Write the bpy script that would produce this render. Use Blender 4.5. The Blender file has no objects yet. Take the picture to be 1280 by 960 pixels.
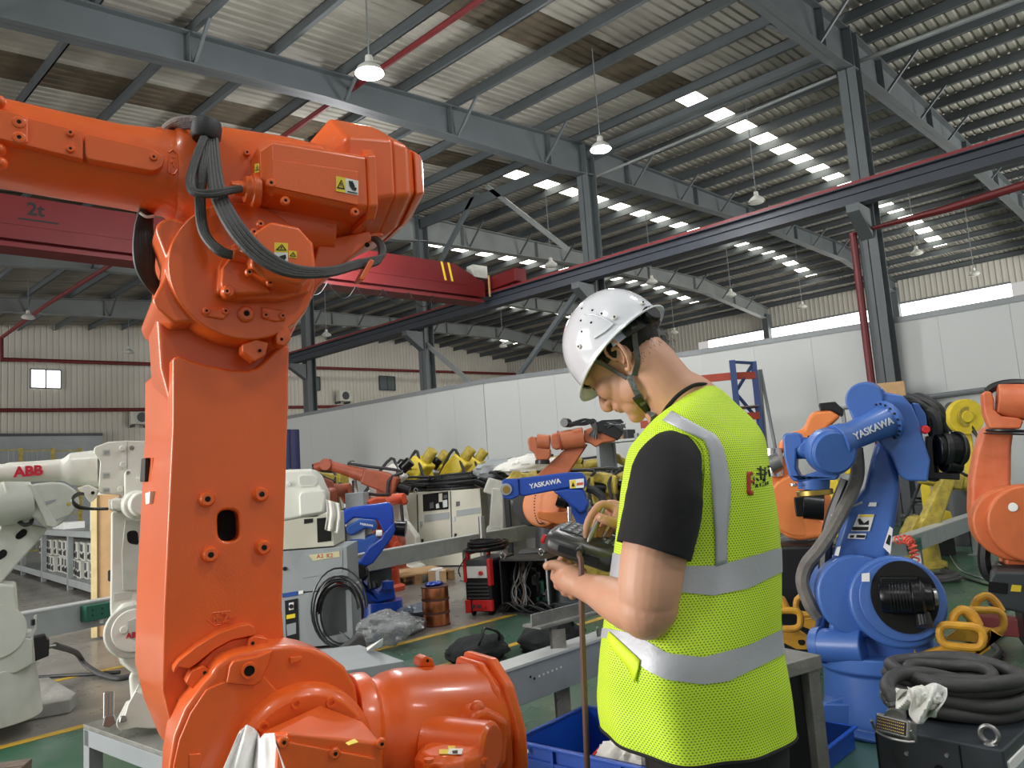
import bpy, bmesh, math, random
import numpy as np
from mathutils import Vector, Matrix, noise
from mathutils.bvhtree import BVHTree
random.seed(7)
SC = bpy.context.scene
COL = SC.collection
R_ = math.radians
# ---------------------------------------------------------------- camera
FPX = 961.0
CAMH = 1.38
yaw, pitch, roll = R_(42.953), R_(6.890), R_(-3.951)
_F = Vector((math.cos(yaw)*math.cos(pitch), math.sin(yaw)*math.cos(pitch), math.sin(pitch)))
_R = Vector((math.sin(yaw), -math.cos(yaw), 0)); _U = _R.cross(_F)
_R, _U = _R*math.cos(roll)+_U*math.sin(roll), -_R*math.sin(roll)+_U*math.cos(roll)
CAM = Vector((0, 0, CAMH))
cd = bpy.data.cameras.new('camera'); cam = bpy.data.objects.new('camera', cd); COL.objects.link(cam)
cd.sensor_width = 36; cd.lens = 36*FPX/1280; cd.clip_end = 300; cd.clip_start = .05
cam.matrix_world = Matrix(((_R.x, _U.x, -_F.x, 0), (_R.y, _U.y, -_F.y, 0), (_R.z, _U.z, -_F.z, CAMH), (0, 0, 0, 1)))
SC.camera = cam
# ---------------------------------------------------------------- world, exposure
w = bpy.data.worlds.new('sky'); SC.world = w; w.use_nodes = True
bg = w.node_tree.nodes['Background']; bg.inputs[0].default_value = (1, .985, .955, 1); bg.inputs[1].default_value = 0.5
SC.view_settings.view_transform = 'Standard'; SC.view_settings.look = 'None'
SC.view_settings.gamma = 1; SC.view_settings.use_curve_mapping = False
SC.view_settings.exposure = 0.12
def area(loc, target, sx, sy, power, col=(1, 1, 1)):
    l = bpy.data.lights.new('gate_and_fill_light', 'AREA'); l.shape = 'RECTANGLE'; l.size = sx; l.size_y = sy; l.energy = power; l.color = col
    o = bpy.data.objects.new('gate_and_fill_light', l); COL.objects.link(o); o.location = loc
    o.rotation_euler = (Vector(target)-Vector(loc)).to_track_quat('-Z', 'Y').to_euler(); return o
area((-7, 9, 3.5), (3, 4, 1.2), 6, 5, 1300, (1, .98, .95))      # open gate of the hall, left of the frame
area((29, -8.5, 3.2), (29, 20, 8), 14, 5, 3800, (1, .98, .95))      # unseen fill light added to brighten the far bay's roof, behind the partition
area((-8.5, 31, 3.5), (14, 38, 5), 8, 5, 1500, (1, .98, .94))     # fill light added out of view to brighten the far left wall
# ---------------------------------------------------------------- pixel -> place helpers (authoring of real positions)
def ray(x, y): return _F + _R*((x-640)/FPX) - _U*((y-480)/FPX)
def D(x, y, t): return CAM + ray(x, y)*t
def onZ(x, y, z=0): d = ray(x, y); return CAM + d*((z-CAMH)/d.z)
def onX(x, y, v): d = ray(x, y); return CAM + d*(v/d.x)
def onY(x, y, v): d = ray(x, y); return CAM + d*(v/d.y)
def topx(p):
    q = Vector(p)-CAM; k = q.dot(_F); return (640+FPX*q.dot(_R)/k, 480-FPX*q.dot(_U)/k)
class Fr:
    """local frame of a thing: ex to the right, ey away from the viewer, ez up; yaw_deg = heading of ex"""
    def __init__(s, o, yaw_deg, tilt=None):
        s.o = Vector(o); a = R_(yaw_deg)
        m = Matrix.Rotation(a, 3, 'Z')
        if tilt: m = m @ tilt
        s.m = m; s.mi = m.transposed()
        s.mat = Matrix.Translation(s.o) @ m.to_4x4()
        s.c = s.mi @ (CAM - s.o)
    def L(s, x, y, dep=0.):
        d = s.mi @ ray(x, y); t = (dep - s.c.y)/d.y; return s.c + d*t
    def Z(s, x, y, z=0.):
        d = s.mi @ ray(x, y); t = (z - s.c.z)/d.z; return s.c + d*t
    def X(s, x, y, v=0.):
        d = s.mi @ ray(x, y); t = (v - s.c.x)/d.x; return s.c + d*t
    def T(s, x, y, t): return s.mi @ (D(x, y, t) - s.o)
# ---------------------------------------------------------------- materials
def srgb(r, g, b):
    return tuple((c/12.92 if c <= .04045 else ((c+.055)/1.055)**2.4) for c in (r/255, g/255, b/255))
MATS = {}
def mat(name, rgb, rough=.5, metal=0., var=.12, vs=6., bump=.0, bs=60., coat=0., spec=.5, emit=0., rgb2=None, stain=0., trans=0.):
    if name in MATS: return MATS[name]
    m = bpy.data.materials.new(name); m.use_nodes = True; nt = m.node_tree; N = nt.nodes; L = nt.links
    b = N['Principled BSDF']; c = srgb(*rgb)
    b.inputs['Roughness'].default_value = rough; b.inputs['Metallic'].default_value = metal
    b.inputs['Specular IOR Level'].default_value = spec
    if coat: b.inputs['Coat Weight'].default_value = coat; b.inputs['Coat Roughness'].default_value = .12
    tc = N.new('ShaderNodeTexCoord')
    n = N.new('ShaderNodeTexNoise'); n.inputs['Scale'].default_value = vs; n.inputs['Detail'].default_value = 5; L.new(tc.outputs['Object'], n.inputs['Vector'])
    r = N.new('ShaderNodeValToRGB'); L.new(n.outputs['Fac'], r.inputs['Fac'])
    r.color_ramp.elements[0].position = .3; r.color_ramp.elements[1].position = .7
    c2 = srgb(*rgb2) if rgb2 else tuple(min(1, x*(1+var)) for x in c)
    c1 = tuple(x*(1-var) for x in c) if not rgb2 else c
    r.color_ramp.elements[0].color = (*c1, 1); r.color_ramp.elements[1].color = (*c2, 1)
    out = r.outputs['Color']
    if stain:
        n3 = N.new('ShaderNodeTexNoise'); n3.inputs['Scale'].default_value = vs*.35; n3.inputs['Detail'].default_value = 8; n3.inputs['Roughness'].default_value = .7; L.new(tc.outputs['Object'], n3.inputs['Vector'])
        r3 = N.new('ShaderNodeValToRGB'); L.new(n3.outputs['Fac'], r3.inputs['Fac']); r3.color_ramp.elements[0].position = .52; r3.color_ramp.elements[1].position = .72
        mx = N.new('ShaderNodeMixRGB'); mx.blend_type = 'MULTIPLY'; L.new(r3.outputs['Color'], mx.inputs['Fac']); L.new(out, mx.inputs[1]); mx.inputs[2].default_value = (1-stain, 1-stain, 1-stain, 1)
        out = mx.outputs[0]
    L.new(out, b.inputs['Base Color'])
    if bump:
        n2 = N.new('ShaderNodeTexNoise'); n2.inputs['Scale'].default_value = bs; n2.inputs['Detail'].default_value = 4; L.new(tc.outputs['Object'], n2.inputs['Vector'])
        bp = N.new('ShaderNodeBump'); bp.inputs['Strength'].default_value = bump; bp.inputs['Distance'].default_value = .01; L.new(n2.outputs['Fac'], bp.inputs['Height']); L.new(bp.outputs['Normal'], b.inputs['Normal'])
    if emit: b.inputs['Emission Color'].default_value = (*c, 1); b.inputs['Emission Strength'].default_value = emit
    if trans: b.inputs['Transmission Weight'].default_value = trans
    MATS[name] = m; return m
M = dict(
 orange=mat('orange_paint', (230, 98, 32), .36, 0, .06, 3, .05, 160, coat=.35),
 orange_old=mat('worn_orange_paint', (196, 96, 54), .5, 0, .1, 8, .06, 90, rgb2=(216, 122, 82)),
 orange_dark=mat('rusty_orange_paint', (150, 70, 42), .5, 0, .2, 8, .05, 90),
 blue=mat('blue_paint', (66, 106, 178), .42, 0, .08, 5, .05, 120, coat=.15),
 blue_deep=mat('deep_blue_paint', (16, 66, 170), .3, 0, .08, 5, coat=.4),
 blue_mid=mat('mid_blue_paint', (40, 78, 150), .4, 0, .1, 5),
 white=mat('white_robot_paint', (222, 222, 212), .42, 0, .04, 4, .03, 90, coat=.2),
 offwhite=mat('old_white_paint', (196, 197, 188), .5, 0, .08, 6, stain=.25),
 beige=mat('beige_cabinet_paint', (198, 196, 180), .5, 0, .04, 3, stain=.1),
 greycab=mat('grey_cabinet_paint', (150, 156, 158), .5, 0, .05, 3, stain=.12),
 greydark=mat('dark_grey_panel', (62, 66, 68), .5, 0, .1, 5),
 charcoal=mat('charcoal_cabinet_paint', (52, 58, 64), .45, .1, .12, 6, .05, 80, stain=.2),
 black=mat('black_plastic', (24, 25, 27), .38, 0, .1, 8),
 blackm=mat('black_motor', (20, 21, 23), .3, .3, .1, 8),
 rubber=mat('black_rubber', (38, 39, 41), .55, 0, .15, 20, .1, 200),
 hose=mat('grey_hose', (66, 66, 66), .55, 0, .2, 12, .2, 160),
 hosel=mat('worn_grey_sleeve', (120, 116, 110), .8, 0, .2, 14, .4, 120),
 yellow=mat('yellow_robot_paint', (222, 196, 52), .42, 0, .1, 8),
 yellow_old=mat('dusty_yellow_paint', (198, 176, 70), .55, 0, .2, 12, rgb2=(150, 134, 60)),
 bracket=mat('yellow_bracket_paint', (218, 164, 44), .5, 0, .15, 14, .2, 60, rgb2=(196, 140, 48)),
 steel=mat('bare_steel', (150, 150, 148), .38, .8, .12, 20),
 chrome=mat('bright_steel', (205, 205, 205), .2, 1, .05, 10),
 galv=mat('galvanized_trunking', (164, 170, 170), .42, .35, .08, 8, stain=.15),
 plate=mat('scuffed_steel_plate', (128, 128, 122), .55, .35, .25, 9, .35, 70, stain=.4),
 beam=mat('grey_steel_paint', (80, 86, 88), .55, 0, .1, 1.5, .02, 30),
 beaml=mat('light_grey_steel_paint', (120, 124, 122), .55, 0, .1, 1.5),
 runway=mat('dark_blue_beam_paint', (44, 50, 60), .5, 0, .1, 2),
 cranered=mat('red_crane_paint', (104, 16, 19), .45, 0, .08, 2, .02, 40),
 pipered=mat('red_pipe_paint', (100, 26, 28), .5, 0, .1, 3),
 rail=mat('red_rail_paint', (122, 28, 32), .5, 0, .1, 3),
 copper=mat('copper_wire', (206, 130, 92), .28, 1, .1, 30),
 wood=mat('pine_wood', (190, 152, 106), .7, 0, .2, 9, .2, 40),
 woodold=mat('weathered_wood', (120, 104, 92), .8, 0, .3, 9, .4, 40, stain=.3),
 card=mat('cardboard', (196, 160, 116), .8, 0, .08, 7),
 cloth=mat('white_cloth', (228, 226, 218), .9, 0, .04, 10, .15, 90),
 glove=mat('white_glove_cloth', (236, 236, 230), .9, 0, .03, 10, .4, 150),
 tissue=mat('white_wrapping', (240, 238, 236), .8, 0, .02, 10, .12, 70),
 plasticbag=mat('clear_plastic_film', (215, 218, 222), .08, 0, .1, 12, .5, 30, trans=.75),
 tote=mat('blue_tote_plastic', (18, 72, 170), .4, 0, .06, 6),
 rackblue=mat('blue_rack_paint', (44, 66, 118), .5, 0, .1, 4),
 rackred=mat('orange_rack_paint', (170, 66, 44), .5, 0, .1, 4),
 weldred=mat('red_welder_plastic', (204, 42, 42), .4, 0, .05, 4),
 green=mat('green_switch_box', (30, 92, 72), .5, 0, .06, 4),
 partition=mat('partition_panel', (186, 189, 187), .5, 0, .02, .6, stain=.03),
 trim=mat('grey_metal_trim', (120, 124, 126), .45, .2, .05, 2),
 labely=mat('yellow_warning_sticker', (236, 208, 50), .5, 0, .02, 4),
 labelw=mat('white_sticker', (232, 232, 228), .5, 0, .02, 4),
 ink=mat('black_print', (22, 22, 24), .6, 0, .02, 4),
 inkr=mat('red_print', (196, 26, 52), .6, 0, .02, 4),
 inkw=mat('white_print', (225, 228, 232), .6, 0, .02, 4),
 brass=mat('brass', (176, 150, 82), .35, .9, .1, 10),
 pinkred=mat('coral_coil_plastic', (226, 92, 74), .45, 0, .05, 8),
 bagblack=mat('black_fabric', (22, 26, 26), .85, 0, .2, 10, .5, 60),
 dark=mat('unlit_cavity', (8, 8, 8), .9, 0, .1, 4),
)
# ---------------------------------------------------------------- mesh builder
def _basis(d):
    d = Vector(d).normalized(); a = Vector((0, 0, 1)) if abs(d.z) < .9 else Vector((1, 0, 0))
    u = a.cross(d).normalized(); return u, d.cross(u)
class MB:
    def __init__(s): s.v = []; s.f = []
    def add(s, vs, fs):
        n = len(s.v); s.v += [tuple(v) for v in vs]; s.f += [tuple(i+n for i in f) for f in fs]; return s
    def box(s, c, size, rot=None):
        c = Vector(c); h = Vector(size)/2; vs = []
        for z in (-1, 1):
            for y in (-1, 1):
                for x in (-1, 1):
                    p = Vector((x*h.x, y*h.y, z*h.z)); vs.append(c + (rot @ p if rot else p))
        return s.add(vs, [(0, 2, 3, 1), (4, 5, 7, 6), (0, 1, 5, 4), (2, 6, 7, 3), (0, 4, 6, 2), (1, 3, 7, 5)])
    def bb(s, a, b): a, b = Vector(a), Vector(b); return s.box((a+b)/2, [abs(q) for q in (b-a)])
    def beam(s, a, b, wd, ht, up=(0, 0, 1)):
        a, b = Vector(a), Vector(b); d = (b-a).normalized(); u = Vector(up); r = d.cross(u).normalized(); u = r.cross(d)
        vs = [p + r*x*wd/2 + u*z*ht/2 for p in (a, b) for x, z in ((-1, -1), (1, -1), (1, 1), (-1, 1))]
        return s.add(vs, [(3, 2, 1, 0), (4, 5, 6, 7)] + [(i, (i+1) % 4, 4+(i+1) % 4, 4+i) for i in range(4)])
    def prism(s, pts, d):
        """extrude the 3D polygon pts along vector d"""
        pts = [Vector(p) for p in pts]; d = Vector(d); n = len(pts)
        nrm = Vector((0, 0, 0))
        for i in range(n): nrm += pts[i].cross(pts[(i+1) % n])
        if nrm.dot(d) > 0: pts = pts[::-1]
        vs = pts + [p+d for p in pts]
        return s.add(vs, [tuple(range(n)), tuple(range(2*n-1, n-1, -1))] + [(i, n+i, n+(i+1) % n, (i+1) % n) for i in range(n)])
    def rings(s, rs, cap=True, closed=False):
        n = len(rs[0]); vs = [p for r in rs for p in r]; fs = []
        m = len(rs)
        for k in range(m if closed else m-1):
            a = k*n; b = ((k+1) % m)*n
            for i in range(n): fs.append((a+i, a+(i+1) % n, b+(i+1) % n, b+i))
        if cap and not closed: fs += [tuple(range(n-1, -1, -1)), tuple((m-1)*n+i for i in range(n))]
        return s.add(vs, fs)
    def cyl(s, a, b, r0, r1=None, n=24, cap=True):
        r1 = r0 if r1 is None else r1; a, b = Vector(a), Vector(b); u, v = _basis(b-a)
        return s.rings([[p + (u*math.cos(2*math.pi*i/n)+v*math.sin(2*math.pi*i/n))*r for i in range(n)] for p, r in ((a, r0), (b, r1))], cap)
    def lathe(s, a, b, prof, n=28, cap=True):
        """prof: (t 0..1 along a->b, radius)"""
        a, b = Vector(a), Vector(b); u, v = _basis(b-a)
        return s.rings([[a+(b-a)*t + (u*math.cos(2*math.pi*i/n)+v*math.sin(2*math.pi*i/n))*max(r, 1e-4) for i in range(n)] for t, r in prof], cap)
    def tube(s, pts, r, n=8, sub=5, cap=True, wob=0):
        pts = [Vector(p) for p in pts]
        rr = r if isinstance(r, (list, tuple)) else [r]*len(pts)
        P, Q = [], []
        if sub > 1 and len(pts) > 2:
            for i in range(len(pts)-1):
                p0 = pts[max(i-1, 0)]; p1 = pts[i]; p2 = pts[i+1]; p3 = pts[min(i+2, len(pts)-1)]
                for k in range(sub):
                    t = k/sub; P.append(.5*((2*p1)+(p2-p0)*t+(2*p0-5*p1+4*p2-p3)*t*t+(3*p1-p0-3*p2+p3)*t**3)); Q.append(rr[i]*(1-t)+rr[i+1]*t)
            P.append(pts[-1]); Q.append(rr[-1])
        else: P, Q = pts, rr
        d = (P[1]-P[0]).normalized(); u, v = _basis(d); rs = []
        for i, p in enumerate(P):
            nd = (P[min(i+1, len(P)-1)]-P[max(i-1, 0)]).normalized()
            u = (u - nd*u.dot(nd)).normalized(); v = nd.cross(u)
            rs.append([p+(u*math.cos(2*math.pi*k/n)+v*math.sin(2*math.pi*k/n))*Q[i] for k in range(n)])
        return s.rings(rs, cap)
    def ball(s, c, r, sc=(1, 1, 1), rot=None, nu=20, nv=12):
        c = Vector(c); vs = []; fs = []
        def P(p): p = Vector((p[0]*sc[0]*r, p[1]*sc[1]*r, p[2]*sc[2]*r)); return c+(rot @ p if rot else p)
        vs.append(P((0, 0, 1)))
        for j in range(1, nv):
            a = math.pi*j/nv
            for i in range(nu):
                b = 2*math.pi*i/nu; vs.append(P((math.sin(a)*math.cos(b), math.sin(a)*math.sin(b), math.cos(a))))
        vs.append(P((0, 0, -1)))
        for i in range(nu): fs.append((0, 1+i, 1+(i+1) % nu))
        for j in range(nv-2):
            for i in range(nu): a = 1+j*nu; fs.append((a+i, a+nu+i, a+nu+(i+1) % nu, a+(i+1) % nu))
        a = 1+(nv-2)*nu
        for i in range(nu): fs.append((a+i, len(vs)-1, a+(i+1) % nu))
        return s.add(vs, fs)
    def coil(s, c, r, tr, turns, rise=0., n=8, seg=28, ax=None, jit=.0, sy=1., seed=0):
        rnd = random.Random(seed); c = Vector(c); pts = []
        ax = ax or Matrix.Identity(3)
        ks = int(turns*seg); ph = [rnd.uniform(0, 6.28) for _ in range(4)]
        for i in range(ks+1):
            a = 2*math.pi*i/seg; t = i/seg
            rad = r*(1+jit*math.sin(t*2.3+ph[0])+jit*.6*math.sin(a*.5+ph[1]))
            p = Vector((rad*math.cos(a), rad*sy*math.sin(a), rise*t+jit*r*.35*math.sin(a*1.0+t+ph[2])))
            p += Vector((jit*r*.5*math.sin(t*1.7+ph[3]), jit*r*.5*math.cos(t*2.9), 0))
            pts.append(c+ax @ p)
        return s.tube(pts, tr, n, 1)
    def mesh(s, name):
        me = bpy.data.meshes.new(name); me.from_pydata(s.v, [], s.f); me.update(); return me
    def build(s, name, m, parent=None, bevel=0., seg=2, smooth=35, recalc=False, **tags):
        me = s.mesh(name)
        if recalc:
            bm = bmesh.new(); bm.from_mesh(me); bmesh.ops.recalc_face_normals(bm, faces=bm.faces); bm.to_mesh(me); bm.free()
        me.materials.append(M[m] if isinstance(m, str) else m)
        o = bpy.data.objects.new(name, me); COL.objects.link(o)
        if parent is not None: o.parent = parent
        if smooth:
            me.shade_smooth(); me.set_sharp_from_angle(angle=R_(smooth))
        if bevel:
            b = o.modifiers.new('bevel', 'BEVEL'); b.width = bevel; b.segments = seg; b.limit_method = 'ANGLE'; b.angle_limit = R_(30); b.harden_normals = True
            if smooth: me.set_sharp_from_angle(angle=R_(180))
        for k, v in tags.items(): o[k] = v
        return o
def tag(o, label=None, cat=None, group=None, kind=None):
    if label: o['label'] = label
    if cat: o['category'] = cat
    if group: o['group'] = group
    if kind: o['kind'] = kind
    return o
def thing(name, fr, label, cat, group=None, kind=None):
    o = bpy.data.objects.new(name, None); COL.objects.link(o); o.matrix_world = fr.mat if isinstance(fr, Fr) else (fr if isinstance(fr, Matrix) else Matrix.Translation(Vector(fr)))
    o.empty_display_size = .1
    return tag(o, label, cat, group, kind)
def kids(o): return [c for c in o.children]
def dup(o, mw=None, label=None, group=None, parent=None):
    c = o.copy(); COL.objects.link(c)
    if parent is not None: c.parent = parent
    if mw is not None: c.matrix_world = mw
    for ch in list(o.children): dup(ch, parent=c)
    if label: c['label'] = label
    if group: c['group'] = group
    return c
def text(name, s, size, m, parent, matrix, extrude=.001, bold=0.):
    cu = bpy.data.curves.new(name, 'FONT'); cu.body = s; cu.size = size; cu.extrude = extrude; cu.offset = bold; cu.align_x = 'CENTER'; cu.align_y = 'CENTER'
    cu.materials.append(M[m]); cu.resolution_u = 3
    c0 = bpy.data.objects.new(name, cu); me = bpy.data.meshes.new_from_object(c0); bpy.data.objects.remove(c0); me.name = name
    o = bpy.data.objects.new(name, me); COL.objects.link(o); o.parent = parent; o.matrix_local = matrix; return o
def facing(p, ex, ez):
    """matrix: text x along ex, text y along ez, at p"""
    ex = Vector(ex).normalized(); ez = Vector(ez); ez = (ez-ex*ez.dot(ex)).normalized(); n = ex.cross(ez)
    return Matrix(((ex.x, ez.x, n.x, p[0]), (ex.y, ez.y, n.y, p[1]), (ex.z, ez.z, n.z, p[2]), (0, 0, 0, 1)))
# ================================================================ HALL
XC = 15.75; YC = (4.75, 11.5, 18.25, 25.0, 31.8); YW = 38.6; XW = 41.0; Y0 = -9.0; X0 = -9.0
def zt(X):     # top of rafters
    if X < 15.7: return 9.9-.1*(15.7-X)
    if X < 34: return 9.9+.03*(X-15.7)
    return 10.45-.1*(X-34)
def zb(X):     # bottom of rafters
    pts = [(-12, 6.7), (2.6, 8.0), (7.7, 8.56), (14.7, 8.92), (16, 9.1), (25, 9.65), (34, 9.75), (41, 9.1)]
    for (a, za), (b, z2) in zip(pts, pts[1:]):
        if X <= b: return za+(z2-za)*(X-a)/(b-a)
    return 9.1
# floor ------------------------------------------------------------
def floor_mat():
    m = bpy.data.materials.new('painted_concrete_floor'); m.use_nodes = True; nt = m.node_tree; N = nt.nodes; L = nt.links; b = N['Principled BSDF']
    g = N.new('ShaderNodeNewGeometry'); sp = N.new('ShaderNodeSeparateXYZ'); L.new(g.outputs['Position'], sp.inputs[0])
    def nz(sc, det=6, stretch=None):
        n = N.new('ShaderNodeTexNoise'); n.inputs['Scale'].default_value = sc; n.inputs['Detail'].default_value = det; n.inputs['Roughness'].default_value = .65
        if stretch:
            mp = N.new('ShaderNodeMapping'); mp.inputs['Scale'].default_value = stretch; L.new(g.outputs['Position'], mp.inputs[0]); L.new(mp.outputs[0], n.inputs['Vector'])
        else: L.new(g.outputs['Position'], n.inputs['Vector'])
        return n.outputs['Fac']
    def ramp(f, e):
        r = N.new('ShaderNodeValToRGB'); L.new(f, r.inputs[0]); r.color_ramp.elements[0].position = e[0][0]; r.color_ramp.elements[0].color = (*srgb(*e[0][1]), 1)
        r.color_ramp.elements[1].position = e[1][0]; r.color_ramp.elements[1].color = (*srgb(*e[1][1]), 1); return r.outputs[0]
    green = ramp(nz(1.3), [(.35, (40, 92, 66)), (.65, (86, 106, 94))])
    grey = ramp(nz(.8, 6, (.6, 2.2, 1)), [(.35, (112, 108, 102)), (.65, (146, 142, 134))])
    cm = N.new('ShaderNodeMath'); cm.operation = 'GREATER_THAN'; L.new(sp.outputs['Y'], cm.inputs[0]); cm.inputs[1].default_value = 5.55
    mx = N.new('ShaderNodeMixRGB'); L.new(cm.outputs[0], mx.inputs[0]); L.new(green, mx.inputs[1]); L.new(grey, mx.inputs[2])
    sc = ramp(nz(22, 8, (1, 3, 1)), [(.60, (255, 255, 255)), (.75, (176, 178, 174))])
    m2 = N.new('ShaderNodeMixRGB'); m2.blend_type = 'MULTIPLY'; m2.inputs[0].default_value = .7; L.new(mx.outputs[0], m2.inputs[1]); L.new(sc, m2.inputs[2])
    L.new(m2.outputs[0], b.inputs['Base Color'])
    rr = N.new('ShaderNodeMapRange'); L.new(nz(3), rr.inputs[0]); rr.inputs[3].default_value = .18; rr.inputs[4].default_value = .42; L.new(rr.outputs[0], b.inputs['Roughness'])
    return m
fl = MB().bb((X0-3, Y0-3, -.1), (XW+.5, YW+.5, 0)).build('floor', floor_mat(), smooth=0); fl['kind'] = 'structure'
ypaint = mat('yellow_line_paint', (206, 168, 58), .5, 0, .12, 8, stain=.35)
for i, (a, b, y) in enumerate(((-3, 13, 5.56), (3.6, 13, 4.60), (-3, 3.6, 7.2))):
    tag(MB().bb((a, y-.04, 0.0005), (b, y+.04, .003)).build('trim_%d' % (i+1), ypaint, smooth=0), kind='structure', label='yellow painted aisle line on the floor')
# roof -------------------------------------------------------------
ceil_ = bpy.data.objects.new('ceiling', None); COL.objects.link(ceil_); tag(ceil_, kind='structure')
ins = mat('dusty_roof_insulation', (156, 152, 142), .85, 0, .14, 1.1, .7, 3.5, stain=.12)
brown = mat('stained_bare_roof_sheet', (84, 74, 58), .8, 0, .3, 2.2, .6, 8, stain=.4)
sky = mat('translucent_roof_sheet', (255, 252, 240), .4, 0, .02, 2, emit=4.5)
SKY = (8.55, 14.4, 21.0, 27.8, 34.6)
def sheet(xa, xb, wdt):
    mb = MB(); xs = [xa]+[x for x in (-4, 0, 4, 8, 12, 15.7, 20, 25, 30, 34, 38) if xa < x < xb]+[xb]
    prof = []
    nr = 5
    for k in range(nr+1):
        y = -wdt/2+wdt*k/nr
        prof += [(y, 0), (y+.03, .03)] if k < nr else [(y, 0)]
        if k < nr: prof += [(y+.06, .03), (y+.09, 0)]
    rows = [[(x, y, zt(x)+.26+h) for y, h in prof] for x in xs]
    n = len(prof); vs = [p for r in rows for p in r]; fs = []
    for j in range(len(xs)-1):
        for i in range(n-1): fs.append((j*n+i, (j+1)*n+i, (j+1)*n+i+1, j*n+i+1))
    return mb.add(vs, fs)
ybounds = []
y = Y0
segs = []
while y < YW:
    nxt = min([s_-.5 for s_ in SKY if s_-.5 > y+.01] + [YW])
    k = max(1, round((nxt-y)/1.0)); wd = (nxt-y)/k
    for i in range(k): segs.append((y+wd*(i+.5), wd, False))
    if nxt < YW: segs.append((nxt+.5, 1.0, True)); y = nxt+1.0
    else: break
cache = {}
def roofpart(cy, wd, xa, xb, m, nm, dz):
    key = (round(wd, 3), xa, xb)
    if key not in cache:
        o = sheet(xa, xb, wd+.02).build(nm, m, ceil_, smooth=0); cache[key] = o
    else:
        o = cache[key].copy(); COL.objects.link(o); o.name = nm
    o.location = (0, cy, dz); return o
for i, (cy, wd, sk) in enumerate(segs):
    if not sk: roofpart(cy, wd, X0-3, XW, ins, 'roof_panel', .012*(i % 2))
    else:
        roofpart(cy, .6003, 15.7, XW-3, sky, 'skylight_panel', .02)
        roofpart(cy-.41, .2, 15.7, XW, ins, 'roof_panel', .01); roofpart(cy+.41, .2, 15.7, XW, ins, 'roof_panel', .01)
        roofpart(cy, .6, XW-3, XW, ins, 'roof_panel', .01)
        roofpart(cy, 1.0, X0-3, 15.7, brown, 'stained_roof_panel', .0)
px_ = [15.45-1.45*k for k in range(17)] + [16.7+1.27*k for k in range(20)]
for X in px_:
    mb = MB(); z = zt(X)
    mb.bb((X-.012, Y0, z), (X+.012, YW, z+.25)).bb((X-.07, Y0, z), (X+.012, YW, z+.015)).bb((X-.012, Y0, z+.235), (X+.07, YW, z+.25))
    mb.build('purlin', 'beam', ceil_, smooth=0)
def rafter(yc, m):
    mb = MB(); xs = [-12, -4, 2.6, 7.7, 14.7, 15.75, 16, 25, 34, XW]
    for xa, xb in zip(xs, xs[1:]):
        for (y0, y1, f0, f1) in ((-.006, .006, 0, 1), (-.14, .14, 0, .03), (-.14, .14, 1, -.03)):
            pa0, pb0 = (zb(xa), zb(xb)) if f0 == 0 else (zt(xa)-.025, zt(xb)-.025)
            pa1, pb1 = (zt(xa), zt(xb)) if (f0 == 0 and f1 == 1) or f0 == 1 else (zb(xa)+.025, zb(xb)+.025)
            vs = [(xa, yc+y0, pa0), (xb, yc+y0, pb0), (xb, yc+y0, pb1), (xa, yc+y0, pa1), (xa, yc+y1, pa0), (xb, yc+y1, pb0), (xb, yc+y1, pb1), (xa, yc+y1, pa1)]
            mb.add(vs, [(0, 1, 2, 3), (7, 6, 5, 4), (0, 4, 5, 1), (3, 2, 6, 7), (0, 3, 7, 4), (1, 5, 6, 2)])
    for X in (-1, 5.2, 10.9, 14.2, 17.6, 21.4, 25, 29, 33, 37):
        mb.bb((X-.008, yc-.13, zb(X)), (X+.008, yc+.13, zt(X)))
    o = mb.build('roof_beam', m, ceil_, smooth=0)
    for X in [2.4+2.9*k for k in range(5)]+[17.9+2.54*k for k in range(9)]:   # fly braces
        for s in (-1, 1):
            MB().beam((X, yc+s*.05, zb(X)+.04), (X, yc+s*(zt(X)-zb(X)+.2)*.85, zt(X)+.05), .05, .05, (1, 0, 0)).build('fly_brace', 'beam', ceil_, smooth=0)
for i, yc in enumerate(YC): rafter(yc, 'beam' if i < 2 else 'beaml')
# columns ----------------------------------------------------------
def column(x, y, h, m, nm='column', s=.38):
    mb = MB().bb((x-s/2, y-.006, 0), (x+s/2, y+.006, h)).bb((x-s/2, y-.16, 0), (x-s/2+.02, y+.16, h)).bb((x+s/2-.02, y-.16, 0), (x+s/2, y+.16, h))
    return mb
wallcols = 0
LBL = ['dark steel column rising behind the big blue robot, between roof and floor', 'dark steel column standing right above the white helmet', 'dark steel column behind the orange robot head, left of the slanting braces', 'leftmost dark steel column at the end of the crane runway', 'dark steel column deep in the hall beyond the runway end']
for i, yc in enumerate(YC):
    c_ = thing('steel_column', Matrix.Translation((XC, yc, 0)), LBL[i], 'column', 'columns of the crane runway line', 'structure')
    mb = MB(); s = .38; h = zt(XC)
    mb.bb((-s/2, -.008, 0), (s/2, .008, h)).bb((-s/2, -.17, 0), (-s/2+.02, .17, h)).bb((s/2-.02, -.17, 0), (s/2, .17, h))
    mb.build('column_shaft', 'beam', c_, smooth=0)
    MB().prism([(-.19, -.12, 6.08), (-.85, -.12, 6.08), (-.85, -.12, 5.93), (-.19, -.12, 5.5)], (0, .24, 0)).build('bracket', 'beam', c_, smooth=0)
    MB().bb((-.25, -.22, 0), (.25, .22, .03)).build('base_plate', 'beam', c_, smooth=0)
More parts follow.
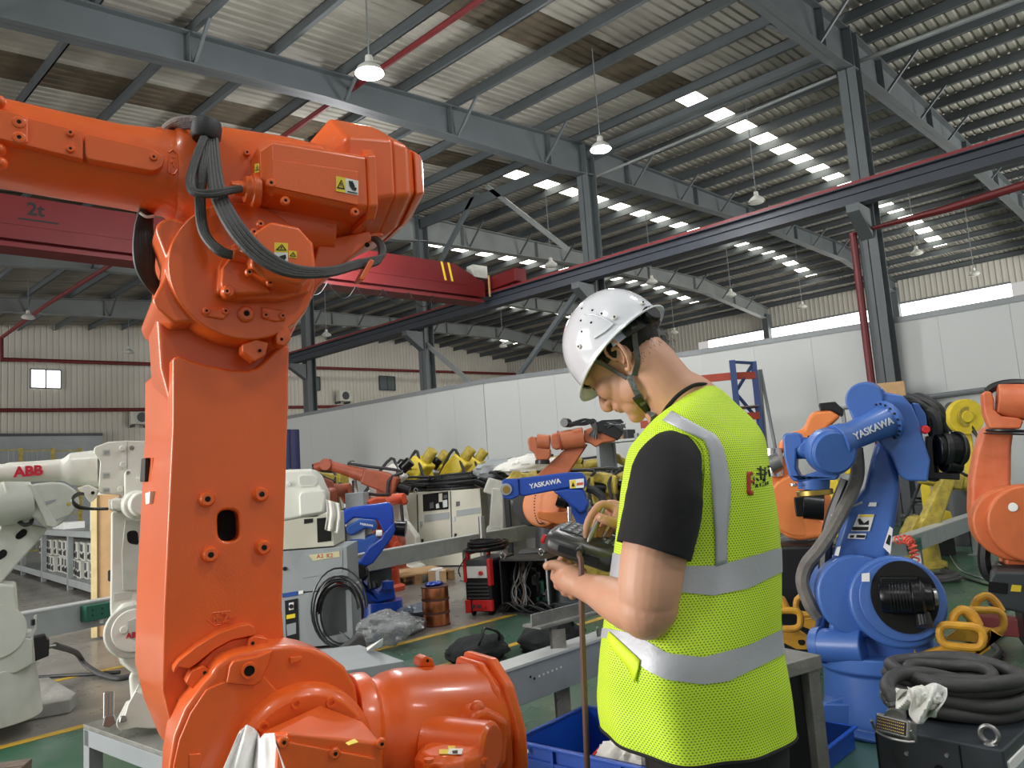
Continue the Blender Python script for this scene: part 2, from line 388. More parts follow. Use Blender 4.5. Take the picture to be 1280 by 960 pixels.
for yc in YC[:4]:
    c_ = thing('wall_column', Matrix.Translation((XW-.3, yc, 0)), 'steel column against the far side wall at rafter %d from the right' % (YC.index(yc)+1), 'column', 'columns of the far side wall', 'structure')
    MB().bb((-.2, -.15, 0), (.2, .15, 9.4)).build('column_shaft', 'beam', c_, smooth=0)
# braces between columns
def brace(a, b, m, lab, wd=.12):
    a, b = Vector(a), Vector(b); mb = MB().beam(a, b, wd, wd)
    o = mb.build('diagonal_brace', m, None, smooth=0); tag(o, lab, 'brace', 'diagonal braces of the runway columns', 'structure'); return o
brace(onX(728, 372, 15.75)+Vector((0, 0, .3)), onX(648, 470, 15.75), 'beam', 'dark diagonal brace left of the white helmet, running down to the partition')
brace(onX(526, 424, 15.75), onX(590, 480, 15.75), 'beaml', 'light diagonal brace from the third column down to the partition')
brace(onX(609, 233, 15.75), onX(710, 312, 15.75), 'beaml', 'light diagonal brace from under the roof to the column above the helmet')
brace(onX(596, 240, 15.75), onX(546, 335, 15.75), 'beam', 'dark diagonal brace crossing the skylights beside the red crane')
MB_top = MB().beam((XC, 11.5, 9.55), (XC, 18.25, 9.65), .12, .3); tag(MB_top.build('eave_strut', 'beam', None, smooth=0), 'dark strut under the roof joining the column above the helmet to the next', 'beam', None, 'structure')
tag(MB().beam((XC, 18.25, 9.65), (XC, 38, 9.65), .12, .3).build('eave_strut', 'beam', None, smooth=0), 'dark strut under the roof beyond the third column', 'beam', None, 'structure')
tag(MB().beam((XC, 4.75, 9.62), (XC, 11.5, 9.62), .16, .16).beam((XC+.3, 4.75, 9.6), (XC+.3, 11.5, 9.6), .1, .1).build('eave_strut', 'beam', None, smooth=0), 'double dark strut under the roof between the column above the helmet and the next on its right', 'beam', None, 'structure')
tag(MB().cyl(onX(742, 222, 16), onX(1045, 95, 16), .035, n=8).build('tie_pipe', 'beaml', None), 'thin grey tie pipe under the skylights between two columns', 'pipe', None, 'structure')
tag(MB().cyl(onX(1060, 82, 16), onX(1290, -6, 16), .05, n=8).build('tie_pipe', 'beaml', None), 'thin grey tie pipe at upper right leaving the rightmost column', 'pipe', None, 'structure')
# runway beam ------------------------------------------------------
rb = thing('crane_runway_beam', Matrix.Translation((15.2, 0, 0)), 'long dark blue runway beam with a red conductor rail, crossing the hall', 'beam', None, 'structure')
ya, yb = Y0, 25.6
MB().bb((-.008, ya, 6.14), (.008, yb, 6.5)).bb((-.14, ya, 6.48), (.14, yb, 6.5)).bb((-.14, ya, 6.12), (.14, yb, 6.14)).bb((-.1, ya, 6.15), (-.09, yb, 6.34)).bb((-.15, ya, 6.31), (-.008, yb, 6.33)).build('beam_body', 'runway', rb, smooth=0)
MB().bb((-.13, ya, 6.505), (-.06, yb, 6.56)).bb((.0, ya, 6.5), (.05, yb, 6.56)).build('conductor_rail', 'rail', rb, smooth=0)
# crane ------------------------------------------------------------
ca, cb = Vector((15.25, 14.75, 0)), Vector((1.0, 16.4, 0)); L_ = (cb-ca).length+4
cyaw = math.degrees(math.atan2(ca.y-cb.y, ca.x-cb.x))
cf = Fr((15.25, 14.75, 0), cyaw)
cr = thing('bridge_crane', cf, 'red overhead travelling crane with a box girder spanning the hall', 'crane')
MB().prism([(-.4, -.22, 6.75), (-1.4, -.22, 7.18), (-L_, -.22, 7.18), (-L_, -.22, 6.35), (-.4, -.22, 6.35)], (0, .44, 0)).build('box_girder', 'cranered', cr, smooth=0)
MB().bb((-L_, -.28, 6.18), (-.5, .28, 6.26)).bb((-L_, -.06, 6.2), (-.5, .06, 6.4)).build('girder_flange', 'cranered', cr, smooth=0)
MB().bb((-L_, -.235, 6.62), (-1.0, -.215, 6.66)).build('girder_stiffener', 'cranered', cr, smooth=0)
for k in (0, 1): MB().prism([(-1.75+k*.22, -.223, 6.68), (-1.85+k*.22, -.223, 7.18), (-1.78+k*.22, -.223, 7.18), (-1.68+k*.22, -.223, 6.68)], (0, .004, 0)).build('stripe', 'labely', cr, smooth=0)
MB().bb((-.2, -1.3, 6.58), (.2, 1.2, 6.95)).build('end_carriage', 'cranered', cr, .02, smooth=0)
for s in (-1, 1): MB().cyl((-.06, s*1.0, 6.68), (.06, s*1.0, 6.68), .12).build('wheel', 'greydark', cr)
MB().bb((-.75, -.2, 6.9), (-.25, .1, 7.25)).build('control_box', 'offwhite', cr, .01)
MB().bb((-.34, -.34, 6.35), (-.3, -.3, 6.95)).build('current_collector', 'wood', cr, smooth=0)
pts = []
mb = MB()
for k in range(9):
    x0 = -2.2-k*.75; mb.tube([(x0, -.3, 6.2), (x0-.2, -.32, 5.93), (x0-.38, -.33, 5.86), (x0-.55, -.32, 5.95), (x0-.75, -.3, 6.2)], .014, 6, 4)
mb.build('festoon_cable', 'black', cr)
p = cf.X(40, 272, 0)
tx = onY(40, 272, 16.2); q = cf.mi @ (tx-cf.o)
text('capacity_marking', '2t', .34, 'ink', cr, facing((q.x, -.225, q.z+.02), (1, 0, 0), (0, 0, 1)), .002, .008)
MB().bb((q.x-.28, -.223, q.z-.2), (q.x+.38, -.22, q.z-.165)).build('capacity_marking', 'ink', cr, smooth=0)
# walls ------------------------------------------------------------
wallm = mat('white_ribbed_cladding', (196, 192, 182), .6, 0, .05, .5, .1, 20)
def ribwall(name, a, b, z0, z1, holes=(), wd=1.0, m=wallm):
    """cladding panels from a to b (xy), holes in (s0,s1,z0,z1)"""
    a, b = Vector((*a, 0)), Vector((*b, 0)); d = (b-a); L = d.length; d.normalize(); n = Vector((d.y, -d.x, 0))
    w_ = bpy.data.objects.new(name, None); COL.objects.link(w_); tag(w_, kind='structure')
    k = round(L/wd); cuts = [L*i/k for i in range(k+1)]
    for s0, s1 in zip(cuts, cuts[1:]):
        zs = [(z0, z1)]
        for h in holes:
            if h[0] < s1-.01 and h[1] > s0+.01:
                zs = [(z0, h[2]), (h[3], z1)]
        for zz0, zz1 in zs:
            if zz1-zz0 < .02: continue
            prof = [s0]; nn = 4; off = [0]
            for i in range(nn):
                u0 = s0+(s1-s0)*i/nn; u1 = s0+(s1-s0)*(i+1)/nn
                prof += [u0+.05, u0+.07, u1-.0]; off += [0, .03, .03 if i < nn-1 else .03]
                prof += [u1]; off += [0]
            vs = [a+d*p+n*q_+Vector((0, 0, z)) for z in (zz0, zz1) for p, q_ in zip(prof, off)]; N_ = len(prof)
            MB().add(vs, [(i, i+1, N_+i+1, N_+i) for i in range(N_-1)]).build('cladding_panel', m, w_, smooth=0)
    return w_
ribwall('wall_far', (X0-3, YW), (XW, YW), 0, 11, holes=[])
zs1 = onX(1265, 360, XW).z+.22; zs0 = 6.9
y1_ = onX(1265, 360, XW).y; y2_ = onX(885, 430, XW).y
ribwall('wall_side', (XW, Y0), (XW, YW), 0, 10.6, holes=[(y1_-Y0, y2_-Y0, zs0, zs1)])
win = thing('window_1', Matrix.Translation((XW-.02, (y1_+y2_)/2, 0)), 'long bright strip window high in the far side wall', None, None, 'structure')
glow = mat('daylit_glazing', (255, 255, 252), .4, 0, .01, 2, emit=3.2)
k = 12; hl = (y2_-y1_)/2
for i in range(k):
    MB().bb((.03, -hl+2*hl*i/k+.02, zs0), (.05, -hl+2*hl*(i+1)/k-.02, zs1)).build('window_pane', glow, win, smooth=0)
MB().bb((-.02, -hl, zs1), (.06, hl, zs1+.08)).bb((-.02, -hl, zs0-.08), (.06, hl, zs0)).build('window_frame', 'trim', win, smooth=0)
for nm, (x0_, y0_, x1_, y1__), lit in (('window_2', (38, 461, 76, 486), True), ('window_3', (474, 470, 494, 488), False), ('window_4', (390, 471, 400, 488), False)):
    a = onY(x0_, y0_, YW-.1); b = onY(x1_, y1__, YW-.1)
    w_ = thing(nm, Matrix.Translation(((a.x+b.x)/2, YW-.1, (a.z+b.z)/2)), {'window_2': 'small bright two-pane window in the far wall at far left', 'window_3': 'small dark two-pane window in the far wall right of the air conditioner', 'window_4': 'small dark window in the far wall beside the leftmost column'}[nm], None, None, 'structure')
    W, H = abs(b.x-a.x), abs(a.z-b.z)
    for s in (-1, 1): MB().bb((s*W/4-W/4+.03, 0, -H/2+.04), (s*W/4+W/4-.03, .02, H/2-.04)).build('window_pane', glow if lit else mat('dark_glazing', (92, 104, 104), .15, 0, .05, 2), w_, smooth=0)
    fm = MB()
    for z in (-H/2, H/2): fm.bb((-W/2, -.04, z-.03), (W/2, .04, z+.03))
    for x in (-W/2, 0, W/2): fm.bb((x-.03, -.04, -H/2), (x+.03, .04, H/2))
    fm.build('window_frame', 'trim' if lit else 'greydark', w_, smooth=0)
# lower grey band of the end wall and its rail
tag(MB().bb((X0, YW-.35, 0), (13, YW-.3, onY(100, 545, YW-.3).z)).build('wall_lower', 'greycab', None, smooth=0), kind='structure')
tag(MB().bb((X0, YW-.4, onY(100, 545, YW-.3).z), (13, YW-.28, onY(100, 545, YW-.3).z+.12)).build('trim_4', 'greydark', None, smooth=0), kind='structure')
# partition --------------------------------------------------------
par = bpy.data.objects.new('wall_partition', None); COL.objects.link(par); tag(par, kind='structure')
PP = [(13.55, 32), (14.1, 14.1), (14.95, 11.2), (15.62, 8.6), (16.05, 5.0), (16.1, -9)]; PH = 3.87
for (a, b) in zip(PP, PP[1:]):
    a3, b3 = Vector((*a, 0)), Vector((*b, 0)); L = (b3-a3).length; k = max(1, round(L/1.15)); d = (b3-a3)/k; n = Vector((-d.y, d.x, 0)).normalized()*-.06
    for i in range(k):
        p0 = a3+d*i+d.normalized()*.002; p1 = a3+d*(i+1)-d.normalized()*.002
        MB().prism([p0, p1, p1+n, p0+n], (0, 0, PH)).build('partition_panel', 'partition', par, smooth=0)
    MB().beam(a3-d.normalized()*.02+Vector((0, 0, PH+.03))+n/2, b3+Vector((0, 0, PH+.03))+n/2, .11, .11).build('top_rail', 'trim', par, smooth=0)
# pipes ------------------------------------------------------------
def pipe(pts, r, m, lab, name='fire_pipe', grp=None, cat='pipe', n=10):
    o = MB().tube(pts, r, n, 1).build(name, m); tag(o, lab, cat, grp); return o
pipe([onY(-40, 448, 37.8), onY(185, 455, 37.8), onY(400, 460, 37.8), onY(660, 468, 37.8)], .09, 'pipered', 'upper red pipe along the far wall')
pipe([onY(-40, 513, 37.8), onY(185, 512, 37.8), onY(430, 508, 37.8)], .09, 'pipered', 'lower red pipe along the far wall')
pa = onZ(600, 0, 9.0); pb = onX(330, 187, pa.x)
pipe([pa+(pa-pb)*.3, pa, pb, pb+(pb-pa)*1.2], .055, 'pipered', 'long red sprinkler pipe below the rafters, passing the bright lamp')
pipe([onY(2, 452, 34.), onY(2, 422, 34.), onY(60, 380, 30.), onY(140, 330, 24.)], .07, 'pipered', 'red pipe climbing from the far wall at far left')
q0 = onX(1084, 482, 15.5)
_r = onX(1066, 292, 15.5)
pipe([Vector((15.5, _r.y, .1)), onX(1066, 292, 15.5), onX(1180, 262, 15.5), onX(1290, 228, 15.5)], .075, 'pipered', 'red riser pipe beside the column, turning right under the runway')
pipe([onX(1080, 262, 15.9), onX(1098, 470, 15.9)], .03, 'galv', 'thin grey conduit on the right side of the rightmost column', 'conduit')
# high bay lamps ---------------------------------------------------
bulb_on = mat('lit_lamp_glass', (255, 255, 255), .3, 0, .01, 2, emit=45)
bulb_off = mat('unlit_lamp_glass', (206, 206, 198), .3, 0, .03, 2)
enam = mat('white_enamel_reflector', (196, 196, 190), .4, 0, .03, 3)
def lamp(p, lit, lab, r=.2, power=420):
    t = thing('high_bay_lamp', Matrix.Translation(p), lab, 'lamp', 'high bay lamps under the roof' if not lit else 'lit high bay lamps')
    MB().lathe((0, 0, 0), (0, 0, .26), [(0, r), (.05, r*1.0), (.3, r*.85), (.55, r*.45), (.62, r*.3), (1, r*.26)], 20, False).build('reflector', enam, t)
    MB().ball((0, 0, .03), r*.92, (1, 1, .35), nu=16, nv=8).build('bulb', bulb_on if lit else bulb_off, t)
    top = zt(p[0])+.1-p[2]
    MB().cyl((0, 0, .24), (0, 0, top), .012, n=6).build('hanging_rod', 'trim', t)
    if lit:
        l = bpy.data.lights.new('lamp_light', 'POINT'); l.energy = power; l.shadow_soft_size = .18; l.color = (.97, .99, 1); o = bpy.data.objects.new('lamp_light', l); COL.objects.link(o); o.parent = t; o.location = (0, 0, -.12)
lamp(onY(462, 92, 8.2), True, 'brightly lit high bay lamp hanging above the orange robot')
lamp(onY(751, 187, 8.2), True, 'lit high bay lamp hanging above the white helmet')
for (x, y, lab) in ((946, 253, 'unlit lamp hanging over the runway beam right of the lit lamp'), (1146, 318, 'unlit lamp right of the rightmost column, below its skylight row'), (1218, 344, 'unlit lamp at far right, just above the strip window'), (815, 354, 'unlit lamp directly above the front of the white helmet'), (914, 370, 'unlit lamp above the back of the white helmet'),
                    (1003, 385, 'unlit lamp over the strip window left of the rightmost column'), (689, 333, 'unlit lamp beside the column above the helmet, just over the runway beam'), (408, 420, 'unlit lamp under the red crane at the leftmost column'), (629, 434, 'unlit lamp under the runway beam between two braces'), (843, 417, 'small unlit lamp right behind the rim of the helmet'), (35, 398, 'unlit lamp at far left under the red crane'), (161, 441, 'small unlit lamp in front of the far wall left of the orange robot')):
    lamp(onZ(x, y, 7.5), False, lab)
# lamps overhead behind the photographer, out of frame, that light the near machines
for (x, y) in ((-3, 1), (2, -3), (4, 0), (9, -3), (-3, 8), (10, 14)):
    l = bpy.data.lights.new('lamp_light', 'POINT'); l.energy = 300; l.shadow_soft_size = .3; l.color = (.97, .99, 1); o = bpy.data.objects.new('lamp_light', l); COL.objects.link(o); o.location = (x, y, 7.1)
# air conditioners
for (x, y, s, lab) in ((430, 495, 1.0, 'white air conditioner box on the far wall below the dark window'), (176, 522, 1.0, 'white air conditioner box on the far wall beside the orange arm')):
    p = onY(x, y, YW-.5); t = thing('air_conditioner', Matrix.Translation(p), lab, 'air conditioner')
    MB().bb((-.42, -.18, -.32), (.42, .2, .32)).build('casing', 'offwhite', t, .02)
    MB().cyl((0, -.2, 0), (0, -.17, 0), .24).build('fan_grille', 'greydark', t)
    MB().bb((-.35, -.1, -.45), (-.3, .45, -.33)).bb((.3, -.1, -.45), (.35, .45, -.33)).build('wall_bracket', 'greydark', t)
# ================================================================ FOREGROUND ORANGE ROBOT
def rpoly(pts, r, n=4):
    """round the corners of a 3D polygon"""
    out = []; N = len(pts)
    for i in range(N):
        p = Vector(pts[i]); a = Vector(pts[i-1]); b = Vector(pts[(i+1) % N])
        da = (a-p); db = (b-p); rr = min(r, da.length*.45, db.length*.45)
        p0 = p+da.normalized()*rr; p1 = p+db.normalized()*rr
        for k in range(n+1):
            t = k/n; out.append(p0*(1-t)**2+p*2*t*(1-t)+p1*t*t)
    return out
def pxp(fr, pts, y): return [fr.L(x, z, y) for x, z in pts]
def cut(o, cutter):
    """apply a boolean difference and drop the cutter"""
    c = cutter.build('cut', 'dark', None, smooth=0); c.matrix_world = o.parent.matrix_world if o.parent else Matrix.Identity(4)
    m = o.modifiers.new('b', 'BOOLEAN'); m.object = c; m.operation = 'DIFFERENCE'; m.solver = 'EXACT'
    if o.modifiers[0] != m: o.modifiers.move(len(o.modifiers)-1, 0)
    others = [(x.name, x.show_viewport) for x in o.modifiers if x != m]
    for x in o.modifiers:
        if x != m: x.show_viewport = False
    bpy.context.view_layer.update()
    me = bpy.data.meshes.new_from_object(o.evaluated_get(bpy.context.evaluated_depsgraph_get()))
    o.modifiers.remove(m)
    for x in o.modifiers: x.show_viewport = True
    old = o.data; o.data = me; bpy.data.objects.remove(c)
def screw(fr, parent, x, y, dep, r=.012, h=.02, m='orange', nm='bolt', collar=True):
    p = fr.L(x, y, dep); mb = MB()
    if collar: mb.lathe(p, p+Vector((0, -h, 0)), [(0, r*1.15), (.7, r*1.1), (1, r*.85), (1, r*.42), (.7, r*.4)], 18, True)
    o = mb.build(nm, m, parent)
    MB().cyl(p+Vector((0, -h*1.01, 0)), p+Vector((0, -h*.9, 0)), r*.38, n=6).build('socket', 'dark', o)
    return o
def sticker(fr, parent, pts, dep, kind='yellow', th=.0012):
    """warning sticker polygons given by pixel corners (tl,tr,br,bl)"""
    P = pxp(fr, pts, dep)
    o = MB().prism(P, (0, th, 0)).build('warning_sticker', 'labely' if kind in ('yellow', 'tri') else 'labelw', parent, smooth=0)
    def S(u, v): return (P[0]*(1-u)+P[1]*u)*(1-v)+(P[3]*(1-u)+P[2]*u)*v+Vector((0, -.0008, 0))
    def poly(uv, m): MB().prism([S(*q) for q in uv], (0, .0008, 0)).build('pictogram', m, o, smooth=0)
    if kind in ('yellow', 'both', 'tri'):
        s = .5 if kind == 'both' else 1
        if kind == 'both': poly([(0, 0), (.42, 0), (.42, 1), (0, 1)], 'labely')
        def S2(u, v): return (u*(.42 if kind == 'both' else 1), v)
        e = Vector((0, -.0009, 0))
        for uv in ([(.5, .2), (.58, .2), (.9, .78), (.8, .78)], [(.5, .2), (.58, .2), (.22, .78), (.1, .78)], [(.1, .72), (.9, .72), (.9, .8), (.1, .8)], [(.46, .4), (.56, .4), (.53, .66), (.48, .66)]):
            MB().prism([S(*S2(*q))+e for q in uv], (0, .0006, 0)).build('pictogram', 'ink', o, smooth=0)
        if kind == 'both':
            for uv in ([(.55, .15), (.63, .12), (.8, .5), (.92, .55), (.88, .75), (.72, .72), (.6, .5)], [(.62, .2), (.72, .1), (.84, .45), (.76, .55)], [(.5, .86), (.96, .86), (.96, .93), (.5, .93)]):
                MB().prism([S(*q)+e for q in uv], (0, .0006, 0)).build('pictogram', 'ink', o, smooth=0)
    return o
_p = D(270, 650, 1.85)
OF = Fr((_p.x, _p.y, 0), -17)
OR = thing('industrial_robot', OF, 'large glossy orange robot arm filling the left foreground, upper arm pointing left', 'robot')
def op(pts, y0, th, nm, m='orange', bev=.008, r=0, seg=2, **k):
    P = pxp(OF, pts, y0)
    if r: P = rpoly(P, r)
    return MB().prism(P, (0, th, 0)).build(nm, m, OR, bev, seg, **k)
# lower arm
arm = MB().prism(pxp(OF, [(216, 447), (216, 530), (205, 760), (203, 864), (216, 918), (240, 975), (300, 1000), (385, 985), (358, 830), (353, 760), (360, 530), (362, 431), (349, 432), (336, 446), (322, 459), (310, 462.5), (291, 462), (272, 459), (254, 455), (238, 450), (224, 444)], 0), (-.03, .42, 0)).build('lower_arm', 'orange', OR, .016, 4)
hole = rpoly(pxp(OF, [(276, 638), (303, 637), (305, 677), (277, 678)], -.05), .03, 5)
cut(arm, MB().prism(hole, (0, .25, 0)))
MB().prism([p+Vector((0, .095, 0)) for p in hole], (0, .01, 0)).build('cavity_shade_plate', 'dark', arm)  # black plate set inside the hole, its colour stands in for shade
# back plate of the arm top (recess behind the elbow disc)
op([(190, 374), (195, 390), (200, 460), (216, 520), (362, 520), (362, 425), (385, 380), (380, 300), (235, 262), (207, 300), (206, 345)], .05, .24, 'arm_head', bev=.015)
# elbow left fork cheek
op([(190, 374), (205, 346), (207, 322), (194, 286), (198, 276), (214, 270), (240, 280), (262, 300), (250, 330), (244, 360), (246, 403), (217, 405), (196, 388)], -.03, .36, 'elbow_cheek', bev=.012, seg=3)
# elbow disc
c = OF.L(306, 338, -.05); rpx = OF.L(396, 345, -.05).x - c.x
MB().lathe(c+Vector((0, .3, 0)), c, [(0, rpx), (.9, rpx), (1, rpx*.965)], 64).build('elbow_disc', 'orange', OR, .004)
op([(262, 384), (286, 384), (287, 392), (280, 399), (256, 395), (254, 386)], -.058, .02, 'stop_block', bev=.004)
op([(327, 383), (357, 388), (358, 400), (345, 402), (328, 397)], -.058, .02, 'stop_block', bev=.004)
op([(303, 430), (303, 440), (318, 452), (332, 444), (336, 428), (320, 424)], -.045, .05, 'bracket_lug', bev=.004)
op([(345, 420), (346, 430), (356, 433), (364, 424), (361, 408), (350, 406)], -.05, .05, 'bracket_lug', bev=.004)
screw(OF, OR, 307, 393, -.05, .018, .014)
for p in ((258, 389), (282, 389), (332, 394), (353, 395)): screw(OF, OR, p[0], p[1], -.058, .008, .006, nm='bolt')
for p in ((325, 438), (352, 424)): MB().cyl(OF.L(*p, -.051), OF.L(*p, -.04), .004, n=10).build('bolt', 'dark', OR)
# upper arm: main casting between tube and rear housing, octagonal along x
def xrings(fr, rows, nm, m, parent, bev=.01, seg=3, oct_=True, n=28, cy=None):
    """rows: (px_x, px_top, px_bottom, y_center, y_half, chamfer); ring planes across ex"""
    rs = []
    for (x, t, b, yc, yh, ch) in rows:
        ref = fr.L(x, (t+b)/2, yc)
        tp = fr.L(x, t, yc); bt = fr.L(x, b, yc); zc = (tp.z+bt.z)/2; zh = (tp.z-bt.z)/2
        if oct_:
            c_ = ch
            rs.append([Vector((ref.x, yc+a*yh, zc+q*zh)) for a, q in ((-1, 1-c_), (-1+c_, 1), (1-c_, 1), (1, 1-c_), (1, -1+c_), (1-c_, -1), (-1+c_, -1), (-1, -1+c_))])
        else:
            e = ch
            rs.append([Vector((ref.x, yc+yh*math.copysign(abs(math.cos(a))**e, math.cos(a)), zc+zh*math.copysign(abs(math.sin(a))**e, math.sin(a)))) for a in [2*math.pi*i/n for i in range(n)]])
    return MB().rings(rs).build(nm, m, parent, bev, seg, recalc=True)
xrings(OF, [(208, 178, 262, .1, .1, .8), (219, 166, 276, .1, .118, .85), (226, 165, 279, .1, .12, .85), (240, 166, 290, .1, .12, .7), (262, 168, 300, .1, .12, .55), (300, 176, 312, .1, .13, .5), (345, 186, 325, .1, .14, .4), (400, 200, 330, .11, .15, .4)], 'upper_arm_casting', 'orange', OR, .0, oct_=False)
# tube
def tubearm():
    rs = []
    for (x, t, b) in ((232, 169, 278), (218, 170, 274), (205, 169, 266), (150, 163.5, 255), (100, 153, 246.5), (50, 142, 238), (10, 133, 231), (-40, 122, 222)):
        ref = OF.L(x, (t+b)/2, .1); zt_, zb_ = OF.L(x, t, .1).z, OF.L(x, b, .1).z; zc = (zt_+zb_)/2; zh = (zt_-zb_)/2
        ring = []
        for i in range(32):
            a = 2*math.pi*i/32; cy, sz = math.cos(a), math.sin(a)
            ring.append(Vector((ref.x, .1+.112*math.copysign(abs(cy)**.75, cy), zc+zh*math.copysign(abs(sz)**.9, sz))))
        rs.append(ring)
    return MB().rings(rs).build('upper_arm_tube', 'orange', OR, .004, recalc=True)
tubearm()
op([(-20, 132), (6, 137), (28, 143), (35, 148), (35, 178), (28, 181), (0, 174), (-20, 170)], -.034, .06, 'side_plate', bev=.004)
op([(30, 146), (104, 164), (104, 199), (30, 181)], -.028, .06, 'side_plate', bev=.002)
op([(105.5, 166), (192, 186), (206, 196), (204, 208), (192, 214), (107, 198)], -.034, .06, 'side_plate', bev=.003, r=.012)
for p in ((24, 153), (24, 172)): screw(OF, OR, *p, -.034, .012, .004)
for p in ((88, 167), (88, 187)): screw(OF, OR, *p, -.028, .008, .008)
screw(OF, OR, 192, 197, -.034, .008, .006)
for p in ((-1, 127), (-1, 187), (1, 204)): MB().ball(OF.L(*p, -.02), .014).build('bolt', 'orange', OR)
emb = MB()
for a, b in (((211, 191), (216, 187)), ((216, 187), (221, 192)), ((221, 192), (222, 212)), ((222, 212), (218, 218)), ((218, 218), (211, 216)), ((211, 216), (210, 194)), ((214, 197), (219, 197)), ((214, 203), (219, 203)), ((217, 200), (217, 208))):
    emb.tube([OF.L(*a, -.012), OF.L(*b, -.012)], .0022, 6, 1)
emb.build('embossed_mark', 'orange', OR)['kind'] = 'stuff'
# lugs on top
op([(283, 175), (285, 164), (294, 164), (298, 170), (298, 180), (284, 180)], -.0, .08, 'lifting_lug', bev=.004)
op([(369, 192), (371, 184), (378, 182), (384, 186), (386, 200)], -.02, .06, 'lifting_lug', bev=.004)
MB().cyl(OF.L(291, 169, -.002), OF.L(291, 169, .02), .005, n=12).build('lug_hole', 'dark', OR)
MB().cyl(OF.L(375, 188, -.022), OF.L(375, 188, .0), .005, n=12).build('lug_hole', 'dark', OR)
op([(195, 168), (195, 158), (203, 158), (204, 168)], .02, .05, 'lifting_lug', bev=.004)
# upper motor box
def box_x(rows, nm, m='orange', **k): return xrings(OF, rows, nm, m, OR, **k)
box_x([(318, 192, 246, -.07, .072, .42), (330, 187, 255, -.07, .085, .3), (333, 187, 256, -.07, .085, .3)], 'motor_end_cap', bev=.004)
box_x([(331, 189, 254, -.07, .082, .16), (447, 207, 276, -.07, .082, .16)], 'motor_box', bev=.005)
op([(340, 199), (447, 214), (447, 256), (340, 233)], -.156, .01, 'motor_cover', bev=.0015)
box_x([(445, 200, 285, -.06, .1, .3), (456, 200, 285, -.06, .1, .3)], 'motor_flange', bev=.005)
for p in ((338, 230), (356, 252), (443, 266)): screw(OF, OR, *p, -.152, .01, .01)
screw(OF, OR, 308, 192, -.03, .008, .01)
for p in ((361, 202), (440, 213)): MB().ball(OF.L(*p, -.14), .008).build('bolt', 'orange', OR)
c = OF.L(319, 238, -.1)
MB().lathe(c+Vector((.01, 0, 0)), c+Vector((-.05, 0, 0)), [(0, .042), (.3, .042), (.35, .034), (.6, .032), (.62, .02), (1, .018)], 24).build('connector', 'orange', OR, .002)
MB().cyl(c+Vector((-.04, -.01, 0)), c+Vector((-.06, -.012, 0)), .012, n=6).build('gland_nut', 'orange', OR, .002)
sticker(OF, OR, [(420, 220), (448, 226), (448, 244), (420, 239)], -.1575, 'both')
sticker(OF, OR, [(318.5, 205), (324, 204), (324, 215), (318.5, 216)], -.1565, 'tri')
# rear housing
def housing(rows, nm, bev, prof):
    rs = []
    for (x, t, b, yc, yh, sc) in rows:
        ref = OF.L(x, (t+b)/2, yc); zt_, zb_ = OF.L(x, t, yc).z, OF.L(x, b, yc).z; zc = (zt_+zb_)/2; zh = (zt_-zb_)/2
        rs.append([Vector((ref.x, yc+yh*a, zc+zh*q)) for a, q in prof])
    return MB().rings(rs).build(nm, 'orange', OR, bev, 3, recalc=True)
PR = [(-1, .42), (-.35, 1), (.55, 1), (1, .5), (1, -.5), (.55, -1), (-.35, -.95), (-1, -.55)]
housing([(383, 188, 320, .1, .14, 1), (408, 161, 318, .1, .2, 1), (462, 172, 305, .1, .205, 1)], 'rear_housing', .012, PR)
housing([(460, 171, 306, .1, .2, 1), (478, 182, 300, .1, .2, 1), (492, 196, 286, .1, .165, 1)], 'rear_cover', .012, PR)
housing([(490, 190, 292, .1, .18, 1), (500, 197, 286, .1, .17, 1), (505, 206, 280, .1, .15, 1)], 'rear_cover_plate', .005, PR)
op([(432, 172), (438, 160), (446, 156), (456, 159), (462, 170), (464, 182)], .08, .06, 'lifting_lug', bev=.01)
# gusset under housing
op([(330, 300), (395, 290), (462, 282), (484, 292), (462, 304), (400, 356), (380, 392), (345, 380)], .02, .18, 'gusset', bev=.012)
op([(400, 300), (462, 288), (466, 300), (404, 350), (384, 372), (388, 340)], -.01, .06, 'gusset_rib', bev=.006)
MB().cyl(OF.L(459, 306, -.014), OF.L(459, 306, .0), .007, n=14).build('lug_hole', 'dark', OR)
# lower elbow motor
op([(271, 365), (274, 330), (286, 308), (300, 300), (330, 290), (392, 300), (396, 340), (386, 366), (352, 374), (300, 374)], -.09, .12, 'elbow_motor_base', bev=.008)
op([(317, 290), (339, 276), (374, 283), (392, 303), (395, 334), (378, 358), (333, 350), (313, 333)], -.17, .1, 'elbow_motor', bev=.01, seg=3)
op([(276, 356), (278, 334), (290, 318), (312, 325), (326, 346), (340, 366), (300, 368), (283, 367)], -.12, .1, 'elbow_motor_end', bev=.008)
for p in ((317, 291), (311, 341), (337, 354), (283, 365), (325, 281)): screw(OF, OR, *p, -.15, .0085, .01)
screw(OF, OR, 284, 366, -.11, .014, .02)
sticker(OF, OR, [(343, 303), (360, 304), (360, 316), (343, 315)], -.1712, 'tri')
o = sticker(OF, OR, [(343, 315), (360, 316), (360, 331), (343, 330)], -.1712, 'white')
for uv in (((345, 327), (350, 320), (357, 318), (358, 322), (354, 328), (348, 325)),): MB().prism(pxp(OF, uv, -.1725), (0, .001, 0)).build('pictogram', 'ink', o, smooth=0)
sticker(OF, OR, [(361, 313), (371, 314), (371, 323), (361, 322)], -.1712, 'tri')
c = OF.L(306, 320, -.13); MB().lathe(c+Vector((.03, .01, 0)), c+Vector((-.03, 0, .004)), [(0, .026), (.4, .026), (.42, .018), (1, .016)], 20).build('connector', 'orange', OR, .002)
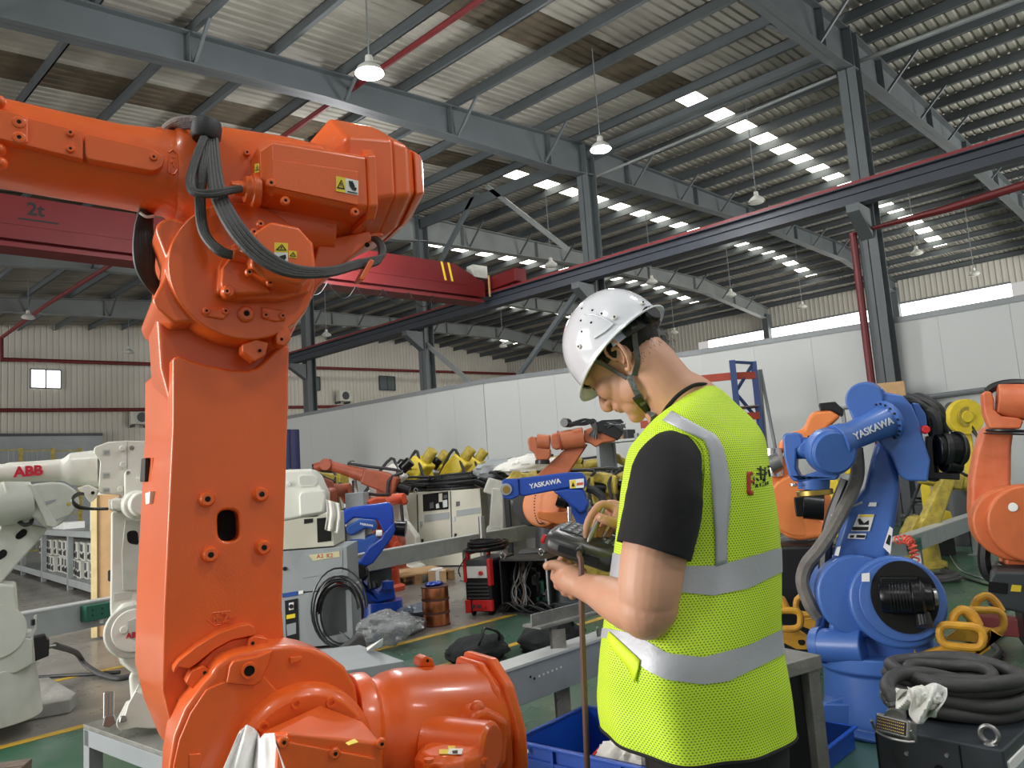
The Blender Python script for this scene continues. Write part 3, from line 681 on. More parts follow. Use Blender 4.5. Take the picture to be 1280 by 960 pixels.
# embossed circle-number mark at elbow
emb = MB()
for a, b in (((219, 367), (226, 366)), ((226, 366), (242, 392)), ((242, 392), (240, 397)), ((240, 397), (232, 393)), ((232, 393), (218, 375)), ((218, 375), (219, 367)), ((228, 380), (231, 384)), ((225, 384), (228, 388))): emb.tube([OF.L(*a, -.031), OF.L(*b, -.031)], .0022, 6, 1)
emb.build('embossed_mark', 'orange', OR)['kind'] = 'stuff'
# bosses round the hole
for p in ((258, 624), (325, 618), (262, 693), (328, 684)): screw(OF, OR, *p, .0, .0165, .022)
# side sticker, side pad (on the left side face)
pl = OF.L(213, 620, 0.0); 
def LS(x, y): return OF.X(x, y, OF.L(210, y, 0).x-.014)
MB().prism([q+Vector((-.008, 0, 0)) for q in (LS(184, 617), LS(192, 614), LS(191, 629), LS(183, 631))], (.03, 0, 0)).build('inspection_sticker', 'labelw', OR, smooth=0)
MB().prism([LS(186, 572), LS(190, 572), LS(189, 602), LS(184, 602)], (.03, 0, 0)).build('bump_stop_base', 'orange', OR, .004)
MB().prism([q+Vector((-.001, 0, 0)) for q in (LS(183, 573), LS(188, 572), LS(187, 602), LS(181, 602))], (-.012, 0, 0)).build('bump_stop', 'black', OR, .003)
text('embossed_number', '+2-', .034, 'orange', OR, facing(OF.L(279, 772, -.002), (1, 0, .04), (0, 0, 1)), .003, .0006)
emb = MB()
for a, b in (((259, 775), (266, 766)), ((266, 766), (288, 764)), ((295, 770), (290, 778)), ((290, 778), (268, 782)), ((268, 782), (259, 775))): emb.tube([OF.L(*a, 0), OF.L(*b, 0)], .0018, 6, 1)
emb.build('embossed_mark', 'orange', OR)['kind'] = 'stuff'
# arched rib with stops above the hub
op([(217, 842), (222, 834), (237, 836), (248, 828), (268, 812), (290, 800), (320, 794), (319, 784), (312, 780), (300, 782), (272, 792), (246, 808), (224, 826), (217, 836)], -.045, .05, 'arched_rib', bev=.01, seg=3)
op([(240, 838), (268, 812), (290, 800), (320, 795), (335, 812), (300, 860), (250, 872)], -.03, .04, 'hub_shoulder', bev=.004)
op([(232, 854), (239, 839), (255, 832), (266, 842), (256, 852), (243, 863)], -.055, .05, 'stop_block', bev=.003)
op([(309, 812), (311, 800), (318, 795), (335, 798), (335, 812)], -.055, .05, 'stop_block', bev=.003)
for p in ((256, 841), (316, 804)): MB().cyl(OF.L(*p, -.0565), OF.L(*p, -.04), .004, n=10).build('bolt', 'dark', OR)
# hub
hubpts = [(209, 1010), (211, 957), (217, 920), (231, 886), (254, 855), (264, 845), (270, 832), (284, 822), (300, 816), (337, 808), (368, 806), (389, 810), (410, 818), (432, 834), (445, 858), (452, 900), (455, 950), (452, 1010)]
op(hubpts, -.11, .14, 'hub_plate', bev=.012, seg=4)
op([(214, 1010), (217, 957), (224, 925), (238, 892), (258, 862), (280, 852), (330, 845), (380, 900), (380, 1010)], -.118, .02, 'hub_face', bev=.004)
op([(283, 855), (287, 834), (292, 826), (322, 820), (342, 812), (336, 832), (327, 852), (318, 858)], -.125, .03, 'hub_pocket', bev=.005)
c = OF.L(311, 838, -.125)
MB().lathe(c+Vector((0, .01, 0)), c+Vector((0, -.008, 0)), [(0, .02), (1, .017), (1, .012), (.3, .0115)], 24, False).build('boss', 'orange', OR)
MB().cyl(c+Vector((0, -.004, 0)), c+Vector((0, .0, 0)), .0118, n=20).build('boss_hole', 'dark', OR)
c = OF.L(376, 944, -.11); rr = (OF.L(376, 852, -.11)-c).length
MB().lathe(c, c+Vector((0, -.05, 0)), [(0, rr), (.55, rr*.985), (.85, rr*.93), (1, rr*.86), (1, 0)], 56).build('gear_cover', 'orange', OR, .003)
for a in (62, 98, 134, 26): 
    q = c+Vector((math.cos(R_(a))*rr*.8, -.052, math.sin(R_(a))*rr*.8)); MB().lathe(q+Vector((0, .004, 0)), q+Vector((0, -.003, 0)), [(0, .013), (1, .012), (1, .006), (.2, .005)], 18).build('bolt', 'orange', OR)
for pts in ([(363, 822), (378, 820), (378, 826), (363, 830)], [(236, 943), (251, 942), (251, 985), (237, 985)]): op(pts, -.121, .012, 'cast_pad', bev=.002)
# axis motor in front of hub
MB().prism([OF.L(325, 916, -.17), OF.L(358, 914, -.36), OF.L(478, 928, -.36), OF.L(455, 902, -.17), OF.L(400, 887, -.17)], (0, 0, -.22)).build('shoulder_motor', 'orange', OR, .008)
MB().prism([OF.L(348, 925, -.366), OF.L(470, 948, -.366), OF.L(475, 1000, -.366), OF.L(345, 985, -.366)], (0, .02, 0)).build('motor_cover', 'orange', OR, .003)
for x, y in ((354, 927), (418, 941), (476, 929)): screw(OF, OR, x, y, -.366, .01, .008)
p = [OF.Z(432, 930, OF.L(440, 925, -.3).z+.0015)]
zz = OF.L(358, 914, -.36).z+.0008
MB().prism([OF.Z(432, 929, zz), OF.Z(443, 924, zz), OF.Z(448, 928, zz), OF.Z(436, 932, zz)], (0, 0, .001)).build('warning_sticker', 'labely', OR, smooth=0)
# balancing cylinder with end plate
a = OF.L(440, 918, .0); b = OF.L(606, 905, .0); ra = .5*(OF.L(450, 838, 0).z-OF.L(450, 998, 0).z)
MB().lathe(a, b, [(-.05, ra*.93), (.02, ra*.96), (.06, ra*.96), (.1, ra*.85), (.16, ra*.88), (.2, ra*.94), (.3, ra), (1, ra*1.04)], 56).build('balancer_cylinder', 'orange', OR, .003)
ex_ = (b-a).normalized()
ps = [(-.7, 1.12), (.25, 1.15), (.8, .8), (1.1, .15), (1.1, -.4), (.8, -.95), (-.7, -1.1), (-1.1, -.4), (-1.1, .4)]
rb_ = ra*1.04
MB().prism([b+Vector((0, -q[0]*rb_, q[1]*rb_)) for q in ps], ex_*.035).build('cylinder_end_plate', 'orange', OR, .012, 3)
MB().prism([b+ex_*-.03+Vector((0, -q[0]*rb_*.93, q[1]*rb_*.93)) for q in ps], ex_*.03).build('end_collar', 'orange', OR, .014, 3)
op([(524, 834), (526, 824), (534, 820), (542, 824), (544, 834)], .0, .05, 'lifting_lug', bev=.005)
MB().cyl(OF.L(534.5, 826, -.003), OF.L(534.5, 826, .02), .004, n=12).build('lug_hole', 'dark', OR)
# small motors on the cylinder
c = OF.L(617, 935, -.26); MB().lathe(c+Vector((-.1, .14, .0)), c, [(0, .07), (.2, .063), (.95, .06), (1, .05)], 32).build('brake_motor', 'orange', OR, .003)
MB().ball(OF.L(597, 886, -.17), .02).build('bolt', 'orange', OR)
op([(582, 925), (586, 905), (594, 888), (612, 886), (640, 900), (635, 960), (590, 970)], -.2, .12, 'brake_motor_neck', bev=.02, seg=3)
c = OF.L(562, 943, -.24); rr = (OF.L(601, 943, -.24)-c).length
MB().lathe(c+Vector((0, 0, -.25)), c+Vector((0, 0, .018)), [(0, rr), (.93, rr), (.95, rr*.97), (1, rr*.8)], 10).build('gearbox_cap', 'orange', OR, .006, 3, smooth=20)
zz = c.z+.0195
def capst(pts, m): MB().prism([OF.Z(x, y, zz) for x, y in pts], (0, 0, .001)).build('warning_sticker', m, OR, smooth=0)
capst([(549, 937), (561, 937), (560, 943), (549, 943)], 'labely'); capst([(561, 936), (579, 936), (577, 943), (560, 943)], 'labelw'); capst([(560, 933), (569, 933), (569, 936), (560, 936)], 'labely')
zz += .001; capst([(565, 939), (572, 938), (572, 942), (566, 942)], 'ink')
for x in (536, 604): MB().cyl(OF.L(x, 953, -.3), OF.L(x, 948, -.3), .011, n=14).build('bolt', 'orange', OR)
# body below (rotating frame, base)
MB().lathe((0, 0.1, .0), (0, .1, .62), [(0, .34), (.1, .34), (.12, .28), (.75, .26), (1, .22)], 40).build('base', 'orange', OR, .01)
MB().bb((-.2, -.08, .45), (.5, .2, OF.L(300, 985, 0).z+.03)).build('rotating_frame', 'orange', OR, .03)
# white wrapping over the hub
def sheet_cloth(nm, P, nu, nv, amp, m, parent, seed=0, folds=6, thick=.0015, **k):
    """P: function (u,v)->Vector"""
    rnd = random.Random(seed); vs = []
    for j in range(nv+1):
        for i in range(nu+1): vs.append(P(i/nu, j/nv))
    fs = [(j*(nu+1)+i, j*(nu+1)+i+1, (j+1)*(nu+1)+i+1, (j+1)*(nu+1)+i) for j in range(nv) for i in range(nu)]
    o = MB().add(vs, fs).build(nm, m, parent, smooth=80, **k)
    s_ = o.modifiers.new('t', 'SOLIDIFY'); s_.thickness = thick
    return o
def PW(u, v):
    top = [(298, 916), (303, 911), (309, 906), (318, 911), (324, 918), (325, 924), (331, 917), (343, 916), (345, 930)]
    f = u*(len(top)-1); i = min(int(f), len(top)-2); t = f-i
    tx_, ty_ = top[i][0]*(1-t)+top[i+1][0]*t, top[i][1]*(1-t)+top[i+1][1]*t
    x = tx_*(1-v)+(262+u*110)*v; y = ty_*(1-v)+(1000)*v
    return OF.L(x, y, -.178-.2*max(0, u-.45)/.55-.03*v+.012*math.sin(u*16)*min(1, v*4+.2)+.004*math.sin(u*41+v*5))
tag(sheet_cloth('wrapping_sheet', PW, 40, 14, 0, 'tissue', None), 'white protective sheet hanging over the hub of the orange robot', 'sheet').matrix_world = OF.mat
# cables
def cable(pts, r, y, nm='cable', m='hose', parent=OR):
    """pts (px,py[,y])"""
    return MB().tube([OF.L(p[0], p[1], p[2] if len(p) > 2 else y) for p in pts], r, 8, 6).build(nm, m, parent)
for k in range(5):
    d = k*3.2
    cable([(204+d*.6, 172, .16), (206+d, 160-d*.2, .08), (222+d*.7, 150+d*.6, .0), (243+d*.3, 149+d*.7, -.04), (254+d*.3, 158+d*.2, -.055), (257+k, 172, -.06)], .0085, 0, m='hosel' if k < 2 else 'hose')
cl = OF.L(258, 164, -.045)
MB().lathe(cl+Vector((0.004, 0, .026)), cl+Vector((-.004, 0, -.026)), [(0, .032), (.2, .036), (.8, .036), (1, .03)], 24).build('cable_clamp', 'rubber', OR, .003)
for k in range(2): cable([(254+k*3, 172, -.07), (243+k*3, 200, -.085), (236+k*4, 226, -.1), (241+k*3, 241-k*2, -.13), (262, 244-k*4, -.14), (285, 240-k*3, -.13), (301, 237-k*2, -.115)], .0075, 0)
for k in range(3): cable([(257+k*3, 172, -.06), (251+k*3, 210, -.085), (247+k*3, 250, -.09), (252+k*3, 290, -.1), (272+k*2, 315-k*2, -.13), (296, 322-k*2, -.13)], .0075, 0)
for k in range(4): cable([(260+k*3, 172, -.06), (262+k*4, 215, -.09), (268+k*5, 250, -.12), (290+k*5, 292-k*2, -.17), (322+k*4, 325-k*3, -.2), (362+k*2, 343-k*3, -.21), (410, 343-k*2, -.17), (445, 334-k*2, -.1), (470, 329-k*2, -.07), (476+k, 318, -.05), (474+k, 305, -.03), (466+k, 298, 0)], .0078, 0)
op([(449, 349), (455, 350), (469, 326), (463, 323)], -.11, .05, 'cable_bracket', bev=.003)
for k in range(6): cable([(178+k*2, 262, .1+.01*k), (172+k*3.2, 285, .1), (170+k*4, 315, .09), (175+k*3, 340, .1), (190+k*2, 362, .12), (205, 372, .2)], .0085, 0, m='rubber')
MB().tube([OF.L(175, 266, .08), OF.L(183, 271, .075), OF.L(192, 270, .08)], .004, 6, 4).build('cable_tie', 'white', OR)
# ================================================================ THE MAN
DP = 1.65
_c = D(876, 700, DP); _az = math.degrees(math.atan2(_c.y, _c.x))
PF = Fr((_c.x, _c.y, 0), _az-90)
PER = thing('person', PF, 'man in a lime mesh safety vest, head bowed over a teach pendant in his hands', 'person')
def P(x, y, d=0.): return PF.L(x, y, d)
S_ = DP/FPX
skin = mat('skin', (204, 152, 124), .5, 0, .05, 9, .04, 260, rgb2=(212, 162, 134)); skin.node_tree.nodes['Principled BSDF'].inputs['Subsurface Weight'].default_value = .12
skin.node_tree.nodes['Principled BSDF'].inputs['Subsurface Scale'].default_value = .01
hairm = mat('black_hair', (26, 22, 20), .6, 0, .3, 60, .6, 300)
shirt = mat('black_jersey', (20, 20, 22), .85, 0, .1, 8, .1, 200)
trous = mat('black_trousers', (22, 22, 25), .8, 0, .1, 8, .1, 120)
reflm = mat('silver_reflective_tape', (186, 188, 194), .45, .15, .06, 9, .12, 60)
limeb = mat('lime_binding', (212, 240, 30), .6, 0, .03, 9)
helm = mat('white_helmet_shell', (232, 234, 240), .16, 0, .01, 4, coat=.8)
strapm = mat('grey_strap_webbing', (92, 94, 92), .8, 0, .12, 60, .2, 300)
# ---- vest material: knitted mesh, fine dark perforations
vm = bpy.data.materials.new('lime_mesh_fabric'); vm.use_nodes = True; nt = vm.node_tree; N = nt.nodes; L = nt.links; b = N['Principled BSDF']
b.inputs['Roughness'].default_value = .65
uv = N.new('ShaderNodeUVMap'); sp = N.new('ShaderNodeSeparateXYZ'); L.new(uv.outputs[0], sp.inputs[0])
def mth(op_, a, b_=None):
    m = N.new('ShaderNodeMath'); m.operation = op_
    for i, q in enumerate((a, b_)):
        if q is None: continue
        if isinstance(q, (int, float)): m.inputs[i].default_value = q
        else: L.new(q, m.inputs[i])
    return m.outputs[0]
PIT = .0060
u_ = mth('DIVIDE', sp.outputs[0], PIT); v_ = mth('DIVIDE', sp.outputs[1], PIT*.78)
row = mth('FLOOR', v_); odd = mth('MODULO', row, 2.0); uu = mth('ADD', u_, mth('MULTIPLY', odd, .5))
fx = mth('SUBTRACT', mth('FRACT', uu), .5); fy = mth('SUBTRACT', mth('FRACT', v_), .5)
r2 = mth('ADD', mth('MULTIPLY', fx, fx), mth('MULTIPLY', mth('MULTIPLY', fy, fy), .9))
hole_ = mth('LESS_THAN', r2, .062)
cr_ = N.new('ShaderNodeMixRGB'); L.new(hole_, cr_.inputs[0]); cr_.inputs[1].default_value = (*srgb(212, 246, 58), 1); cr_.inputs[2].default_value = (*srgb(104, 132, 26), 1)
L.new(cr_.outputs[0], b.inputs['Base Color'])
bp = N.new('ShaderNodeBump'); bp.inputs['Strength'].default_value = .3; bp.inputs['Distance'].default_value = .002; L.new(mth('SUBTRACT', 1.0, hole_), bp.inputs['Height']); L.new(bp.outputs[0], b.inputs['Normal'])
# ---- vest surface
VR = [  # px y, left, right, side ratio (s), front ratio (f)
 (484, 874, 893, .05, .05), (492, 862, 905, .09, .06), (505, 843, 920, .145, .07), (520, 824, 934, .165, .085), (540, 806, 948, .17, .11), (562, 788, 958, .165, .135), (600, 779, 964.5, .165, .15), (650, 777, 971, .17, .15),
 (700, 773, 975, .175, .15), (750, 765, 979, .185, .15), (800, 760, 982, .2, .14), (850, 760, 987, .2, .145), (880, 763, 990, .2, .145), (906, 767, 993, .2, .145)]
sdir = Vector((-.42, -.907, 0)); fdir = Vector((-.907, .42, 0))
def vrow(v):
    f = v*(len(VR)-1); i = min(int(f), len(VR)-2); t = f-i
    p = [VR[max(i-1, 0)], VR[i], VR[i+1], VR[min(i+2, len(VR)-1)]]
    return [.5*((2*p[1][k])+(p[2][k]-p[0][k])*t+(2*p[0][k]-5*p[1][k]+4*p[2][k]-p[3][k])*t*t+(p[3][k]-3*p[2][k]+3*p[1][k]-p[0][k])*t**3) for k in range(5)]
def VS(th, v, off=0.):
    y, l, r, s, f = vrow(v)
    A, B = P(l, y), P(r, y); W = (B.x-A.x)/2; cx = (A.x+B.x)/2
    hw = math.hypot(sdir.x*s, fdir.x*f); k = W/hw
    e = .9
    cs, sn = math.cos(th), math.sin(th)
    cs = math.copysign(abs(cs)**e, cs); sn = math.copysign(abs(sn)**e, sn)
    sag = max(0, v-.35)
    fold = (.009*sag*math.sin(th*5+1.2+2*v)+.006*sag*math.sin(th*9+v*5)+.004*math.sin(v*20+th*2)*(1-sag))
    q = sdir*s*k*cs+fdir*f*k*sn
    q = q*(1+fold/.16+off/q.length)
    z = A.z*.5+B.z*.5
    tilt = max(0, v-.75)/.25*(.018*(-q.x)/.18)
    if v < .3: tilt += -.02*(1-v/.3)*0
    return Vector((cx+q.x, q.y, z+tilt))
NU, NV = 120, 90
vv = [VS(2*math.pi*i/NU, j/NV) for j in range(NV+1) for i in range(NU)]
ff = [(j*NU+i, (j+1)*NU+i, (j+1)*NU+(i+1) % NU, j*NU+(i+1) % NU) for j in range(NV) for i in range(NU)]
vest = MB().add(vv, ff).build('safety_vest', vm, PER, smooth=80)
ul = vest.data.uv_layers.new(name='uv')
arcs = []
for j in range(NV+1):
    a = [0]
    for i in range(NU): a.append(a[-1]+(vv[j*NU+(i+1) % NU]-vv[j*NU+i]).length)
    arcs.append([x/a[-1]*1.05 for x in a])
zl = [0]
for j in range(NV): zl.append(zl[-1]+sum((vv[(j+1)*NU+i]-vv[j*NU+i]).length for i in range(0, NU, 10))/12)
for p in vest.data.polygons:
    j, i = p.index//NU, p.index % NU
    for k, li in enumerate(p.loop_indices):
        jj, ii = ((j, i), (j+1, i), (j+1, i+1), (j, i+1))[k]; ul.data[li].uv = (arcs[jj][ii], -zl[jj])
sl = vest.modifiers.new('t', 'SOLIDIFY'); sl.thickness = .0015; sl.offset = -1
VB = BVHTree.FromPolygons(vv, [f[::-1] for f in ff])
CL = PF.c
def vhit(x, y, off=.003, bv=VB):
    d = (PF.mi @ ray(x, y)).normalized(); h = bv.ray_cast(CL, d)
    if h[0] is None: return None
    n = h[1]
    if n.dot(d) > 0: n = -n
    return h[0]+n*off
def resample(pl, n):
    pl = [Vector(p) for p in pl]; d = [0]
    for a, b_ in zip(pl, pl[1:]): d.append(d[-1]+(b_-a).length)
    out = []
    for k in range(n+1):
        t = d[-1]*k/n; i = 0
        while i < len(d)-2 and d[i+1] < t: i += 1
        u = (t-d[i])/max(d[i+1]-d[i], 1e-6); out.append(pl[i].lerp(pl[i+1], min(1, u)))
    return out
def strip(nm, A, B, m, n=30, cols=5, off=.004, bv=VB, parent=PER, thick=.0012):
    A, B = resample(A, n), resample(B, n); vs = []; ok = True; last = {}
    for a, b_ in zip(A, B):
        for c_ in range(cols):
            q = a.lerp(b_, c_/(cols-1)); h = vhit(q.x, q.y, off, bv)
            if h is None: h = last.get(c_) or P(q.x, q.y, -.05)
            last[c_] = h; vs.append(h)
    fs = [(j*cols+i, j*cols+i+1, (j+1)*cols+i+1, (j+1)*cols+i) for j in range(n) for i in range(cols-1)]
    o = MB().add(vs, fs).build(nm, m, parent, smooth=80); s_ = o.modifiers.new('t', 'SOLIDIFY'); s_.thickness = thick; s_.offset = 0
    return o
def lerp_tab(tab, x):
    tab = sorted(tab)
    if x <= tab[0][0]: return tab[0][1]
    for (a, ya_), (b_, yb_) in zip(tab, tab[1:]):
        if x <= b_: return ya_+(yb_-ya_)*(x-a)/(b_-a)
    return tab[-1][1]
def pxl(p): return topx(PF.mat @ p)
def band(nm, top, bot, m, n=96, rows=5):
    cols = []
    for i in range(n):
        th = 2*math.pi*i/n; res = []
        for tab in (top, bot):
            best = None
            for j in range(201):
                v = .2+.8*j/200; X_, Y_ = pxl(VS(th, v)); e_ = Y_-lerp_tab(tab, X_)
                if e_ >= 0:
                    best = v-.8/200*(e_/(e_-pe)) if j and e_ != pe else v; break
                pe = e_
            res.append(best if best else 1.)
        vis = VS(th, .6).y < .02
        cols.append((res, vis))
    # hidden side: average of the visible ends
    vi = [c_ for c_, s in cols if s]; av = [sum(c_[k] for c_ in vi)/len(vi) for k in (0, 1)]
    m_ = [[0, 0] for _ in cols]
    for i, (c_, s) in enumerate(cols): m_[i] = c_ if s else None
    idx = [i for i in range(n) if m_[i]]
    for i in range(n):
        if m_[i] is None:
            a = i
            while m_[a % n] is None or not cols[a % n][1]: a -= 1
            b_ = i
            while not cols[b_ % n][1]: b_ += 1
            t = (i-a)/(b_-a); m_[i] = [cols[a % n][0][k]*(1-t)+cols[b_ % n][0][k]*t for k in (0, 1)]
    vs = [VS(2*math.pi*i/n, m_[i][0]+(m_[i][1]-m_[i][0])*r/(rows-1), .0035) for r in range(rows) for i in range(n)]
    fs = [(r*n+i, (r+1)*n+i, (r+1)*n+(i+1) % n, r*n+(i+1) % n) for r in range(rows-1) for i in range(n)]
    return MB().add(vs, fs).build(nm, m, PER, smooth=80)
band('reflective_band', [(760, 785), (785, 790), (810, 801), (835, 816), (879, 821), (932, 807), (979, 785)], [(760, 797), (785, 818), (810, 838), (833, 849), (879, 855), (910, 851), (947, 833), (981, 816)], reflm)
band('reflective_band', [(765, 690), (800, 700), (854, 707), (891, 707), (919, 700.6), (972, 685)], [(765, 720), (800, 732), (844, 739), (891, 744), (935, 735), (973, 716)], reflm)
strip('shoulder_strap', [(829.4, 526.7), (853.8, 539), (880, 551), (886, 567), (888, 594), (889.4, 612), (891.4, 642.6), (893.5, 675), (894, 708)], [(840, 515), (862, 527), (894.5, 545), (903.6, 561), (908.7, 585.7), (912.8, 610), (910.7, 642.6), (907.7, 675), (908, 704)], reflm, off=.0035)
strip('vest_logo', [(932.5, 590), (932.5, 617)], [(937, 590), (937, 617)], mat('red_logo_print', (176, 62, 30), .6), 8, 3, .003)
strip('vest_logo', [(937, 590), (937, 594)], [(940, 591), (940, 594)], MATS['red_logo_print'], 3, 3, .003)
strip('vest_logo', [(936.5, 600), (936.5, 603)], [(941, 601), (941, 604)], MATS['red_logo_print'], 3, 3, .003)
strip('vest_logo', [(934, 612), (934, 619)], [(940, 614), (940, 619)], MATS['red_logo_print'], 4, 3, .003)
for (x0, y0, x1, y1, w_) in ((945, 586, 954, 588, 1.6), (949, 583, 950, 600, 1.6), (944, 592, 956, 594, 1.5), (955, 584, 954, 602, 1.5), (944, 598, 947, 601, 1.5), (957, 590, 952, 601, 1.3), (958, 583, 962, 584, 1.5), (959, 587, 961, 596, 1.5),
                        (943, 605, 946, 609, 1), (946, 605, 943, 609, 1), (949, 604, 949, 608, 1), (951.5, 603.5, 953.5, 603.5, 1), (951.5, 607, 953.5, 607, 1), (955.5, 603, 955.5, 607, 1), (958, 602, 958, 606, 1), (941, 596, 941, 606, 1)):
    nx, ny = (y1-y0), -(x1-x0); l_ = math.hypot(nx, ny); nx, ny = nx/l_*w_/2, ny/l_*w_/2
    strip('vest_lettering', [(x0+nx, y0+ny), (x1+nx, y1+ny)], [(x0-nx, y0-ny), (x1-nx, y1-ny)], 'ink', 4, 2, .003)
strip('vest_binding', [(762, 797), (768, 812), (790, 838), (796, 853)], [(764, 790), (778, 803), (803, 826), (800, 838)], limeb, 10, 4, .006)
# side seam, hem binding
mb = MB().tube([VS(2*math.pi*i/60, 1.0, .002)+Vector((0, 0, .0)) for i in range(61)], .0035, 6, 1); mb.build('hem_binding', shirt, PER)
# ---- body (head, neck, arms, hands): one continuous remeshed surface
HF = Vector((-.66, .43, -.615)).normalized(); HU = Vector((-.60, .12, .79)); HU = (HU-HF*HU.dot(HF)).normalized(); HL = HU.cross(HF)
if HL.y > 0: HL = -HL
HC = P(783, 447, .0)+Vector((0, .045, 0)); 
HC = P(781, 450, .04)
def Hd(f, u, l=0.): return HC+HF*f+HU*u+HL*l
HR = Matrix((HF, HL, HU)).transposed()
bm_ = MB()
def ell(c_, r): bm_.ball(Hd(*c_), 1, r, HR, 28, 18)
ell((-.012, .042, 0), (.096, .076, .088)); ell((.03, .03, 0), (.066, .066, .07))
ell((.035, -.04, 0), (.055, .057, .066)); ell((.045, -.082, 0), (.044, .042, .036)); ell((.075, -.104, 0), (.021, .023, .019))
for s in (-1, 1):
    ell((.058, -.018, s*.032), (.034, .03, .034)); ell((.01, -.068, s*.045), (.042, .016, .034)); ell((.082, .026, s*.03), (.016, .03, .012))
    ell((.078, .008, s*.031), (.0165, .015, .012))          # eyelids
ell((.08, .05, 0), (.022, .05, .04))
bm_.tube([Hd(.086, .014), Hd(.102, -.008), Hd(.121, -.034), Hd(.108, -.046)], [.009, .0095, .012, .01], 12, 4)
for s in (-1, 1): ell((.1, -.038, s*.012), (.011, .009, .009))
ell((.094, -.058, 0), (.013, .024, .008)); ell((.09, -.07, 0), (.013, .022, .008)); ell((.082, -.064, 0), (.016, .034, .02))
# ears
for s in (-1, 1):
    e0 = Hd(-.03, -.014, s*.074)
    def E_(f, u, l=0.): return e0+HF*f*1.18+HU*u*1.18+HL*(s*l)
    bm_.tube([E_(.012, .004, -.004), E_(.014, .022, .006), E_(.004, .034, .012), E_(-.012, .034, .016), E_(-.022, .02, .018), E_(-.02, -.002, .016), E_(-.01, -.02, .012), E_(.002, -.028, .006), E_(.01, -.02, .0)], [.004, .0042, .0045, .0045, .0045, .0045, .005, .006, .005], 8, 4)
    bm_.tube([E_(.004, .022, .002), E_(-.008, .022, .006), E_(-.013, .008, .008), E_(-.006, -.008, .006), E_(.006, -.012, .002)], .004, 8, 4)
    bm_.ball(E_(-.006, .004, -.006), 1, (.02, .007, .026), HR, 14, 10)
# neck and upper torso core
bm_.tube([Hd(-.02, .0), Hd(-.035, -.04), P(838, 488, .02), P(868, 512, .03), P(885, 560, .03)], [.062, .06, .062, .07, .09], 24, 5)
bm_.tube([P(822, 508, .045), P(838, 530, .04), P(855, 560, .03)], [.035, .045, .05], 20, 4)
bm_.tube([P(880, 540, .02), P(880, 620, .02), P(878, 720, .02), P(878, 860, .02), P(878, 930, .02)], [.08, .11, .11, .105, .1], 24, 3)
SHL = P(838, 590, -.11); ELB = P(809, 768, -.2); WRI = P(729, 733, .0)
SHR = P(905, 560, .2); ELR = P(850, 740, .3); WRR = P(782, 656, .12)
bm_.tube([P(878, 575, .0), SHL, P(832, 630, -.17), P(818, 690, -.205), P(812, 735, -.222), P(811, 758, -.225)], [.04, .05, .058, .063, .06, .053], 24, 5)
bm_.tube([P(806, 763, -.225), P(785, 757, -.17), P(764, 747, -.1), P(746, 739, -.04), WRI, P(715, 727, .03)], [.049, .048, .043, .035, .029, .028], 24, 5)
bm_.ball(P(807, 764, -.225), .0525)
bm_.ball(P(812, 756, -.222), .0545)
bm_.ball(P(811, 745, -.222), .056)
bm_.tube([P(880, 545, .05), SHR, P(885, 650, .28), ELR], [.06, .06, .055, .045], 20, 4)
bm_.tube([ELR, P(815, 700, .24), WRR], [.045, .038, .026], 20, 4)
body = bm_.build('body', skin, PER, smooth=0)
hand = MB()
def finger(H, pts, r0, r1):
    n = len(pts); H.tube([Vector(p) for p in pts], [r0+(r1-r0)*i/(n-1) for i in range(n)], 12, 4)
    H.ball(Vector(pts[-1]), r1*1.02, nu=12, nv=8)
def Ph(x, y, d): return P(x, y, d-.05)
# left hand under the pendant
def ellP(H, c_, r, rot=None): H.ball(c_, 1, r, rot, 20, 14)
ra_ = Matrix.Rotation(R_(20), 3, 'Y')
bm2 = MB()
bm2.tube([Ph(728, 731, .05), Ph(716, 726, .078), Ph(706, 724, .098)], [.028, .033, .027], 20, 4)
bm2.tube([Ph(719, 719, .075), Ph(706, 722, .1), Ph(700, 730, .11)], [.024, .026, .02], 16, 4)
finger(bm2, [Ph(714, 717, .08), Ph(703, 709, .085), Ph(693, 706, .088), Ph(684, 707.5, .09)], .0155, .0105)     # thumb on the near side pointing left
finger(bm2, [Ph(703, 723, .105), Ph(693, 722, .14), Ph(697, 707, .165), Ph(704, 695, .16)], .0115, .0085)
finger(bm2, [Ph(706, 729, .11), Ph(697, 732, .15), Ph(704, 715, .18), Ph(712, 701, .17)], .0115, .0085)
finger(bm2, [Ph(711, 735, .11), Ph(706, 740, .15), Ph(714, 722, .185), Ph(721, 707, .175)], .0115, .0085)
finger(bm2, [Ph(718, 739, .1), Ph(716, 745, .14), Ph(724, 729, .175), Ph(730, 714, .17)], .0105, .0078)
# right hand holding a stylus
bm2.tube([WRR, Ph(775, 648, .165), Ph(764, 642, .16)], [.026, .03, .026], 18, 4)
bm2.tube([Ph(780, 650, .17), Ph(768, 637, .18), Ph(757, 634, .175)], [.022, .024, .016], 16, 4)
finger(bm2, [Ph(765, 634, .155), Ph(753, 630.5, .145), Ph(742, 640, .13), Ph(734, 655, .125), Ph(732.5, 672, .13)], .0115, .0078)   # index
finger(bm2, [Ph(779, 655, .14), Ph(767, 653, .125), Ph(757, 649.5, .115), Ph(750.5, 647, .115)], .0145, .0105)  # thumb
finger(bm2, [Ph(764, 640, .17), Ph(752, 642, .17), Ph(745, 656, .16), Ph(740.5, 678, .15)], .0112, .008)
finger(bm2, [Ph(768, 645, .18), Ph(757, 653, .185), Ph(750, 666, .175), Ph(748, 680, .165)], .0108, .0078)
finger(bm2, [Ph(772, 652, .19), Ph(764, 664, .195), Ph(757, 674, .19), Ph(756, 684, .18)], .0095, .0072)
bod2 = bm2.build('hands_tmp', skin, PER, smooth=0)
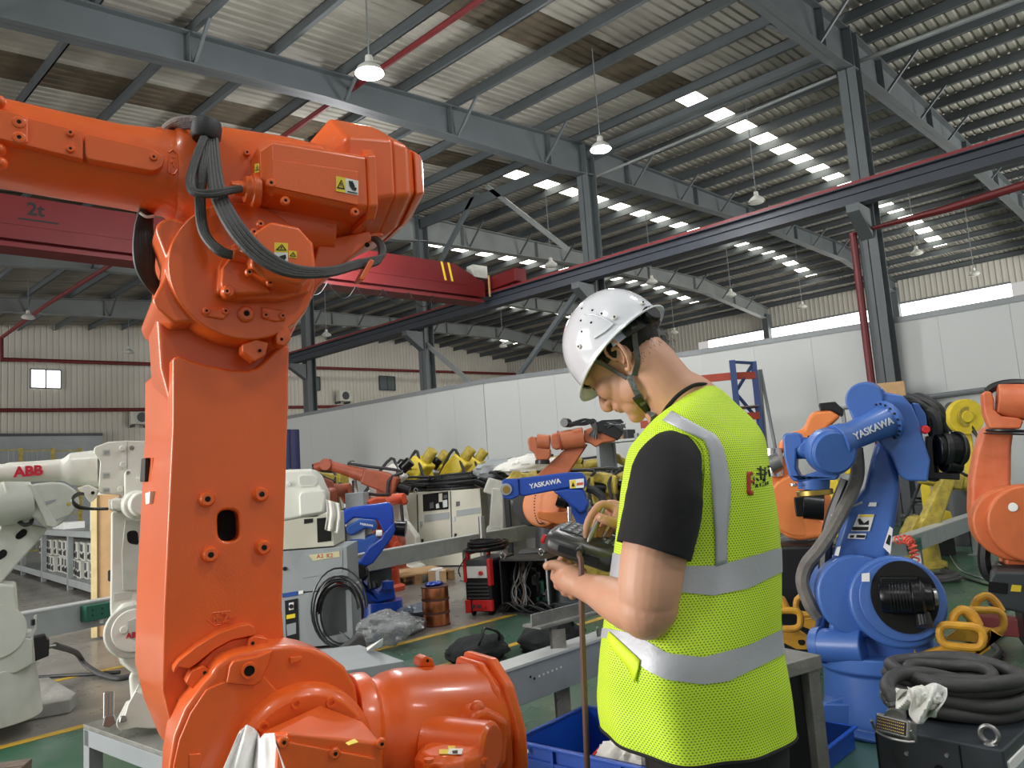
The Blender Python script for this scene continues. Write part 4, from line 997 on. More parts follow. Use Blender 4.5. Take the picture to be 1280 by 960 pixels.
def remesh(o, vox, sm):
    m = o.modifiers.new('r', 'REMESH'); m.mode = 'VOXEL'; m.voxel_size = vox; m.use_smooth_shade = True
    s_ = o.modifiers.new('s', 'SMOOTH'); s_.factor = .5; s_.iterations = sm
# join hands into the body so it is one surface
me = bpy.data.meshes.new('body'); nv0 = len(bm_.v)
me.from_pydata(bm_.v+bm2.v, [], bm_.f+[tuple(i+nv0 for i in f) for f in bm2.f]); me.materials.append(skin); body.data = me; bpy.data.objects.remove(bod2)
remesh(body, .0033, 4)
# nails
for c_, d_ in ((Ph(750.0, 646.5, .1045), (.004, .0015, .005)), (Ph(684, 706.5, .0795), (.005, .0015, .0045)), (Ph(731.5, 672, .122), (.003, .0012, .005))):
    MB().ball(c_, 1, d_, None, 10, 6).build('fingernail', mat('fingernail', (224, 178, 156), .3), PER)
# eye lashes, brow, mouth line
MB().tube([Hd(.088, .004, -.02+.062), Hd(.0935, .0035, .031), Hd(.094, .005, .02)], [.0012, .0018, .0012], 6, 4).build('eyelashes', hairm, PER)
MB().tube([Hd(.092, .03, .016), Hd(.094, .036, .034), Hd(.083, .034, .052)], [.003, .0042, .002], 8, 4).build('eyebrow', hairm, PER)
MB().tube([Hd(.105, -.064, 0), Hd(.1, -.0645, .014), Hd(.09, -.0655, .026)], [.002, .0018, .001], 6, 4).build('lips', mat('lips', (176, 106, 96), .4), PER)
# hair
hv = MB().ball(Hd(-.014, .03), 1, (.098, .0795, .092), HR, 64, 40)
bmh = bmesh.new(); bmh.from_mesh(hv.mesh('h'))
dl = []
for v in bmh.verts:
    q = v.co-HC; f, u, l = q.dot(HF), q.dot(HU), q.dot(HL)
    lim = -.052 if f < -.045 else (.028 if f > .02 else (-.052+(.08)*(f+.045)/.065))
    lim += .008*noise.noise(v.co*60)
    if abs(l) > .05 and -.012 < f < .012: lim = -.004
    if u < lim or f > .075: dl.append(v)
    v.co += (v.co-Hd(-.014, .03)).normalized()*.002*noise.noise(v.co*120)
bmesh.ops.delete(bmh, geom=dl, context='VERTS'); mh = bpy.data.meshes.new('hair'); bmh.to_mesh(mh); bmh.free(); mh.materials.append(hairm); mh.shade_smooth()
ho = bpy.data.objects.new('hair', mh); COL.objects.link(ho); ho.parent = PER
sh = ho.modifiers.new('t', 'SOLIDIFY'); sh.thickness = .006; sh.offset = -1
hb = MB(); rnd = random.Random(4)
for k in range(90):
    a = rnd.uniform(0, 2*math.pi); f = -.045-rnd.random()*.055; 
    l = math.sin(a)*.078; f = -.014-abs(math.cos(a))*.098; u = -.045+rnd.uniform(-.012, .03)
    if f > -.05: continue
    p0 = Hd(f, u, l); d_ = (HU*-1+HF*rnd.uniform(-.2, .5)+HL*rnd.uniform(-.3, .3)).normalized(); hb.tube([p0, p0+d_*.003, p0+d_*.006], [.0005, .0004, .0002], 4, 1)
ho2 = hb.build('nape_hair', hairm, PER); ho2['kind'] = 'stuff'
# collar and shirt
MB().tube([P(834, 509, -.075), P(849, 493, -.07), P(868, 481.5, -.04), P(884, 481, .0), P(893, 486, .06), P(880, 500, .12), P(848, 518, .13), P(828, 530, .1), P(820, 530, .03), P(824, 524, -.05), P(834, 509, -.075)], .0045, 8, 6).build('shirt_collar', shirt, PER)
sleeve = MB().tube([P(874, 570, -.06), P(852, 568, -.12), P(836, 584, -.165), P(830, 622, -.192), P(825, 655, -.203), P(817, 689, -.212)], [.035, .05, .067, .0725, .073, .072], 40, 8, cap=False)
so = sleeve.build('shirt_sleeve', shirt, PER, smooth=80); s_ = so.modifiers.new('t', 'SOLIDIFY'); s_.thickness = .002
dm = so.modifiers.new('d', 'DISPLACE'); tx_ = bpy.data.textures.new('folds', 'CLOUDS'); tx_.noise_scale = .07; dm.texture = tx_; dm.strength = .008; dm.mid_level = .5
MB().tube([P(905, 545, .1), P(905, 560, .2), P(893, 620, .26), P(880, 680, .28)], [.05, .08, .08, .075], 24, 5).build('shirt_sleeve', shirt, PER, smooth=80)
# armhole binding around the sleeve
ah = MB()
arm_l = [(823, 531), (808, 540), (797, 555), (788, 575)]; arm_r = [(823, 531), (845, 540), (866, 547), (878, 561), (881, 582), (879, 612), (877, 643), (866, 672)]
for pl in (arm_r,):
    A = [P(x+2, y-1, 0) for x, y in pl]
    pts = [vhit(x, y, .003) or P(x, y, -.12) for x, y in pl]
    ah.tube(pts, .0015, 6, 4)
ah.build('armhole_binding', limeb, PER)
# trousers and shoes
tl = MB()
zc_ = P(880, 900, 0).z
for s in (-1, 1):
    o_ = sdir*(-s)*.095
    tl = MB().tube([Vector((-.01, 0, zc_+.1))+o_*.6, Vector((-.01, 0, zc_-.08))+o_*.8, Vector((-.01, 0, .45))+o_, Vector((0.0, 0, .1))+o_*1.1], [.1, .1, .08, .07], 28, 5)
    tl.build('trouser_leg', trous, PER, smooth=80)
    MB().ball(Vector((-.06, .02, .045))+o_*1.1, 1, (.135, .052, .048), Matrix.Rotation(R_(-25), 3, 'Z'), 20, 12).build('shoe', 'black', PER)
MB().tube([Vector((-.005, 0, zc_+.2)), Vector((-.005, 0, zc_+.03)), Vector((-.01, 0, zc_-.1))], [.12, .15, .145], 32, 4).build('trouser_seat', trous, PER, smooth=80)
# ---- helmet (a thing of its own would be worn: kept as a thing)
hel = thing('safety_helmet', PF, 'white hard hat with vent holes worn by the man in the lime vest', 'helmet')
HCc = P(775, 437, .04); 
def dome(t, a, off=0.):
    """t 0 rim .. 1 top, a around"""
    rr = (1-t**2.3)**(1/2.15) if t < 1 else 0
    lf = .128 if math.cos(a) > 0 else .126
    q = HF*(lf+off)*rr*math.cos(a)+HL*(.108+off)*rr*math.sin(a)+HU*(.142+off)*t
    c_ = abs(math.sin(a))*rr*.108
    if c_ < .03: q += q.normalized()*.003*max(0, 1-c_/.03)**.5*min(1, t*4)     # centre ridge
    return HCc+q
n1, n2 = 64, 26
rs = []
for k in range(3):      # flared rim and peak
    e_ = (1-k/3)
    rs.append([dome(0, 2*math.pi*i/n1)+ (HF*math.cos(2*math.pi*i/n1)*(.012+.012*max(0, math.cos(2*math.pi*i/n1))**2)+HL*math.sin(2*math.pi*i/n1)*.006)*e_-HU*(.006+.008*max(0, math.cos(2*math.pi*i/n1)))*e_ for i in range(n1)])
for j in range(n2): rs.append([dome((j/n2), 2*math.pi*i/n1) for i in range(n1)])
rs.append([dome(.9995, 2*math.pi*i/n1) for i in range(n1)])
shell = MB().rings(rs, cap=False); shell.f.append(tuple(len(shell.v)-n1+i for i in range(n1)))
sho = shell.build('helmet_shell', helm, hel, smooth=60, recalc=True); s_ = sho.modifiers.new('t', 'SOLIDIFY'); s_.thickness = .0028; s_.offset = -1
HB = BVHTree.FromPolygons([Vector(v) for v in shell.v], shell.f)
MB().tube([r for r in rs[0]]+[rs[0][0]], .0022, 6, 1).build('rim_bead', helm, hel)
MB().rings([[dome(.02+.1*k, 2*math.pi*i/n1, -.006) for i in range(n1)] for k in range(9)], cap=False).build('helmet_liner', 'dark', hel)
def hh(x, y, off): return vhit(x, y, off, HB)
HXY = lambda x, y: (680+x/5.333, 330+y/5.333)
for x, y in ((252, 296), (322, 308), (385, 330), (245, 377), (314, 390), (252, 450)):
    x, y = HXY(x, y); p = hh(x, y, .0005); n = (p-HCc).normalized(); MB().cyl(p-n*.002, p+n*.0006, .0026, n=14).build('vent_hole', 'dark', hel)
for x, y in ((470, 360), (655, 265), (240, 550)):
    x, y = HXY(x, y); p = hh(x, y, .0005); n = (p-HCc).normalized(); o = MB().lathe(p-n*.001, p+n*.004, [(0, .0065), (.8, .005), (1, .002)], 14).build('rivet', 'white', hel)
    MB().ball(p+n*.004, .0025, nu=8, nv=6).build('rivet_slot', 'ink', o)
strip('side_emboss', [HXY(270, 335), HXY(330, 335), HXY(400, 360), HXY(470, 400)], [HXY(272, 342), HXY(330, 343), HXY(398, 369), HXY(463, 409)], helm, 14, 3, .0018, HB, hel, .003)
strip('side_emboss', [HXY(470, 400), HXY(410, 455), HXY(340, 500)], [HXY(463, 398), HXY(404, 450), HXY(335, 492)], helm, 14, 3, .0018, HB, hel, .003)
# suspension band, ratchet, straps
BB = BVHTree.FromPolygons([Vector(v) for v in bm_.v], bm_.f)
def ribbon(nm, pts, wd, th, m, nrm=None, parent=hel):
    """flat strap through 3D pts"""
    mb = MB(); pts = [Vector(p) for p in pts]; Q = []
    for i in range(len(pts)-1):
        p0 = pts[max(i-1, 0)]; p1 = pts[i]; p2 = pts[i+1]; p3 = pts[min(i+2, len(pts)-1)]
        for k in range(5): t = k/5; Q.append(.5*((2*p1)+(p2-p0)*t+(2*p0-5*p1+4*p2-p3)*t*t+(p3-p0+3*p1-3*p2)*t**3))
    Q.append(pts[-1]); rs_ = []
    for i, q in enumerate(Q):
        d_ = (Q[min(i+1, len(Q)-1)]-Q[max(i-1, 0)]).normalized(); n = nrm or (q-HC).normalized(); s2 = d_.cross(n).normalized(); n2_ = s2.cross(d_)
        rs_.append([q+s2*a*wd/2+n2_*b_*th/2 for a, b_ in ((-1, -1), (1, -1), (1, 1), (-1, 1))])
    return mb.rings(rs_).build(nm, m, parent, recalc=True, smooth=50)
def hp(x, y, off, d=-.04):
    x, y = HXY(x, y); h = vhit(x, y, off, BB); return h if h is not None else P(x, y, d)
lav = mat('pale_headband_plastic', (196, 198, 224), .4, 0, .02, 5)
ribbon('headband', [Hd(-.048, .022, .0915), Hd(-.06, .02, .087), Hd(-.1, .018, .05), Hd(-.121, .016, 0), Hd(-.1, .018, -.05), Hd(-.02, .024, -.095)], .03, .002, lav)
ribbon('ratchet_strap', [Hd(-.078, .02, .079), Hd(-.1, .016, .056), Hd(-.119, .012, .028), Hd(-.125, .01, .0)], .038, .006, 'black')
MB().lathe(Hd(-.118, .01, .02), Hd(-.142, .008, .026), [(0, .02), (.7, .022), (1, .018)], 18).build('ratchet_knob', 'black', hel, .002)
for k in range(4): 
    a = R_(48+k*10); MB().box(Hd(-.015-.108*math.sin(a)*1.02, .019, .104*math.cos(a)*.93), (.002, .002, .024), HR).build('ratchet_tooth', 'labelw' if k > 1 else 'greydark', hel)
ribbon('rear_strap', [hp(585, 440, .03, -.05), hp(615, 540, .012), hp(628, 640, .006), hp(612, 740, .006)], .0125, .0018, strapm)
ribbon('front_strap', [hp(318, 605, .03, -.03), hp(380, 640, .012), hp(470, 700, .006), hp(560, 765, .006)], .010, .0018, strapm)
ribbon('chin_strap', [hp(580, 748, .009), hp(615, 830, .009), hp(645, 900, .009), hp(680, 955, .008), P(817, 522, .0), P(812, 533, .05), Hd(.03, -.11, -.02)], .0135, .003, mat('checked_webbing', (110, 114, 112), .8, 0, .5, 240))
ribbon('strap_buckle', [hp(622, 870, .013), hp(652, 925, .013), hp(680, 955, .013)], .018, .007, 'black')
# ---- teach pendant
TP = thing('teach_pendant', PF, 'dark grey handheld teach pendant held by the man in the lime vest', 'pendant')
pa_ = P(690, 679, .045); pb_ = P(762, 703, .035)
ax_ = (pb_-pa_).normalized(); aw = Vector((.12, .985, .08)); aw = (aw-ax_*aw.dot(ax_)).normalized(); an = ax_.cross(aw)
if an.z < 0: an = -an
def TPp(a, b_, c_): return pa_+ax_*a+aw*b_+an*c_
LN = (pb_-pa_).length
sec = []
for a, k in ((-.022, .55), (-.016, .85), (0, 1.0), (LN, 1.0), (LN+.012, .85), (LN+.018, .55)):
    ring = []
    for i in range(20):
        t = 2*math.pi*i/20; cx_, cz_ = math.cos(t), math.sin(t)
        ring.append(TPp(a, .075+.095*k*math.copysign(abs(cx_)**.45, cx_), .027*k*math.copysign(abs(cz_)**.7, cz_)))
    sec.append(ring)
gp = mat('dark_grey_pendant_plastic', (56, 58, 58), .35, 0, .05, 8, .05, 200)
MB().rings(sec).build('pendant_body', gp, TP, recalc=True, smooth=50)
MB().prism([TPp(.01, .04, .0265), TPp(LN-.02, .04, .0265), TPp(LN-.02, .15, .0265), TPp(.01, .15, .0265)], an*.002).build('display_panel', 'greydark', TP)
for i in range(8):
    for j in range(4):
        if 2 < i < 6 : continue
        MB().box(TPp(.004+i*.0185, .05+j*.026, .0295), (.009, .014, .004), Matrix((ax_, aw, an)).transposed()).build('key', mat('pale_key_print', (150, 160, 170), .5), TP, .001)
MB().prism([TPp(.02, -.021, -.008), TPp(LN-.02, -.021, -.008), TPp(LN-.02, -.021, .008), TPp(.02, -.021, .008)], aw*-.002).build('grip_pad', 'black', TP, .001)
MB().cyl(TPp(-.02, .02, -.002), TPp(-.03, .02, -.002), .011).build('emergency_button', 'weldred', TP, .002)
c0 = P(725.5, 688, .02)
MB().lathe(c0+Vector((0, .02, .002)), c0+Vector((0, -.018, -.002)), [(0, .011), (.6, .0105), (1, .008)], 18).build('cable_boot', 'rubber', TP)
cord = mat('brown_cord', (104, 76, 68), .5, 0, .1, 20)
MB().tube([c0+Vector((0, -.008, 0)), c0+Vector((0, -.022, -.01)), P(726.5, 705, -.01), P(727, 760, -.02), P(730, 850, -.02), P(734, 960, -.02), P(736, 1040, .03), Vector((P(736, 960, 0).x, .1, .02)), Vector((P(700, 960, 0).x, .3, .012))], .0064, 10, 6).build('pendant_cord', cord, TP)
# stylus
sty = MB().lathe(P(733.5, 681, .05), P(755, 635, .09), [(0, .0012), (.12, .0045), (.14, .0055), (.9, .0055), (1, .004)], 14).build('stylus', 'steel', None); sty.matrix_world = PF.mat
tag(sty, 'grey metal stylus held in the right hand over the pendant', 'stylus')
# ================================================================ MACHINES AROUND
def at(x, t, off=0., z=0.):
    p = D(x, 640, t); a = math.degrees(math.atan2(p.y, p.x)); return Fr((p.x, p.y, z), a-90+off)
class TB:
    """thing builder: pieces given by pixels on planes of the thing's own frame"""
    def __init__(s, name, fr, label, cat, group=None, m='white'):
        s.f = fr; s.t = thing(name, fr, label, cat, group); s.m = m
    def pr(s, nm, pts, y0, th, m=None, bev=.006, r=0, seg=2, par=None):
        P_ = [s.f.L(x, y, y0) for x, y in pts]
        if r: P_ = rpoly(P_, r)
        return MB().prism(P_, (0, th, 0)).build(nm, m or s.m, par or s.t, bev, seg)
    def cy(s, nm, a, b_, ra, rb=None, m=None, bev=.004, n=28, prof=None, par=None):
        """a,b: (px,py,dep); radii in pixels at a"""
        A, B = s.f.L(*a), s.f.L(*b_); k = (s.f.c-A).length/FPX
        ra *= k; rb = ra if rb is None else rb*k
        mb = MB()
        if prof: mb.lathe(A, B, [(t, r_*ra) for t, r_ in prof], n)
        else: mb.cyl(A, B, ra, rb, n)
        return mb.build(nm, m or s.m, par or s.t, bev)
    def tu(s, nm, pts, r, m='rubber', dep=0., n=8, par=None, sub=6):
        P_ = [s.f.L(p[0], p[1], p[2] if len(p) > 2 else dep) for p in pts]; k = (s.f.c-P_[0]).length/FPX
        rr = [q*k for q in r] if isinstance(r, (list, tuple)) else r*k
        return MB().tube(P_, rr, n, sub).build(nm, m, par or s.t)
    def tx(s, nm, st, c_, size, m, dep, d=(1, 0, 0), up=(0, 0, 1), bold=.0, ext=.0008):
        p = s.f.L(c_[0], c_[1], dep); k = (s.f.c-p).length/FPX
        return text(nm, st, size*k, m, s.t, facing(p, d, up), ext, bold)
    def bolts(s, c_, r, n, dep, br=1.2, m=None, a0=0., a1=360., sx=1.):
        """ring of bolt heads on a flange; named bolt"""
        mb = []
        for i in range(n):
            a = R_(a0+(a1-a0)*i/n); p = s.f.L(c_[0]+r*sx*math.cos(a), c_[1]-r*math.sin(a), dep); k = (s.f.c-p).length/FPX
            MB().cyl(p, p+Vector((0, -.008, 0)), br*k, n=8).build('bolt', m or 'ink', s.t)
# ---------------------------------------------------------------- BIG BLUE ROBOT (right)
f = at(1095, 3.95)
B = TB('industrial_robot', f, 'big blue robot arm at right, forearm reaching left, black motor in its hub', 'robot', None, 'blue')
B.pr('floor_plate', [(1028, 880), (1060, 868), (1180, 868), (1180, 905), (1110, 920), (1030, 912)], -.1, .6, 'blue', .01)
q = f.L(1110, 905, .1)
MB().lathe((q.x, .12, .0), (q.x, .12, f.L(1110, 815, 0).z), [(0, .36), (.06, .36), (.08, .3), (.75, .28), (.8, .31), (1, .31)], 44).build('base', 'blue', B.t, .01)
B.pr('base_bracket', [(1000, 905), (1030, 880), (1110, 880), (1110, 930), (1080, 948), (1003, 922)], -.12, .1, 'blue', .01)
B.pr('turret', [(1034, 780), (1050, 770), (1090, 740), (1150, 760), (1165, 790), (1172, 826), (1140, 838), (1100, 833), (1060, 822), (1040, 800)], -.1, .5, bev=.03, seg=4)
B.cy('balancer_tube', (1082, 808, -.12), (1024, 806, -.05), 19, 18, bev=.01)
B.cy('tube_cap', (1030, 806, -.05), (1017, 805, -.03), 20, 18, bev=.008)
B.pr('lower_arm', [(1089, 573), (1080, 612), (1058, 636), (1047, 675), (1037, 710), (1032, 742), (1035, 772), (1060, 800), (1100, 800), (1112, 740), (1110, 700), (1120, 650), (1126, 612), (1122, 588), (1113, 557), (1096, 550)], -.02, .26, bev=.05, seg=5)
B.pr('arm_back_fork', [(1060, 618), (1075, 615), (1080, 660), (1060, 700), (1040, 730), (1030, 800), (1016, 800), (1022, 760), (1040, 700), (1052, 650)], .1, .12, bev=.02)
B.cy('shoulder_drum', (1075, 745, -.12), (1060, 738, .3), 45, 45, bev=.02)
hub = B.cy('shoulder_housing', (1122, 752, -.2), (1108, 748, .28), 49, 47, bev=.02, n=48)
B.cy('hub_ring', (1128, 750, -.212), (1127, 750, -.19), 43, 43, bev=.006, n=48)
hA = f.L(1123, 752, -.214); hB = f.L(1108, 748, .28); hd = (hA-hB).normalized(); k0 = (f.c-hA).length/FPX
hu, hv = Vector((1, 0, 0)), Vector((0, 0, 1)); hu = (hu-hd*hu.dot(hd)).normalized(); hv = (hv-hd*hv.dot(hd)).normalized(); hc0 = hA+hu*6*k0+hv*5*k0
MB().prism([hc0+hd*.02+hu*math.cos(R_(a))*33*k0+hv*math.sin(R_(a))*38*k0 for a in range(0, 360, 10)], -hd*.01).build('hub_opening_shade', 'dark', B.t, smooth=0)  # dark disc in place of a hole, shade put into its colour
m0 = hc0+hd*.03-hu*24*k0; m1 = hc0+hd*.06+hu*26*k0
mo = MB().lathe(m0, m1, [(0, 15*k0), (.1, 17*k0), (.6, 17*k0), (.62, 19*k0), (.8, 19*k0), (.85, 15*k0), (1, 13*k0)], 28).build('shoulder_motor', 'blackm', B.t, .004)
for k in range(7): q = m0.lerp(m1, .2+k*.06); MB().cyl(q, q+(m1-m0)*.02, 18*k0, n=24).build('cooling_rib', 'black', mo)
MB().box(m0.lerp(m1, .4)+hv*17*k0, (36*k0, .06, 9*k0)).build('motor_terminal_box', 'blackm', B.t, .006)
MB().cyl(m1, m1+hu*4*k0, 9*k0).build('motor_cap', 'steel', B.t, .003); MB().cyl(m0.lerp(m1, .75)-hv*16*k0, m0.lerp(m1, .75)-hv*30*k0+hd*.02, 8*k0, 9*k0).build('plug', 'blackm', B.t, .003)
B.pr('label', [(1077, 717), (1087, 716), (1087, 727), (1077, 727)], -.25, .004, 'labelw', 0)
# stickers on the arm
o = B.pr('warning_label', [(1073, 643), (1093, 643), (1087, 664), (1064, 664)], -.028, .004, 'labelw', 0)
B.pr('label_stripe', [(1075, 643.5), (1092, 643.5), (1091, 646), (1074, 646)], -.03, .002, 'labely', 0, par=o)
B.pr('label_stripe', [(1066, 658.5), (1086, 658.5), (1085, 663), (1065, 663)], -.03, .002, 'ink', 0, par=o)
B.pr('pictogram', [(1072, 649), (1075, 648), (1080, 654), (1086, 650), (1086, 656), (1074, 656)], -.03, .002, 'ink', 0, par=o)
o = B.pr('warning_label', [(1061, 667), (1083, 667), (1081, 674), (1059, 673)], -.028, .004, 'labelw', 0)
B.pr('label_stripe', [(1071, 668.5), (1082, 669), (1080.5, 672.5), (1070, 672)], -.03, .002, 'ink', 0, par=o)
B.pr('pictogram', [(1063, 669), (1068, 669), (1067, 672), (1062, 672)], -.03, .002, 'ink', 0, par=o)
B.pr('label', [(1087, 628), (1096, 628), (1095, 633), (1085, 633)], -.03, .004, 'labelw', 0)
o = B.pr('warning_label', [(1112, 658), (1116, 661), (1113, 693), (1104, 684)], -.035, .01, 'labelw', 0)
B.pr('pictogram', [(1111, 668), (1114, 670), (1112, 682), (1107, 679)], -.037, .002, 'ink', 0, par=o)
B.pr('label', [(1046, 684), (1051, 683), (1048, 695), (1043, 694)], -.1, .01, 'labelw', 0)
B.tu('strap', [(1050, 640, -.03), (1040, 645), (1046, 640), (1068, 632), (1078, 628)], 1.3, 'galv', -.05)
# upper body
B.pr('upper_arm_body', [(1067, 491), (1068, 487), (1104, 484.5), (1106, 490), (1128, 494), (1140, 507), (1148, 525), (1157, 557), (1163, 575), (1160, 602), (1133, 601), (1124, 594), (1114, 570), (1098, 552), (1070, 535), (1062, 515), (1062, 500)], -.12, .34, bev=.03, seg=4)
B.pr('body_step', [(1139, 503), (1149, 504), (1153, 512), (1158, 518), (1160, 540), (1150, 540)], -.05, .2, bev=.01)
B.cy('elbow_cover', (1080, 500, -.13), (1084, 498, .1), 20, 20, bev=.01)
a3 = f.L(1112, 524, -.12); b3 = f.L(1046, 553, -.30); kk = 3.9/FPX
MB().lathe(a3, b3, [(0, 25*kk), (.07, 25*kk), (.08, 20*kk), (.3, 18*kk), (.75, 17*kk), (.85, 20*kk), (1, 22*kk)], 36).build('forearm', 'blue', B.t, .005)
u_, v_ = _basis(b3-a3); dd = (b3-a3).normalized()
for i in range(18):
    a = 2*math.pi*i/18; p = a3+(u_*math.cos(a)+v_*math.sin(a))*22.6*kk+dd*(b3-a3).length*.07; MB().cyl(p, p+dd*.008, 1.5*kk, n=6).build('bolt', 'ink', B.t)
dx = (b3-a3).normalized()
tm = facing((a3+b3)/2+dx*.02+Vector((.012, -.075, .02)), -dx, (0, 0, 1))
nn = Vector((dx.y, -dx.x, 0)).normalized()
if nn.y > 0: nn = -nn
tc_ = (a3+b3)/2+nn*19.6*kk+Vector((0, 0, .004)); text('maker_name', 'YASKAWA', 12*kk, 'inkw', B.t, facing(tc_, -dx, (0, 0, 1)), .0015, .0008)
c1 = f.L(1030, 562, -.24); c2 = f.L(1044, 566, -.37)
MB().lathe(c1, c2, [(0, 24*kk), (.3, 28*kk), (.85, 28*kk), (.88, 25*kk), (1, 24*kk)], 44).build('wrist_housing', 'blue', B.t, .005)
u_, v_ = _basis(c2-c1); dd = (c2-c1).normalized()
for i in range(16):
    a = 2*math.pi*i/16; p = c1+(u_*math.cos(a)+v_*math.sin(a))*24.5*kk; MB().cyl(p, p-dd*.008, 1.3*kk, n=6).build('bolt', 'ink', B.t)
B.cy('wrist_axle', (1026, 560, -.25), (995, 560, -.2), 12, 13, bev=.004)
B.cy('wrist_boss', (1007, 561, -.25), (1007, 561, -.3), 8, 7)
B.pr('wrist_yoke', [(978, 548), (980, 542), (998, 540), (1002, 546), (1004, 556), (996, 562), (995, 585), (1000, 596), (1046, 580), (1050, 592), (1046, 600), (992, 602), (986, 596), (980, 572)], -.27, .16, bev=.012, seg=3)
B.cy('wrist_flange', (1017, 596, -.19), (1017, 612, -.19), 18, 17)
B.cy('tool_ring', (1018, 612, -.19), (1019, 619, -.19), 20, 20, m='brass')
B.cy('tool_hook', (992, 604, -.28), (992, 608, -.28), 4, 4, m='chrome')
# motors and cables behind the elbow
B.cy('elbow_motor', (1168, 562, 0), (1204, 561, .05), 17, 17, m='blackm', bev=.01)
B.cy('motor_band', (1176, 562, .01), (1184, 562, .02), 19, 19, m='black')
B.cy('motor_band', (1194, 561, .03), (1199, 561, .04), 19, 19, m='black')
B.pr('motor_bracket', [(1158, 545), (1166, 545), (1168, 590), (1200, 592), (1200, 600), (1158, 598)], .0, .14, 'black', .004)
B.cy('elbow_motor', (1180, 580, 0), (1198, 583, .05), 9, 9, m='blackm')
B.cy('emergency_plug', (1156, 537, -.1), (1158, 537, -.14), 5, 4, m='weldred')
rnd = random.Random(3)
for k in range(9):
    x0, y0 = 1122+rnd.random()*20, 493+rnd.random()*8
    B.tu('robot_cable', [(x0, y0, .05), (x0+14, y0-2+rnd.random()*8, .0), (x0+30+rnd.random()*8, y0+10+rnd.random()*10, -.03), (x0+32+rnd.random()*10, y0+34+rnd.random()*8, .0), (x0+40, y0+52, .05)], 2.6, 'rubber' if k % 2 else 'hose', .0)
B.tu('dress_hose', [(1167, 600, .1), (1166, 560, .05), (1172, 535, 0), (1166, 516, -.02), (1150, 512, .0)], 6, 'hose', 0)
# grey sleeved hose on the left flank
B.tu('sleeved_hose', [(1070, 560, .0), (1072, 590, -.02), (1066, 612, -.05), (1052, 640, -.08), (1040, 662, -.1), (1024, 686, -.1), (1008, 706, -.1), (1003, 728, -.1), (1012, 755, -.1), (1022, 770, -.08)], 7.5, 'hosel', 0)
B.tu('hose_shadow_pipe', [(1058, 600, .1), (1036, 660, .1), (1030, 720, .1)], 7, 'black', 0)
# ---------------------------------------------------------------- orange robot behind the blue one
f = at(1000, 5.6)
O = TB('industrial_robot', f, 'dusty orange robot standing directly behind the wrist of the big blue robot', 'robot', None, mat('light_orange_paint', (226, 132, 72), .45, 0, .07, 6))
O.pr('upper_arm', [(972, 556), (978, 548), (990, 540), (1004, 536), (1010, 522), (1016, 514), (1040, 512), (1052, 520), (1030, 540), (1014, 556), (990, 566), (974, 566)], -.1, .3, bev=.03, seg=3)
O.pr('lower_arm', [(968, 575), (985, 566), (996, 580), (998, 610), (1000, 640), (960, 640), (960, 600)], -.05, .25, bev=.03)
O.cy('shoulder_housing', (1000, 632, -.2), (990, 630, .2), 36, 38, bev=.02)
O.pr('turret', [(960, 612), (994, 611), (1010, 640), (1034, 652), (1036, 672), (1000, 676), (985, 674), (958, 650)], -.2, .4, bev=.04, seg=3)
O.cy('shoulder_motor', (1004, 632, -.3), (1030, 634, -.3), 15, 15, m='blackm')
O.pr('motor_block', [(992, 622), (1014, 620), (1016, 646), (995, 646)], -.34, .1, 'blackm', .01)
O.pr('connector_block', [(1024, 504), (1044, 502), (1055, 512), (1054, 520), (1040, 513), (1026, 512)], -.1, .2, 'black', .005)
q = f.L(1005, 676, 0); MB().bb((q.x-.35, -.3, 0), (q.x+.25, .3, q.z)).build('base', 'black', O.t, .03)
O.cy('wrist', (976, 576, -.2), (962, 582, -.2), 10, 12, m='steel'); O.cy('wrist', (966, 560, -.1), (968, 596, -.1), 11, 11, m='chrome')
# ---------------------------------------------------------------- orange robot at right edge
f = at(1245, 5.0, 6)
O = TB('industrial_robot', f, 'faded salmon orange robot cut off by the right edge of the picture', 'robot', None, 'orange_old')
O.pr('lower_arm', [(1232, 532), (1228, 540), (1220, 566), (1214, 600), (1213, 640), (1216, 660), (1228, 662), (1240, 690), (1268, 690), (1270, 640), (1264, 620), (1265, 560), (1268, 535)], 0, .28, bev=.04, seg=4)
O.pr('wrist_fork', [(1228, 492), (1232, 488), (1240, 490), (1243, 500), (1243, 512), (1252, 520), (1274, 522), (1280, 526), (1276, 536), (1238, 536), (1230, 516)], -.1, .16, bev=.014, seg=3)
O.cy('wrist_barrel', (1246, 500, -.02), (1300, 504, -.02), 17, 20, bev=.01)
O.cy('tool_flange', (1258, 537, -.02), (1258, 540, -.02), 19, 19, m='black'); O.cy('tool_flange', (1257, 541.5, -.02), (1257, 543, -.02), 20, 20, m='rubber')
O.tu('arm_hose', [(1234, 490, .05), (1242, 484, .05), (1256, 480, .05), (1275, 479, .05), (1300, 482, .05)], 4.5, 'black')
O.cy('hose_clamp', (1270, 479, .05), (1270, 488, .05), 3, 3, m='labelw')
O.cy('shoulder_housing', (1268, 655, -.25), (1262, 652, .1), 38, 40, m=mat('mid_orange_paint', (204, 106, 60), .45), bev=.02, n=40)
O.cy('shoulder_cover', (1290, 655, -.3), (1280, 652, -.1), 40, 40, m=mat('mid_orange_paint', (204, 106, 60), .45), bev=.02, n=40)
O.bolts((1268, 655), 34, 26, -.252, 1.2, 'ink', 90, 300, .35)
O.cy('plug_cap', (1266, 634, -.26), (1266, 634, -.31), 5, 4.6, m='labelw')
O.tu('black_guard', [(1224, 660, -.1), (1231, 672, -.12), (1230, 700, -.12), (1235, 718, -.12), (1246, 722, -.12), (1254, 706, -.12)], 6, 'black')
